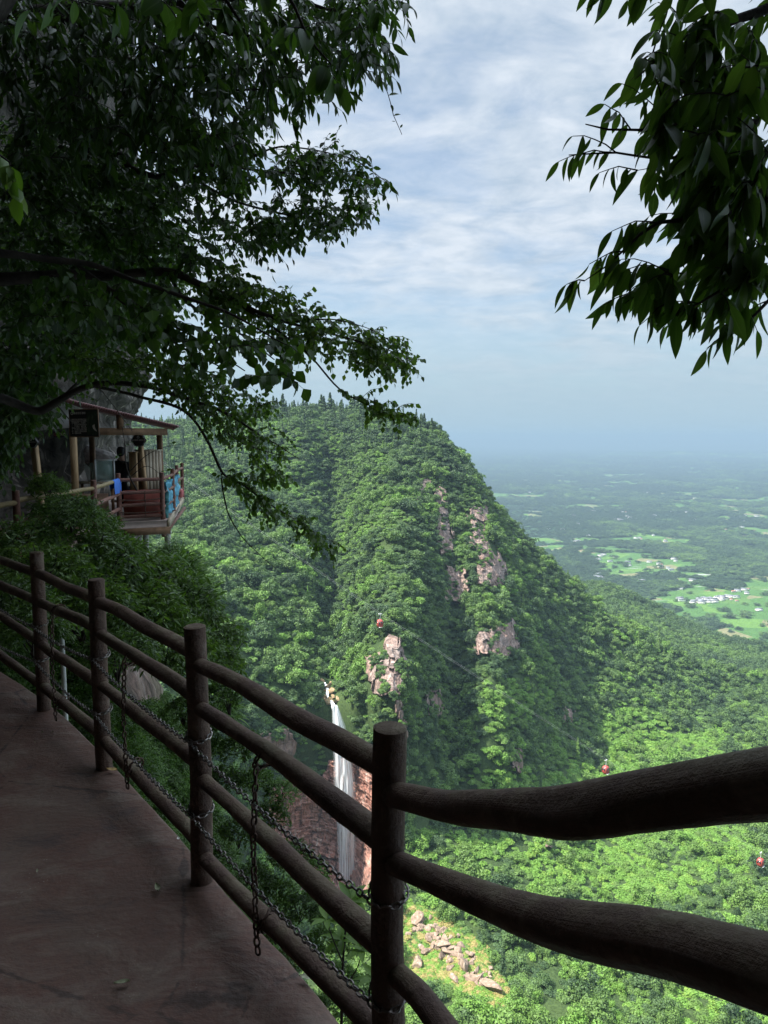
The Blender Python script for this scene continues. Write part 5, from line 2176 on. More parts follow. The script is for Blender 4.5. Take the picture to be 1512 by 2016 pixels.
tb = empty("stall_table", (-6.35, 15.7, 0), "low wooden table under the glass case", "table")
mb = MB()
mb.box((0, 0, 0.79), (0.95, 0.55, 0.035))
mb.build("table_top", MAT_PLANKG, tb).matrix_parent_inverse = Matrix()
for x in (-0.42, 0.42):
    for y in (-0.22, 0.22):
        mb = MB()
        mb.box((x, y, 0.388), (0.05, 0.05, 0.77))
        mb.build("leg", MAT_WOODB, tb).matrix_parent_inverse = Matrix()

gc = empty("glass_case", (-6.17, 15.72, 0.81), "greenish glass display case with a pale metal frame on the stall table", "display case")
gc.rotation_euler.z = R(20)
mb = MB()
hw, hd, hh = 0.19, 0.17, 0.47
for x in (-hw, hw):
    for y in (-hd, hd):
        mb.bar((x, y, 0), (x, y, hh), 0.032, 0.032, (0, 1, 0))
for z in (0.012, hh):
    for y in (-hd, hd):
        mb.bar((-hw, y, z), (hw, y, z), 0.02, 0.022)
    for x in (-hw, hw):
        mb.bar((x, -hd, z), (x, hd, z), 0.02, 0.0215)
mb.build("frame", MAT_ALU, gc).matrix_parent_inverse = Matrix()
mb = MB()
mb.box((0, -hd, hh / 2), (hw * 2 - .03, 0.006, hh - .03))
mb.box((0, hd, hh / 2), (hw * 2 - .03, 0.006, hh - .03))
mb.box((-hw, 0, hh / 2), (0.006, hd * 2 - .03, hh - .03))
mb.box((hw, 0, hh / 2), (0.006, hd * 2 - .03, hh - .03))
mb.build("pane", MAT_GLASS, gc).matrix_parent_inverse = Matrix()
# folded glass sheet leaning beside the case
mb = MB()
mb.box((0, 0, 0.20), (0.22, 0.012, 0.40), Matrix.Rotation(R(-14), 3, 'Y'))
o = mb.build("glass_sheet", MAT_GLASS)
o.location = (-6.47, 15.66, 0.815)
tag(o, "greenish glass sheet leaning left of the glass case", "glass sheet")

mb = MB()
mb.box((0, 0, 0.33), (0.86, 0.02, 0.60))
mb.box((0, -0.012, 0.33), (0.012, 0.006, 0.58))
o = mb.build("red_board", MAT_REDB)
o.location = (-5.20, 15.36, 0.02)
o.rotation_euler.z = R(29)
tag(o, "red brown board standing behind the rails of the far platform", "board")


def crumpled(name, w, h, nx, ny, amp, seed, mat, thick=0.006):
    x, z = np.meshgrid(np.linspace(-w / 2, w / 2, nx), np.linspace(0, h, ny))
    q = np.stack([x, z, 0 * x], -1)
    y = amp * fbm(q * 7.0, 4, seed) + amp * 0.6 * np.sin(x * 28 + 3 * fbm(q * 3, 2, seed + 1))
    v = np.stack([x + 0.03 * fbm(q * 6, 2, seed + 2), y, z + 0.04 * fbm(q * 5 + 9, 2, seed + 3)], -1).reshape(-1, 3)
    v2 = v + np.array([0, thick, 0])
    f = np.vstack([grid_faces(ny, nx), grid_faces(ny, nx, nx * ny)[:, ::-1]])
    o = link(name, mesh_from(name, np.vstack([v, v2]), f, True), mat)
    return o


# tarpaulin stuffed behind the right-hand rails
o = crumpled("tarpaulin", 3.6, 0.74, 60, 30, 0.09, 31, MAT_TARP)
o.location = (-5.22, 17.4, 0.03)
o.rotation_euler.z = R(101.8)
tag(o, "crumpled cyan tarpaulin bundled behind the right rails of the far platform", "tarpaulin")
o = crumpled("net", 0.42, 0.55, 24, 24, 0.07, 35, MAT_TARPG)
o.location = (-4.98, 15.62, 0.02)
o.rotation_euler.z = R(25)
tag(o, "dark teal netting heaped beside the red board at the platform corner", "net")

# blue cloth folded over the top rail
def cloth_over(c, d, w, drop1, drop2, r, mat, name):
    d = d.normalized()
    nrm_ = Vector((d.y, -d.x, 0))
    prof = [(-r, -drop1), (-r * 1.1, -drop1 * 0.5), (-r, 0), (-r * .7, r * .7), (0, r), (r * .7, r * .7), (r, 0), (r * 1.1, -drop2 * .5), (r, -drop2)]
    V = []
    k = 8
    for i in range(k):
        t = i / (k - 1) - 0.5
        for a_, z in prof:
            wob = 0.010 * math.sin(i * 1.7 + z * 20) * (1 if z < 0 else 0)
            V.append(c + d * (w * t) + nrm_ * (a_ + wob) + Vector((0, 0, z - (0.02 * t if z < -0.1 else 0))))
    return link(name, mesh_from(name, [tuple(q) for q in V], grid_faces(k, len(prof)), True), mat)


a, b = Vector((*D['d2'], 0.88)), Vector((*D['d3'], 0.88))
o = cloth_over(a.lerp(b, 0.88), b - a, 0.80, 0.16, 0.26, 0.042, MAT_BLUE, "blue_cloth")
tag(o, "bright blue cloth hung over the far fence beside the stall", "cloth")

mb = MB()
mb.tube([(0, 0, 0), (0, 0, 0.03), (0, 0, 0.20), (0, 0, 0.24)], [0.05, 0.075, 0.085, 0.05], 14)
mb.tube([(-0.085, 0, 0.2), (-0.05, 0, 0.33), (0.05, 0, 0.33), (0.085, 0, 0.2)], 0.006, 6)
o = mb.build("lantern", MAT_PINK, smooth=True)
o.location = (-5.80, 20.2, 0.08)
tag(o, "faded red lantern hanging outside the far end of the platform fence", "lantern")

o = crumpled("sack", 0.24, 0.22, 16, 16, 0.05, 41, MAT_SACK, 0.08)
o.location = (-5.48, 14.1, 0.28)
o.rotation_euler.z = R(15)
o.location.z = 0.02
tag(o, "white plastic sack on the deck left of the red board", "sack")
mb = MB()
mb.box((0, 0, 0.30), (0.95, 0.03, 0.60), Matrix.Rotation(R(12), 3, 'X'))
o = mb.build("cardboard_sheet", MAT_BROWNC)
o.location = (-6.3, 14.9, 0.0)
o.rotation_euler.z = R(12)
tag(o, "brown cardboard sheet leaning under the stall table", "cardboard")

o = link("rock_outcrop", boulder_mesh(88, m_rock("pale_grey_rock", ((0.12, 0.11, 0.10), (0.40, 0.38, 0.37), (0.34, 0.30, 0.28)), 8.0, 0.4, 0.3)))
o.location = P(200, 905, 18.9)
o.scale = (0.75, 0.8, 0.55)
o.rotation_euler = (0.2, 0.5, 0.4)
tag(o, "pale grey rock jutting from the cliff behind the glass case", "rock")
# ---- seated person seen from behind
MAT_SKIN = simple_mat("skin", (0.42, 0.26, 0.19), 0.6, 0.3, 0.08, 10)
MAT_HAIR = simple_mat("black_hair", (0.012, 0.011, 0.012), 0.5, 0.4, 0.3, 60)
MAT_CLOTH = simple_mat("black_clothes", (0.016, 0.016, 0.019), 0.85, 0.2, 0.25, 12)


def skinned(name, nodes, edges, mat, parent, root=0, sub=2):
    me = bpy.data.meshes.new(name)
    me.from_pydata([n[0] for n in nodes], edges, [])
    tmp = bpy.data.objects.new(name, me)
    COL.objects.link(tmp)
    md = tmp.modifiers.new("skin", 'SKIN')
    md.use_smooth_shade = True
    for i, n_ in enumerate(nodes):
        sv = me.skin_vertices[0].data[i]
        r_ = n_[1]
        sv.radius = r_ if isinstance(r_, tuple) else (r_, r_)
        sv.use_root = (i == root)
    s_ = tmp.modifiers.new("sub", 'SUBSURF')
    s_.levels = s_.render_levels = sub
    bpy.context.view_layer.update()
    m2 = bpy.data.meshes.new_from_object(tmp.evaluated_get(bpy.context.evaluated_depsgraph_get()))
    bpy.data.objects.remove(tmp)
    m2.name = name
    m2.polygons.foreach_set("use_smooth", np.ones(len(m2.polygons), bool))
    m2.materials.clear()
    m2.materials.append(mat)
    return link(name, m2, None, parent, False)


per = empty("person", (-6.0, 16.0, 0), "person in black clothes sitting at the stall with the back turned", "person")
per.rotation_euler.z = R(-12)
per.scale = (1.14, 1.14, 1.14)
# body: pelvis, spine, neck, head; legs folded on a stool; arms resting forward (y is ahead)
nodes = [((0, 0, 0.50), (0.15, 0.12)), ((0, 0.02, 0.68), (0.14, 0.11)), ((0, 0.06, 0.88), (0.17, 0.12)), ((0, 0.10, 1.02), (0.13, 0.09)), ((0, 0.13, 1.10), (0.052, 0.052)), ((0, 0.17, 1.20), (0.075, 0.085)), ((0, 0.19, 1.29), (0.078, 0.095)), ((0, 0.185, 1.345), (0.05, 0.06)),
         ((0.17, 0.09, 1.00), (0.065, 0.065)), ((0.25, 0.14, 0.78), (0.048, 0.048)), ((0.15, 0.36, 0.74), (0.036, 0.036)),
         ((-0.17, 0.09, 1.00), (0.065, 0.065)), ((-0.25, 0.14, 0.78), (0.048, 0.048)), ((-0.15, 0.36, 0.74), (0.036, 0.036)),
         ((0.11, 0.08, 0.50), (0.09, 0.09)), ((0.13, 0.44, 0.50), (0.065, 0.065)), ((0.13, 0.42, 0.10), (0.042, 0.042)), ((0.14, 0.54, 0.04), (0.035, 0.03)),
         ((-0.11, 0.08, 0.50), (0.09, 0.09)), ((-0.13, 0.44, 0.50), (0.065, 0.065)), ((-0.13, 0.42, 0.10), (0.042, 0.042)), ((-0.14, 0.54, 0.04), (0.035, 0.03)),
         ((0.10, 0.43, 0.73), (0.03, 0.02)), ((-0.10, 0.43, 0.73), (0.03, 0.02))]
edges = [(0, 1), (1, 2), (2, 3), (3, 4), (4, 5), (5, 6), (6, 7), (3, 8), (8, 9), (9, 10), (3, 11), (11, 12), (12, 13), (0, 14), (14, 15), (15, 16), (16, 17), (0, 18), (18, 19), (19, 20), (20, 21), (10, 22), (13, 23)]
skinned("body", nodes, edges, MAT_SKIN, per)
cn = [((0, 0, 0.50), (0.17, 0.145)), ((0, 0.02, 0.68), (0.165, 0.135)), ((0, 0.06, 0.88), (0.195, 0.145)), ((0, 0.10, 1.03), (0.14, 0.10)), ((0, 0.125, 1.085), (0.068, 0.066)),
      ((0.18, 0.09, 1.00), (0.08, 0.08)), ((0.265, 0.14, 0.78), (0.064, 0.064)), ((0.16, 0.34, 0.745), (0.05, 0.05)),
      ((-0.18, 0.09, 1.00), (0.08, 0.08)), ((-0.265, 0.14, 0.78), (0.064, 0.064)), ((-0.16, 0.34, 0.745), (0.05, 0.05)),
      ((0.11, 0.08, 0.50), (0.105, 0.105)), ((0.13, 0.45, 0.505), (0.08, 0.08)), ((0.13, 0.42, 0.14), (0.06, 0.06)),
      ((-0.11, 0.08, 0.50), (0.105, 0.105)), ((-0.13, 0.45, 0.505), (0.08, 0.08)), ((-0.13, 0.42, 0.14), (0.06, 0.06))]
ce = [(0, 1), (1, 2), (2, 3), (3, 4), (3, 5), (5, 6), (6, 7), (3, 8), (8, 9), (9, 10), (0, 11), (11, 12), (12, 13), (0, 14), (14, 15), (15, 16)]
skinned("clothes", cn, ce, MAT_CLOTH, per)
hn = [((0, 0.10, 1.17), (0.07, 0.045)), ((0, 0.135, 1.27), (0.092, 0.085)), ((0, 0.165, 1.345), (0.085, 0.095)), ((0, 0.17, 1.375), (0.05, 0.055))]
skinned("hair", hn, [(0, 1), (1, 2), (2, 3)], MAT_HAIR, per)
st = empty("stool", (-6.0, 16.0, 0), "small wooden stool under the seated person", "stool")
mb = MB()
mb.tube([(0, 0, 0.33), (0, 0, 0.365)], 0.17, 16)
mb.build("seat", MAT_WOODB, st).matrix_parent_inverse = Matrix()
for k in range(4):
    a_ = k * math.pi / 2 + 0.4
    mb = MB()
    mb.tube([(0.12 * math.cos(a_), 0.12 * math.sin(a_), 0.33), (0.15 * math.cos(a_), 0.15 * math.sin(a_), 0)], 0.018, 6)
    mb.build("leg", MAT_WOODB, st).matrix_parent_inverse = Matrix()
# ================================================================== near trees, shrubs and hanging branches
def m_leaf(name, stops, transl=0.48, rough=0.45, spec=0.5):
    m = MT(name)
    t = m.attr('tint', 'OBJECT')
    lv = m.attr('lv', 'GEOMETRY')
    f = m.math('ADD', t, m.math('MULTIPLY', m.math('SUBTRACT', lv, 0.5), 0.5))
    c = m.ramp(f, stops)
    vein = m.attr('mid', 'GEOMETRY')
    c = m.mix(m.math('MULTIPLY', m.rng(vein, 0.0, 0.12, 1, 0), 0.35), c, (0.16, 0.22, 0.09))
    b = m.pbsdf(c, rough, None, spec)
    tr = m.n('ShaderNodeBsdfTranslucent')
    tc = m.mix(1.0, c, (1.1, 1.25, 0.45), 'MULTIPLY')
    m.l(tc, tr.inputs[0])
    mx = m.n('ShaderNodeMixShader')
    mx.inputs[0].default_value = transl
    m.l(b, mx.inputs[1])
    m.l(tr.outputs[0], mx.inputs[2])
    return m.done(mx.outputs[0])


NEARG = [(0.0, (0.022, 0.045, 0.016)), (0.3, (0.050, 0.095, 0.026)), (0.55, (0.085, 0.150, 0.036)), (0.8, (0.13, 0.21, 0.045)), (0.95, (0.20, 0.20, 0.045)), (1.0, (0.26, 0.18, 0.05))]
MAT_LEAF = m_leaf("glossy_leaves", NEARG)
MAT_LEAFB = m_leaf("bright_leaves", [(0.0, (0.05, 0.10, 0.025)), (0.4, (0.09, 0.17, 0.035)), (0.8, (0.16, 0.27, 0.05)), (1.0, (0.24, 0.33, 0.07))], 0.35, 0.5, 0.35)
MAT_TWIG = simple_mat("dark_twig_bark", (0.045, 0.036, 0.03), 0.85, 0.2, 0.4, 12.0)
MAT_LIMB = simple_mat("dark_limb_bark", (0.05, 0.042, 0.036), 0.9, 0.2, 0.5, 9.0, 0.0, 0.02)


def leaf_tpl(n=4, width=0.45, fold=0.18, curve=0.12, tip=0.8):
    """one leaf along +y, length 1: rows of three points (edge, midrib, edge)"""
    t = np.linspace(0, 1, n + 1)
    w = np.sin(np.pi * t ** tip) ** 0.85 * width / 2
    w[0], w[-1] = 0.012, 0.004
    v = np.zeros((n + 1, 3, 3))
    for j, s_ in enumerate((-1, 0, 1)):
        v[:, j, 0] = w * s_
        v[:, j, 1] = t
        v[:, j, 2] = fold * w * abs(s_) - curve * t * t
    mid = np.tile([1.0, 0.0, 1.0], n + 1)
    return v.reshape(-1, 3), grid_faces(n + 1, 3), mid


TPL_LONG = leaf_tpl(4, 0.30, 0.35, 0.16, 0.85)
TPL_OVAL = leaf_tpl(3, 0.50, 0.3, 0.12, 0.8)
TPL_ROUND = leaf_tpl(3, 0.78, 0.25, 0.14, 0.65)
TPL_BIG = leaf_tpl(7, 0.33, 0.3, 0.22, 0.85)
TPL_BIGO = leaf_tpl(7, 0.50, 0.25, 0.2, 0.85)
TPL_THIN = leaf_tpl(3, 0.11, 0.3, 0.45, 0.6)


def unit(a):
    return a / (np.linalg.norm(a, axis=-1, keepdims=True) + 1e-9)


def leaves_mesh(name, pos, axis, nrm, ln, tpl, lv, mat, wvar=None):
    T, F, mid = tpl
    n = len(pos)
    axis = unit(axis)
    side = unit(np.cross(axis, nrm))
    nn = np.cross(side, axis)
    L = ln[:, None, None]
    w = np.ones((n, 1, 1)) if wvar is None else wvar[:, None, None]
    V = pos[:, None] + (T[None, :, :1] * w * side[:, None] + T[None, :, 1:2] * axis[:, None] + T[None, :, 2:] * nn[:, None]) * L
    k = len(T)
    Fs = (F[None] + (np.arange(n) * k)[:, None, None]).reshape(-1, 4)
    me = mesh_from(name, V.reshape(-1, 3), Fs, True)
    attr(me, 'lv', np.repeat(lv, k))
    attr(me, 'mid', np.tile(mid, n))
    me.materials.append(mat)
    return me


def tubes_mesh(name, lines, mat, seg=5):
    """many small branches in one mesh: list of (points (n,3), radii (n))"""
    V, F = [], []
    o = 0
    th = np.linspace(0, 2 * np.pi, seg, endpoint=False)
    for p, r in lines:
        n = len(p)
        tg = np.gradient(p, axis=0)
        tg = unit(tg)
        ref = np.where(np.abs(tg[:, 2:3]) > 0.9, np.array([[1.0, 0, 0]]), np.array([[0, 0, 1.0]]))
        a = unit(np.cross(tg, ref))
        b = np.cross(tg, a)
        v = p[:, None] + (a[:, None] * np.cos(th)[None, :, None] + b[:, None] * np.sin(th)[None, :, None]) * np.asarray(r)[:, None, None]
        V.append(v.reshape(-1, 3))
        i, k = np.meshgrid(np.arange(n - 1), np.arange(seg), indexing='ij')
        F.append((np.stack([i * seg + k, i * seg + (k + 1) % seg, (i + 1) * seg + (k + 1) % seg, (i + 1) * seg + k], -1) + o).reshape(-1, 4))
        o += n * seg
    me = mesh_from(name, np.vstack(V), np.vstack(F), True)
    me.materials.append(mat)
    return me


class Crown:
    """limbs drawn as polylines, then twigs grown onto the nearest wood and leaves along the twigs"""

    def __init__(self, seed):
        self.g = np.random.default_rng(seed)
        self.limbs, self.twigs = [], []
        self.nodes, self.nr = [], []
        self.P, self.A, self.N, self.L, self.LV, self.W = [], [], [], [], [], []

    def limb(self, pts, wig=0.02):
        """pts: (x, y, z, r) in metres"""
        p = np.array(pts, float)
        d = np.concatenate([[0], np.cumsum(np.linalg.norm(np.diff(p[:, :3], axis=0), axis=1))])
        n = max(8, int(d[-1] / 0.06))
        t = np.linspace(0, d[-1], n)
        c = pchip(d, p[:, :3], t)
        r = np.interp(t, d, p[:, 3])
        sd = self.g.uniform(0, 99)
        c = c + wig * np.stack([fbm(np.stack([t * 3 + sd, 0 * t + k * 9, 0 * t], -1), 3, 7 + k) for k in range(3)], -1)
        r = r * (1 + 0.12 * fbm(np.stack([t * 9 + sd, 0 * t, 0 * t], -1), 2, 5))
        self.limbs.append((c, r))
        for q, rr in zip(c[::2], r[::2]):
            self.nodes.append(q)
            self.nr.append(rr)

    def limb_px(self, pts, wig=0.02):
        self.limb([(*P(u, v, y), r) for u, v, y, r in pts], wig)

    def twig(self, root, end, r0, leaf, per, droop, spread=0.9, lead=0.35, arch=0.12, tipleaf=True, flat=0.5):
        """curved twig from root to end, leaves over its outer part"""
        g = self.g
        root, end = np.asarray(root, float), np.asarray(end, float)
        L = np.linalg.norm(end - root)
        n = max(4, min(14, int(L / 0.05) + 3))
        t = np.linspace(0, 1, n)
        p = root + (end - root) * t[:, None]
        p[:, 2] += arch * L * np.sin(np.pi * t)
        p += (g.normal(size=(n, 3)) * 0.018 * L) * np.sin(np.pi * t)[:, None]
        r = r0 * (1 - 0.75 * t) + 0.0006
        self.twigs.append((p, r))
        for i in range(1, n, 2):
            self.nodes.append(p[i])
            self.nr.append(r[i])
        ls = lead + (1 - lead) * (np.arange(per) + g.uniform(0.2, 0.8, per)) / per
        ls = np.clip(ls, 0, 1)
        pos = np.stack([np.interp(ls, t, p[:, k]) for k in range(3)], -1)
        dirs = unit(np.stack([np.interp(ls, t, np.gradient(p[:, k])) for k in range(3)], -1))
        side = unit(np.cross(dirs, np.array([0, 0, 1.0]) + g.normal(size=(per, 3)) * 0.25))
        sg = np.where(np.arange(per) % 2 == 0, 1.0, -1.0)[:, None]
        ax = dirs * 0.55 + side * sg * spread + g.normal(size=(per, 3)) * 0.28 + np.array([0, 0, -droop])
        if tipleaf:
            ax[-1] = dirs[-1] + np.array([0, 0, -droop * 0.7])
            pos[-1] = end
        nn = np.array([0, 0, 1.0]) * flat + g.normal(size=(per, 3)) * 0.45 + np.array([0.15, -0.25, 0])
        self.P.append(pos)
        self.A.append(ax)
        self.N.append(nn)
        self.L.append(leaf * g.uniform(0.55, 1.15, per))
        self.LV.append(np.clip(0.5 + g.normal(size=per) * 0.22 + g.normal() * 0.08, 0, 1))
        self.W.append(g.uniform(0.8, 1.2, per))

    def fill(self, poly, n, depth, leaf, per, tl, droop, grow=(0, 0, 0), edge=40, clump=0.5, rtw=0.003, cl_s=60.0, maxd=1.6, spread=0.9, seed=0, arch=0.12, flat=0.5):
        g = self.g
        u0, u1, v0, v1 = bbox(poly)
        pts = []
        while len(pts) < n:
            u = g.uniform(u0, u1, 2000)
            v = g.uniform(v0, v1, 2000)
            d = poly_dist(u, v, poly)
            pr = np.clip(d / edge, 0, 1)
            cn = fbm(np.stack([u / cl_s, v / cl_s, 0 * u + seed], -1), 3, 11 + seed)
            pr = pr * np.clip(0.62 + clump * 2.2 * cn, 0.02, 1)
            k = (g.random(2000) < pr) & (d > 0)
            for a, b in zip(u[k], v[k]):
                pts.append((a, b))
        pts = pts[:n]
        W = np.array([P(a, b, g.uniform(*depth(a, b))) for a, b in pts])
        N0 = np.array(self.nodes)
        # attach nearest first, so that branches fork outwards
        dmin = np.min(np.linalg.norm(W[:, None, :] - N0[None, ::3, :], axis=2), 1)
        for i in np.argsort(dmin):
            N0 = np.array(self.nodes)
            w = W[i]
            dd = np.linalg.norm(N0 - w, axis=1) + 0.25 * np.clip(N0[:, 2] * 0, 0, 1)
            j = int(np.argmin(dd))
            far = dd[j]
            root = N0[j]
            dirn = unit(w - root)
            if far > tl * 1.3:
                # wood up to the start of the leafy twig
                m_ = w - dirn * tl * 0.8
                n_ = max(3, int(far / 0.15))
                t = np.linspace(0, 1, n_ + 1)
                pp = root + (m_ - root) * t[:, None]
                pp[:, 2] += 0.10 * far * np.sin(np.pi * t)
                pp += g.normal(size=pp.shape) * 0.02 * far * np.sin(np.pi * t)[:, None]
                rr = np.interp(t, [0, 1], [min(self.nr[j] * 0.8, 0.004 + 0.004 * far), rtw])
                self.twigs.append((pp, rr))
                for q, r_ in zip(pp[1:], rr[1:]):
                    self.nodes.append(q)
                    self.nr.append(r_)
                root = m_
            e_ = unit(dirn * 0.7 + np.asarray(grow) + g.normal(size=3) * 0.45) * tl * g.uniform(0.6, 1.2)
            self.twig(root, root + e_ if far > tl * 1.3 else root + e_, rtw, leaf, per, droop, spread, 0.15, arch, True, flat)

    def build(self, name, label, cat, group, tpl, mat, tint, trunk="trunk", crown="crown", origin=None, merge=False):
        t = empty(name, origin if origin is not None else tuple(self.limbs[0][0][0]) if self.limbs else (0, 0, 0), label, cat, group)
        bpy.context.view_layer.update()
        lines = [(c, r) for c, r in self.limbs] + (self.twigs if merge else [])
        if lines:
            me = tubes_mesh(trunk, lines, MAT_LIMB, 9)
            link(trunk, me, None, t)
        if self.twigs and not merge:
            link("twigs", tubes_mesh("twigs", self.twigs, MAT_TWIG, 4), None, t)
        me = leaves_mesh(crown, np.vstack(self.P), np.vstack(self.A), np.vstack(self.N), np.concatenate(self.L), tpl, np.concatenate(self.LV), mat, np.concatenate(self.W))
        c = link(crown, me, None, t)
        c["tint"] = tint
        return t


def cst(a, b):
    return lambda u, v: (a, b)


# ---- top tree: long hanging leaves over the path
c = Crown(1)
c.limb_px([(-500, 150, 4.6, 0.09), (-150, 60, 4.9, 0.07), (100, 20, 5.2, 0.05), (330, 10, 5.4, 0.035), (560, -10, 5.4, 0.022), (720, -20, 5.2, 0.010)])
c.limb_px([(330, 10, 5.4, 0.02), (470, 70, 5.2, 0.014), (600, 90, 5.1, 0.009), (700, 110, 5.0, 0.005)])
c.limb_px([(100, 20, 5.2, 0.03), (250, 120, 5.5, 0.018), (400, 170, 5.5, 0.012), (540, 180, 5.3, 0.006)])
c.limb_px([(560, -10, 5.4, 0.015), (680, 20, 5.1, 0.008), (770, 10, 5.0, 0.004)])
A = [(-20, -40), (790, -40), (800, 10), (790, 50), (760, 80), (745, 140), (690, 170), (640, 205), (590, 215), (560, 255), (470, 320), (300, 300), (100, 360), (-20, 380)]
c.fill(A, 1000, cst(4.5, 6.2), 0.115, 8, 0.24, 1.0, (0.35, -0.1, -0.25), 45, 0.35, 0.0028, 70, seed=1, spread=0.7)
c.build("tree", "tall dark tree with long drooping leaves filling the top left", "tree", "trees hanging over the path", TPL_LONG, MAT_LEAF, 0.22)

# ---- second tree: small oval leaves in layered sprays, dark crooked limb
c = Crown(2)
c.limb_px([(-350, -150, 5.8, 0.085), (60, -60, 5.9, 0.062), (118, 70, 6.0, 0.050), (135, 170, 6.0, 0.045), (165, 250, 6.0, 0.040), (180, 292, 6.0, 0.038), (228, 300, 6.0, 0.034), (262, 335, 6.0, 0.028), (310, 348, 6.0, 0.022), (350, 330, 6.0, 0.016), (450, 330, 6.1, 0.012), (600, 345, 6.2, 0.006)], 0.03)
c.limb_px([(180, 292, 6.0, 0.02), (70, 395, 6.6, 0.018), (180, 430, 6.6, 0.016), (260, 470, 6.6, 0.012), (380, 490, 6.6, 0.008)])
c.limb_px([(350, 330, 6.0, 0.014), (470, 400, 6.2, 0.010), (600, 430, 6.3, 0.007), (680, 450, 6.3, 0.004)])
c.limb_px([(450, 330, 6.1, 0.010), (570, 290, 6.2, 0.007), (680, 310, 6.3, 0.005), (760, 360, 6.3, 0.003)])
B = [(-20, 230), (480, 250), (570, 285), (640, 268), (700, 300), (740, 335), (775, 385), (735, 415), (700, 450), (650, 500), (600, 480), (560, 515), (470, 520), (380, 555), (200, 640), (-20, 700)]
c.fill(B, 1700, lambda u, v: (5.4, 7.4) if u < 500 else (5.8, 6.8), 0.078, 8, 0.22, 0.7, (0.3, 0, -0.15), 40, 0.45, 0.0024, 55, seed=2)
c.build("tree", "dark tree with a crooked limb and small oval leaves in the upper left", "tree", "trees hanging over the path", TPL_OVAL, MAT_LEAF, 0.26)

# ---- third tree: long limbs reaching right with round leaves against the sky
c = Crown(3)
c.limb_px([(-400, 600, 5.2, 0.07), (-100, 560, 5.3, 0.055), (100, 545, 5.4, 0.045), (180, 540, 5.5, 0.040), (330, 538, 5.6, 0.030), (400, 560, 5.6, 0.026), (470, 600, 5.6, 0.022), (560, 635, 5.6, 0.013), (660, 660, 5.6, 0.008), (760, 690, 5.6, 0.004), (815, 715, 5.6, 0.002)], 0.025)
c.limb_px([(470, 600, 5.6, 0.012), (600, 690, 5.6, 0.008), (680, 775, 5.6, 0.006), (750, 805, 5.6, 0.004), (815, 815, 5.6, 0.002)])
c.limb_px([(330, 538, 5.6, 0.016), (380, 600, 5.5, 0.012), (460, 650, 5.4, 0.008), (540, 710, 5.3, 0.004)])
c.limb_px([(180, 540, 5.5, 0.02), (260, 610, 5.5, 0.014), (350, 680, 5.5, 0.010), (430, 720, 5.4, 0.005)])
c.limb_px([(560, 635, 5.6, 0.008), (650, 630, 5.6, 0.005), (730, 650, 5.6, 0.003), (790, 690, 5.6, 0.002)])
C1 = [(330, 560), (470, 530), (560, 575), (640, 615), (720, 640), (780, 665), (805, 695), (815, 725), (790, 750), (740, 735), (660, 715), (600, 690), (545, 680), (470, 640), (380, 620)]
c.fill(C1, 430, cst(5.3, 6.0), 0.052, 8, 0.20, 0.9, (0.55, 0, -0.3), 22, 0.3, 0.002, 45, seed=3)
C2 = [(640, 770), (700, 775), (760, 795), (815, 808), (800, 835), (740, 815), (690, 800)]
c.fill(C2, 42, cst(5.4, 5.8), 0.05, 7, 0.14, 0.9, (0.6, 0, -0.3), 12, 0.2, 0.002, 45, seed=4)
c.build("tree", "tree with long limbs reaching right and small round leaves against the sky", "tree", "trees hanging over the path", TPL_ROUND, MAT_LEAF, 0.62)

c = Crown(4)
c.limb_px([(-350, 560, 4.4, 0.05), (0, 500, 4.6, 0.026), (150, 520, 4.8, 0.020), (320, 570, 4.9, 0.014), (450, 620, 4.9, 0.009), (560, 680, 4.8, 0.005)])
c.limb_px([(150, 520, 4.8, 0.012), (250, 590, 4.9, 0.010), (370, 660, 4.9, 0.007), (480, 730, 4.8, 0.004)])
C3 = [(60, 520), (330, 560), (450, 590), (580, 660), (590, 700), (540, 735), (470, 735), (400, 720), (330, 690), (150, 640), (-10, 600)]
c.fill(C3, 115, cst(4.3, 5.2), 0.088, 6, 0.22, 1.3, (0.4, 0, -0.5), 25, 0.3, 0.0025, 60, seed=5)
c.build("tree", "sprays of larger heart shaped leaves hanging in the middle of the left trees", "tree", "trees hanging over the path", TPL_ROUND, MAT_LEAF, 0.34)

# ---- fourth tree: low dark limb with drooping branches in front of the mountain
c = Crown(5)
c.limb_px([(-450, 640, 5.6, 0.06), (-60, 765, 5.8, 0.042), (20, 788, 6.0, 0.038), (75, 810, 6.1, 0.036), (110, 792, 6.1, 0.032), (150, 768, 6.1, 0.028), (195, 755, 6.1, 0.025), (260, 757, 6.1, 0.021), (340, 775, 6.1, 0.017), (420, 805, 6.1, 0.013), (500, 850, 6.1, 0.008), (590, 905, 6.1, 0.003)], 0.02)
c.limb_px([(190, 757, 6.1, 0.014), (260, 775, 6.2, 0.014), (360, 810, 6.2, 0.013), (410, 870, 6.2, 0.012), (437, 932, 6.2, 0.011), (480, 955, 6.2, 0.009), (540, 1000, 6.2, 0.006), (610, 1040, 6.2, 0.004), (672, 1078, 6.2, 0.002)], 0.02)
c.limb_px([(437, 932, 6.2, 0.008), (446, 1000, 6.2, 0.006), (480, 1065, 6.2, 0.004), (550, 1128, 6.2, 0.0015)], 0.03)
c.limb_px([(110, 792, 6.1, 0.016), (190, 725, 6.3, 0.012), (290, 705, 6.4, 0.009), (420, 735, 6.4, 0.005)])
c.limb_px([(420, 805, 6.1, 0.008), (450, 860, 6.1, 0.006), (520, 890, 6.1, 0.004), (570, 900, 6.1, 0.002)])
D1 = [(130, 690), (320, 690), (430, 740), (500, 780), (535, 800), (480, 830), (530, 860), (585, 895), (575, 915), (500, 890), (440, 880), (420, 850), (350, 790), (260, 755), (190, 745), (130, 760)]
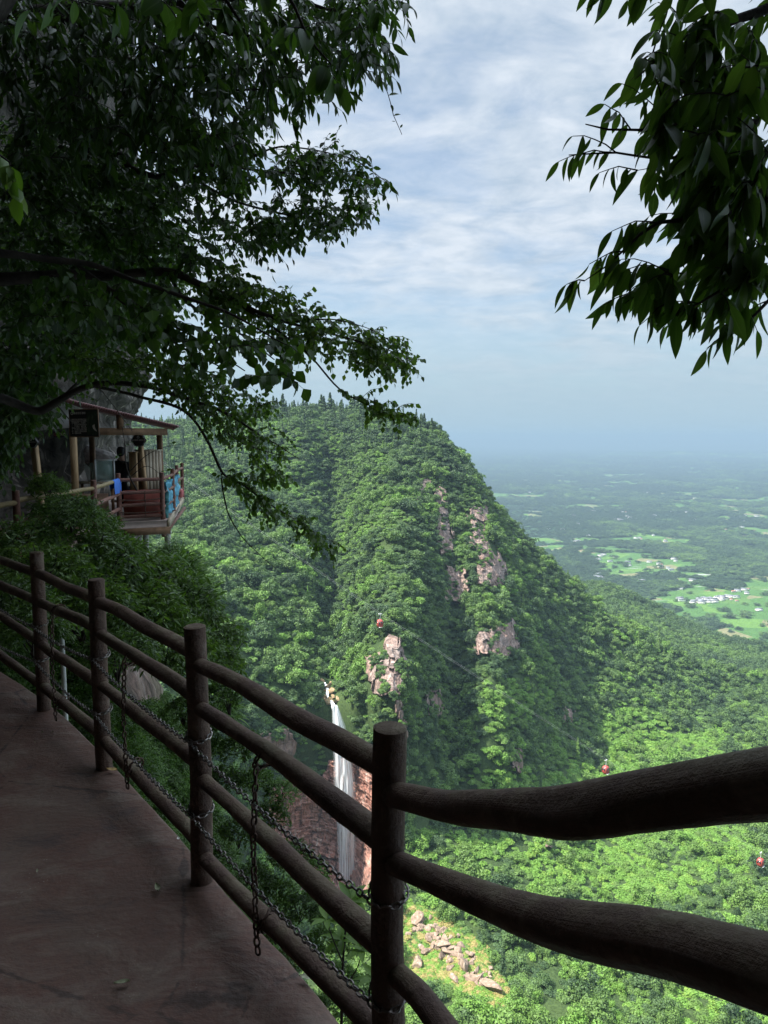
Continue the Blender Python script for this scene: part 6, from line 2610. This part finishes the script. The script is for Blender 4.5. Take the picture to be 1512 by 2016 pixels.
c.fill(D1, 430, cst(5.7, 6.7), 0.05, 8, 0.20, 0.8, (0.5, 0, -0.35), 20, 0.3, 0.002, 45, seed=6)
D2 = [(440, 920), (520, 960), (590, 1015), (660, 1065), (670, 1085), (610, 1065), (540, 1030), (470, 985), (430, 950)]
c.fill(D2, 80, cst(6.0, 6.4), 0.055, 8, 0.17, 0.8, (0.55, 0, -0.4), 12, 0.3, 0.002, 45, seed=7)
D3 = [(470, 890), (560, 930), (600, 925), (540, 960), (480, 935)]
c.fill(D3, 26, cst(6.0, 6.4), 0.055, 7, 0.15, 0.8, (0.55, 0, -0.4), 12, 0.3, 0.002, 45, seed=8)
c.build("tree", "tree with a low dark limb drooping over the view of the mountain", "tree", "trees hanging over the path", TPL_ROUND, MAT_LEAF, 0.55)

# ---- creepers on the cliff behind
c = Crown(6)
for q in (((-60, 420, 11, 0.03), (60, 560, 11, 0.02), (120, 700, 11.5, 0.01)), ((-100, 640, 9.5, 0.03), (60, 740, 10, 0.02), (140, 830, 10.5, 0.008)), ((120, 330, 12, 0.03), (230, 470, 12, 0.02), (330, 600, 12.5, 0.008)), ((100, 700, 11, 0.02), (210, 780, 12, 0.01), (260, 850, 13, 0.006))):
    c.limb_px(list(q))
c.limb_px([(-60, 420, 11, 0.03), (-100, 640, 9.5, 0.03), (100, 700, 11, 0.02)])
c.limb_px([(-60, 420, 11, 0.03), (120, 330, 12, 0.03)])
E = [(-20, 300), (260, 300), (360, 430), (380, 560), (320, 660), (220, 715), (100, 750), (70, 820), (-20, 840)]
c.fill(E, 1500, lambda u, v: (9.0, 12.5), 0.14, 8, 0.40, 0.9, (0.2, -0.2, -0.4), 30, 0.45, 0.004, 70, seed=9)
E2 = [(-20, 770), (128, 780), (105, 830), (38, 850), (12, 930), (-20, 940)]
c.fill(E2, 190, lambda u, v: (9.2, 10.4), 0.11, 8, 0.34, 0.9, (0.2, -0.2, -0.5), 14, 0.3, 0.003, 60, seed=10)
c.build("climbing_plant", "dark creeper hanging over the cliff above the stall", "creeper", None, TPL_OVAL, MAT_LEAF, 0.30)

# ---- nearest sprays with big thin leaves, top of the picture
c = Crown(7)
c.limb_px([(330, -320, 2.6, 0.016), (400, -120, 2.4, 0.009), (440, -10, 2.3, 0.006), (470, 40, 2.3, 0.004)], 0.01)
c.limb_px([(400, -120, 2.4, 0.008), (560, -20, 2.4, 0.006), (610, 80, 2.4, 0.004), (650, 130, 2.4, 0.003)], 0.01)
c.limb_px([(330, -320, 2.6, 0.012), (220, -80, 2.5, 0.006), (230, -10, 2.5, 0.003)], 0.01)
for (u, v, y, n_, lf) in ((440, 20, 2.3, 7, 0.085), (480, 70, 2.3, 7, 0.085), (350, 40, 2.35, 5, 0.085), (300, -10, 2.4, 5, 0.09), (230, 20, 2.5, 4, 0.10), (640, 140, 2.4, 6, 0.105), (600, 60, 2.4, 6, 0.10), (670, 170, 2.4, 4, 0.11), (560, 60, 2.4, 5, 0.09), (510, -10, 2.35, 5, 0.09), (60, 20, 2.5, 4, 0.11), (390, -5, 2.3, 5, 0.08)):
    w = np.array(P(u, v, y))
    N0 = np.array(c.nodes)
    j = int(np.argmin(np.linalg.norm(N0 - w, axis=1)))
    c.twig(N0[j], w, 0.0022, lf, n_, 1.1, 0.8, 0.45, 0.1)
c.build("overhanging_branch", "spray of big thin green leaves hanging close overhead at the top left", "branch", None, TPL_BIGO, MAT_LEAFB, 0.22)

c = Crown(70)
c.limb_px([(-200, 200, 2.6, 0.008), (-40, 280, 2.4, 0.005), (20, 320, 2.3, 0.003)], 0.01)
for (u, v, y, n_, lf) in ((20, 335, 2.3, 6, 0.075), (30, 385, 2.3, 4, 0.08), (-5, 300, 2.35, 4, 0.08)):
    w = np.array(P(u, v, y))
    N0 = np.array(c.nodes)
    c.twig(N0[int(np.argmin(np.linalg.norm(N0 - w, axis=1)))], w, 0.0022, lf, n_, 1.1, 0.8, 0.45, 0.1)
c.build("overhanging_branch", "small spray of bright yellow green leaves poking in at the left edge", "branch", None, TPL_OVAL, MAT_LEAFB, 0.75)

# ---- right: drooping branch with large leaves, dark against the sky
c = Crown(8)
LR = [((1900, -250, 2.6, 0.035), (1640, -60, 2.4, 0.022), (1512, 18, 2.3, 0.016), (1430, 45, 2.25, 0.012), (1350, 85, 2.2, 0.008), (1290, 115, 2.2, 0.004), (1250, 150, 2.2, 0.002)),
      ((1640, -60, 2.4, 0.014), (1540, 90, 2.3, 0.010), (1450, 170, 2.2, 0.008), (1370, 225, 2.15, 0.006), (1280, 262, 2.1, 0.004), (1200, 262, 2.1, 0.003), (1150, 250, 2.1, 0.0015)),
      ((1540, 90, 2.3, 0.010), (1480, 250, 2.2, 0.008), (1380, 300, 2.1, 0.006), (1300, 315, 2.1, 0.004), (1210, 302, 2.1, 0.003), (1120, 305, 2.1, 0.0015)),
      ((1640, -60, 2.4, 0.014), (1600, 200, 2.2, 0.011), (1500, 370, 2.1, 0.008), (1390, 430, 2.05, 0.006), (1290, 440, 2.0, 0.005), (1230, 490, 2.0, 0.003), (1180, 535, 2.0, 0.002), (1150, 555, 2.0, 0.0012)),
      ((1600, 200, 2.2, 0.010), (1560, 420, 2.1, 0.008), (1470, 530, 2.05, 0.006), (1390, 590, 2.0, 0.004), (1330, 620, 2.0, 0.002)),
      ((1560, 420, 2.1, 0.008), (1530, 560, 2.1, 0.006), (1470, 640, 2.05, 0.004), (1420, 680, 2.05, 0.002)),
      ((1640, -60, 2.4, 0.010), (1420, -60, 2.3, 0.006), (1250, -40, 2.2, 0.004), (1170, -25, 2.2, 0.002)),
      ((1390, 430, 2.05, 0.005), (1330, 520, 2.0, 0.004), (1270, 570, 2.0, 0.003), (1230, 600, 2.0, 0.0015))]
for q in LR:
    c.limb_px(list(q), 0.012)
RP = [(1300, -30), (1560, -30), (1560, 640), (1470, 660), (1420, 650), (1380, 610), (1310, 590), (1250, 570), (1240, 520), (1290, 440), (1290, 380), (1250, 330), (1270, 230), (1310, 170), (1280, 110)]
c.fill(RP, 150, cst(1.85, 2.45), 0.098, 6, 0.13, 1.2, (-0.5, 0, -0.35), 60, 0.3, 0.0016, 80, seed=12, spread=0.7)
RP2 = [(1380, 60), (1560, 60), (1560, 560), (1440, 560), (1380, 480), (1350, 300)]
c.fill(RP2, 80, cst(1.9, 2.5), 0.105, 6, 0.13, 1.2, (-0.4, 0, -0.35), 40, 0.2, 0.0016, 80, seed=13, spread=0.7)
for (r0, e0, n_, lf) in (((1200, 262, 2.1), (1128, 268, 2.1), 5, 0.075), ((1210, 302, 2.1), (1100, 318, 2.1), 8, 0.068), ((1260, 310, 2.1), (1180, 340, 2.1), 6, 0.075), ((1280, 262, 2.1), (1190, 205, 2.1), 6, 0.08), ((1300, 230, 2.1), (1225, 165, 2.1), 6, 0.085),
                         ((1180, 535, 2.0), (1115, 560, 2.0), 7, 0.085), ((1230, 490, 2.0), (1160, 520, 2.0), 6, 0.085), ((1290, 440, 2.0), (1205, 455, 2.0), 6, 0.085), ((1270, 570, 2.0), (1190, 600, 2.0), 7, 0.08), ((1330, 620, 2.0), (1260, 640, 2.0), 6, 0.075),
                         ((1250, -40, 2.2), (1175, -15, 2.2), 4, 0.085), ((1330, -50, 2.2), (1260, -10, 2.2), 5, 0.09), ((1230, -40, 2.2), (1160, -20, 2.2), 5, 0.085), ((1300, -45, 2.2), (1235, 0, 2.2), 5, 0.09), ((1290, 115, 2.2), (1240, 160, 2.2), 6, 0.09), ((1350, 85, 2.2), (1290, 60, 2.2), 5, 0.09),
                         ((1420, 680, 2.05), (1390, 690, 2.05), 6, 0.08), ((1470, 640, 2.05), (1420, 640, 2.05), 5, 0.085), ((1500, 620, 2.05), (1490, 650, 2.05), 5, 0.085), ((1390, 590, 2.0), (1330, 600, 2.0), 6, 0.085), ((1350, 540, 2.0), (1290, 590, 2.0), 6, 0.085), ((1360, 590, 2.0), (1310, 640, 2.0), 5, 0.08), ((1400, 610, 2.0), (1365, 630, 2.0), 5, 0.08)):
    N0 = np.array(c.nodes)
    q0 = np.array(P(*r0))
    j = int(np.argmin(np.linalg.norm(N0 - q0, axis=1)))
    c.twig(N0[j], P(*e0), 0.0016, lf, n_, 1.35, 0.55, 0.1, 0.10)
c.build("overhanging_branch", "branch with large drooping leaves hanging in at the top right, dark against the sky", "branch", None, TPL_BIG, MAT_LEAF, 0.46, "wood", "leaves", None, True)

# ---- lone tendril below the top tree
c = Crown(9)
cur = [(742, 118, 5.0, 0.004), (752, 160, 5.0, 0.003), (766, 190, 5.0, 0.0028), (773, 222, 5.0, 0.0025), (783, 246, 5.0, 0.0022), (789, 258, 5.0, 0.002)]
for i in range(11):
    t = i / 10 * 2 * math.pi * 1.2
    cur.append((787 + 4.5 * math.sin(t) * (1 - i * 0.03), 265 - 4.5 * math.cos(t) * (1 - i * 0.03), 5.0, 0.0018))
c.limb_px(cur, 0.0)
for u, v, dx, dz, l in ((765, 188, 1, 0.25, 0.07), (769, 205, 0.4, -0.9, 0.05), (775, 228, 1, 0.3, 0.05), (778, 240, -1, 0.3, 0.025), (788, 252, 0.5, 0.8, 0.03), (752, 160, 0.6, -0.8, 0.07)):
    q = np.array(P(u, v, 5.0))
    c.P.append(q[None])
    c.A.append(np.array([[dx, 0, dz]], float))
    c.N.append(np.array([[0.2, -0.7, 0.6]]))
    c.L.append(np.array([l]))
    c.LV.append(np.array([0.5]))
    c.W.append(np.array([1.0]))
c.build("vine", "single thin vine tendril with a curled tip hanging against the sky", "vine", None, TPL_OVAL, MAT_LEAF, 0.25, "stem", "leaves")


# ---- shrubs on the slope below the path
def shrub_model(seed, leaf, tpl, mat, ntw, per, droop, R_=1.0, flat=0.6, updir=0.5, spread=0.9):
    """a bush about 1 m across its radius, built about its foot"""
    c = Crown(seed)
    g = c.g
    nl = 7
    for i in range(nl):
        a = 2 * math.pi * i / nl + g.uniform(-.4, .4)
        rr = g.uniform(0.25, 0.85)
        h = g.uniform(0.45, 1.05)
        c.limb([(0, 0, -0.25, 0.022), (0.3 * rr * math.cos(a), 0.3 * rr * math.sin(a), 0.3 * h, 0.016), (rr * math.cos(a), rr * math.sin(a), h, 0.007)], 0.05)
    d = g.normal(size=(ntw, 3))
    d = unit(d)
    d[:, 2] = np.abs(d[:, 2]) * 0.9 - 0.15
    rad = g.uniform(0.45, 1.0, ntw) ** 0.6
    rad *= 0.8 + 0.35 * fbm(d * 1.8 + seed, 2, seed)
    W = d * rad[:, None] * np.array([0.95, 0.95, 0.85]) + np.array([0, 0, 0.25])
    order = np.argsort(np.linalg.norm(W - np.array([0, 0, 0.3]), axis=1))
    for i in order:
        N0 = np.array(c.nodes)
        w = W[i]
        j = int(np.argmin(np.linalg.norm(N0 - w, axis=1)))
        far = np.linalg.norm(N0[j] - w)
        root = N0[j]
        dirn = unit(w - root)
        if far > 0.3:
            m_ = w - dirn * 0.22
            t = np.linspace(0, 1, 5)
            pp = root + (m_ - root) * t[:, None] + g.normal(size=(5, 3)) * 0.012
            c.twigs.append((pp, np.linspace(0.006, 0.003, 5)))
            for q in pp[1:]:
                c.nodes.append(q)
                c.nr.append(0.004)
            root = m_
        e_ = unit(dirn * 0.6 + d[i] * 0.6 + np.array([0, 0, updir]) + g.normal(size=3) * 0.3) * 0.26 * g.uniform(.7, 1.2)
        c.twig(root, root + e_, 0.0028, leaf, per, droop, spread, 0.1, 0.1, True, flat)
    st_ = tubes_mesh("stem", c.limbs + c.twigs, MAT_TWIG, 5)
    fo = leaves_mesh("foliage", np.vstack(c.P), np.vstack(c.A), np.vstack(c.N), np.concatenate(c.L), tpl, np.concatenate(c.LV), mat, np.concatenate(c.W))
    return st_, fo


def grass_model(seed, n=700):
    g = np.random.default_rng(seed)
    a = g.uniform(0, 2 * np.pi, n)
    rr = g.random(n) ** 0.7
    pos = np.stack([0.55 * rr * np.cos(a), 0.55 * rr * np.sin(a), g.uniform(0.0, 0.95, n) * (1 - 0.5 * rr)], -1)
    ax = np.stack([np.cos(a) * 0.8, np.sin(a) * 0.8, g.uniform(-0.4, 0.8, n)], -1) + g.normal(size=(n, 3)) * 0.25
    nn = np.tile([0, 0, 1.0], (n, 1)) + g.normal(size=(n, 3)) * 0.3
    lf = leaves_mesh("foliage", pos, ax, nn, g.uniform(0.22, 0.5, n), TPL_THIN, np.clip(0.5 + g.normal(size=n) * 0.25, 0, 1), MAT_LEAFB)
    lines = []
    for i in range(26):
        t = np.linspace(0, 1, 6)
        a_ = g.uniform(0, 6.28)
        s_ = g.uniform(0.2, 0.8)
        lines.append((np.stack([s_ * t ** 1.6 * math.cos(a_), s_ * t ** 1.6 * math.sin(a_), -0.2 + 1.2 * t - 0.35 * t ** 3], -1), np.linspace(0.007, 0.002, 6)))
    return tubes_mesh("stem", lines, MAT_TWIG, 4), lf


SH_L = [shrub_model(21 + i, 0.135, TPL_LONG, MAT_LEAF, 330, 8, 0.45, updir=0.25) for i in range(3)]
SH_R = [shrub_model(31 + i, 0.085, TPL_ROUND, MAT_LEAF, 300, 8, 0.5) for i in range(2)]
SH_B = [shrub_model(41 + i, 0.10, TPL_OVAL, MAT_LEAFB, 300, 8, 0.4) for i in range(2)]
GR = [grass_model(51 + i) for i in range(2)]
gS = random.Random(3)
SHL = {'L': ("shrub with long dark leaves crowding the slope below the far platform", "dark long leaved shrubs"), 'R': ("round leaved dark shrub on the slope seen through the rails", "round leaved shrubs behind the rails"),
       'B': ("fresh green shrub on the slope between the rails and the gorge", "fresh green shrubs behind the rails"), 'G': ("bamboo grass clump with thin arching blades below the platform corner", "bamboo grass below the platform")}


def put_shrub(kind, u, v, R_, y=None, tint=0.35, dy=0.55):
    h, nn = hit_slope(u, v)
    if y is None:
        y = h.y * 0.985 - R_ * dy if h is not None else 9.0
    q = P(u, v, y)
    st_, fo = gS.choice({'L': SH_L, 'R': SH_R, 'B': SH_B, 'G': GR}[kind])
    t = empty("bamboo_clump" if kind == 'G' else "shrub", q - Vector((0, 0, 0.35 * R_)), SHL[kind][0], "bamboo" if kind == 'G' else "shrub", SHL[kind][1])
    t.scale = (R_, R_, R_)
    t.rotation_euler = (gS.uniform(-.15, .15), gS.uniform(-.15, .15), gS.uniform(0, 6.28))
    link("stem", st_, None, t, False)
    f = link("foliage", fo, None, t, False)
    f["tint"] = tint + gS.uniform(-.05, .05)


for u, v, r, y in ((40, 1075, 0.55, 8.6), (120, 1010, 0.50, 10.3), (165, 1040, 0.6, 9.8), (90, 1130, 0.6, 7.8), (232, 1092, 0.6, 11.0), (200, 1110, 0.75, 9.2), (285, 1140, 0.7, 10.8), (20, 1190, 0.5, 6.6), (60, 1240, 0.45, 6.2), (160, 1200, 0.7, 7.8), (260, 1200, 0.8, 9.2),
                   (340, 1180, 0.75, 10.5), (400, 1250, 0.75, 11.0), (330, 1270, 0.7, 9.2), (420, 1310, 0.6, 10.5), (230, 1290, 0.5, 7.6), (140, 1010, 0.42, 9.0), (95, 960, 0.35, 10.6)):
    put_shrub('L', u, v, r, y, 0.50)
for u, v, r, y in ((352, 1120, 0.75, 13.5), (375, 1165, 0.8, 13.0), (335, 1085, 0.4, 14.3), (425, 1400, 0.55, 9.5)):
    put_shrub('G', u, v, r, y, 0.42)
def px_r(u, v, r):
    """bush radius in metres for a radius in photograph pixels on the slope"""
    h, _ = hit_slope(u, v)
    return r / FPX * (h.y if h is not None else 8.0)


for u, v, r in ((450, 1370, 75), (400, 1430, 60), (330, 1470, 50), (480, 1470, 65), (440, 1540, 60), (530, 1610, 60), (470, 1640, 60), (570, 1690, 60), (500, 1730, 60), (590, 1790, 60), (540, 1830, 60), (250, 1450, 45), (360, 1540, 55), (430, 1690, 50), (300, 1420, 45), (150, 1330, 45)):
    put_shrub('R', u, v, px_r(u, v, r), None, 0.42, 0.35)
for u, v, r in ((410, 1480, 60), (360, 1400, 60), (500, 1540, 60), (545, 1760, 55), (630, 1860, 60), (580, 1890, 55), (670, 1930, 60), (630, 1990, 60), (710, 2000, 60), (610, 1720, 55), (640, 1800, 50), (690, 1860, 50), (745, 1940, 50), (550, 1560, 50), (500, 1900, 60), (560, 1970, 60)):
    put_shrub('B', u, v, px_r(u, v, r), None, 0.36, 0.35)


def slope_cover():
    """low leafy growth that hides the rock of the near slope"""
    g = np.random.default_rng(91)
    mods = []
    for k, (st_, fo) in enumerate((SH_R[0], SH_B[0], SH_L[0], SH_R[1], SH_B[1])):
        o = bpy.data.objects.new("low_growth", fo)
        o["tint"] = (0.36, 0.32, 0.34, 0.46, 0.42)[k]
        mods.append(o)
    q, s_ = [], []
    gap = [(195, 1290), (250, 1270), (330, 1290), (345, 1345), (300, 1400), (215, 1410)]
    for _ in range(5200):
        u, v = g.uniform(-60, 800), g.uniform(1060, 2080)
        h, n_ = hit_slope(u, v)
        if h is None or in_poly(u, v, gap) or g.random() > min(1.0, (h.y / 9.0) ** 2 * 0.55 + 0.06):
            continue
        r = g.uniform(0.30, 0.55) * min(1.0, h.y / 9.0)
        q.append(tuple(h - Vector((0, 0, 0.25 * r))))
        s_.append(r)
    q, s_ = np.array(q), np.array(s_)
    n = len(q)
    print("slope cover", n)
    instancer("ground_cover", mods, q, np.stack([s_, s_, s_], -1), g.uniform(0, 6.28, n), g.integers(0, 5, n), np.full(n, 0.4), g.uniform(-.4, .4, (n, 2)))


slope_cover()

# sapling with a rosette of big pale leaves behind the lower rails
c = Crown(60)
c.limb_px([(660, 2120, 3.3, 0.010), (672, 1990, 3.3, 0.008), (676, 1880, 3.3, 0.006), (684, 1800, 3.3, 0.004), (688, 1775, 3.3, 0.003)], 0.01)
c.limb_px([(676, 1900, 3.3, 0.005), (655, 1850, 3.25, 0.003), (642, 1815, 3.2, 0.002)], 0.005)
c.limb_px([(674, 1950, 3.3, 0.005), (705, 1900, 3.25, 0.003), (712, 1870, 3.2, 0.002)], 0.005)
c.limb_px([(672, 1990, 3.3, 0.005), (720, 1960, 3.2, 0.003), (735, 1930, 3.2, 0.002)], 0.005)
for u, v, y, n_, lf in ((688, 1775, 3.3, 10, 0.135), (642, 1812, 3.2, 7, 0.10), (712, 1868, 3.2, 8, 0.12), (735, 1928, 3.2, 7, 0.12), (670, 1850, 3.3, 6, 0.11)):
    q = np.array(P(u, v, y))
    a = np.linspace(0, 2 * np.pi, n_, endpoint=False) + c.g.uniform(0, 1)
    c.P.append(np.repeat(q[None], n_, 0) + c.g.normal(size=(n_, 3)) * 0.006)
    c.A.append(np.stack([np.cos(a), np.sin(a), 0.35 + 0.2 * c.g.normal(size=n_)], -1))
    c.N.append(np.tile([0, 0, 1.0], (n_, 1)) + 0.1 * c.g.normal(size=(n_, 3)))
    c.L.append(lf * c.g.uniform(.7, 1.1, n_))
    c.LV.append(np.clip(0.6 + c.g.normal(size=n_) * 0.15, 0, 1))
    c.W.append(np.ones(n_))
c.build("sapling", "slender sapling with rosettes of big pale green leaves behind the lower rails", "sapling", None, TPL_BIG, MAT_LEAFB, 0.55, "stem", "leaves")
# bare dark twig rising before the stall
c = Crown(61)
c.limb_px([(268, 965, 9.0, 0.012), (250, 920, 9.0, 0.010), (246, 880, 9.0, 0.006), (240, 840, 9.0, 0.004)], 0.02)
c.limb_px([(254, 930, 9.0, 0.006), (290, 895, 9.0, 0.004), (330, 880, 9.0, 0.003), (375, 872, 9.0, 0.0015)], 0.02)
c.limb_px([(256, 938, 9.0, 0.005), (290, 918, 9.0, 0.004), (320, 935, 9.0, 0.002)], 0.02)
c.limb_px([(250, 915, 9.0, 0.005), (230, 905, 9.0, 0.003), (215, 900, 9.0, 0.002)], 0.02)
for q in ((246, 880), (240, 845), (330, 880), (225, 903), (320, 934)):
    w = np.array(P(q[0], q[1], 9.0))
    c.twig(w, w + np.array([0.05, 0, 0.05]), 0.002, 0.07, 3, 0.5)
c.build("bare_branch", "bare dark twig rising in front of the stall", "branch", None, TPL_OVAL, MAT_LEAF, 0.3)
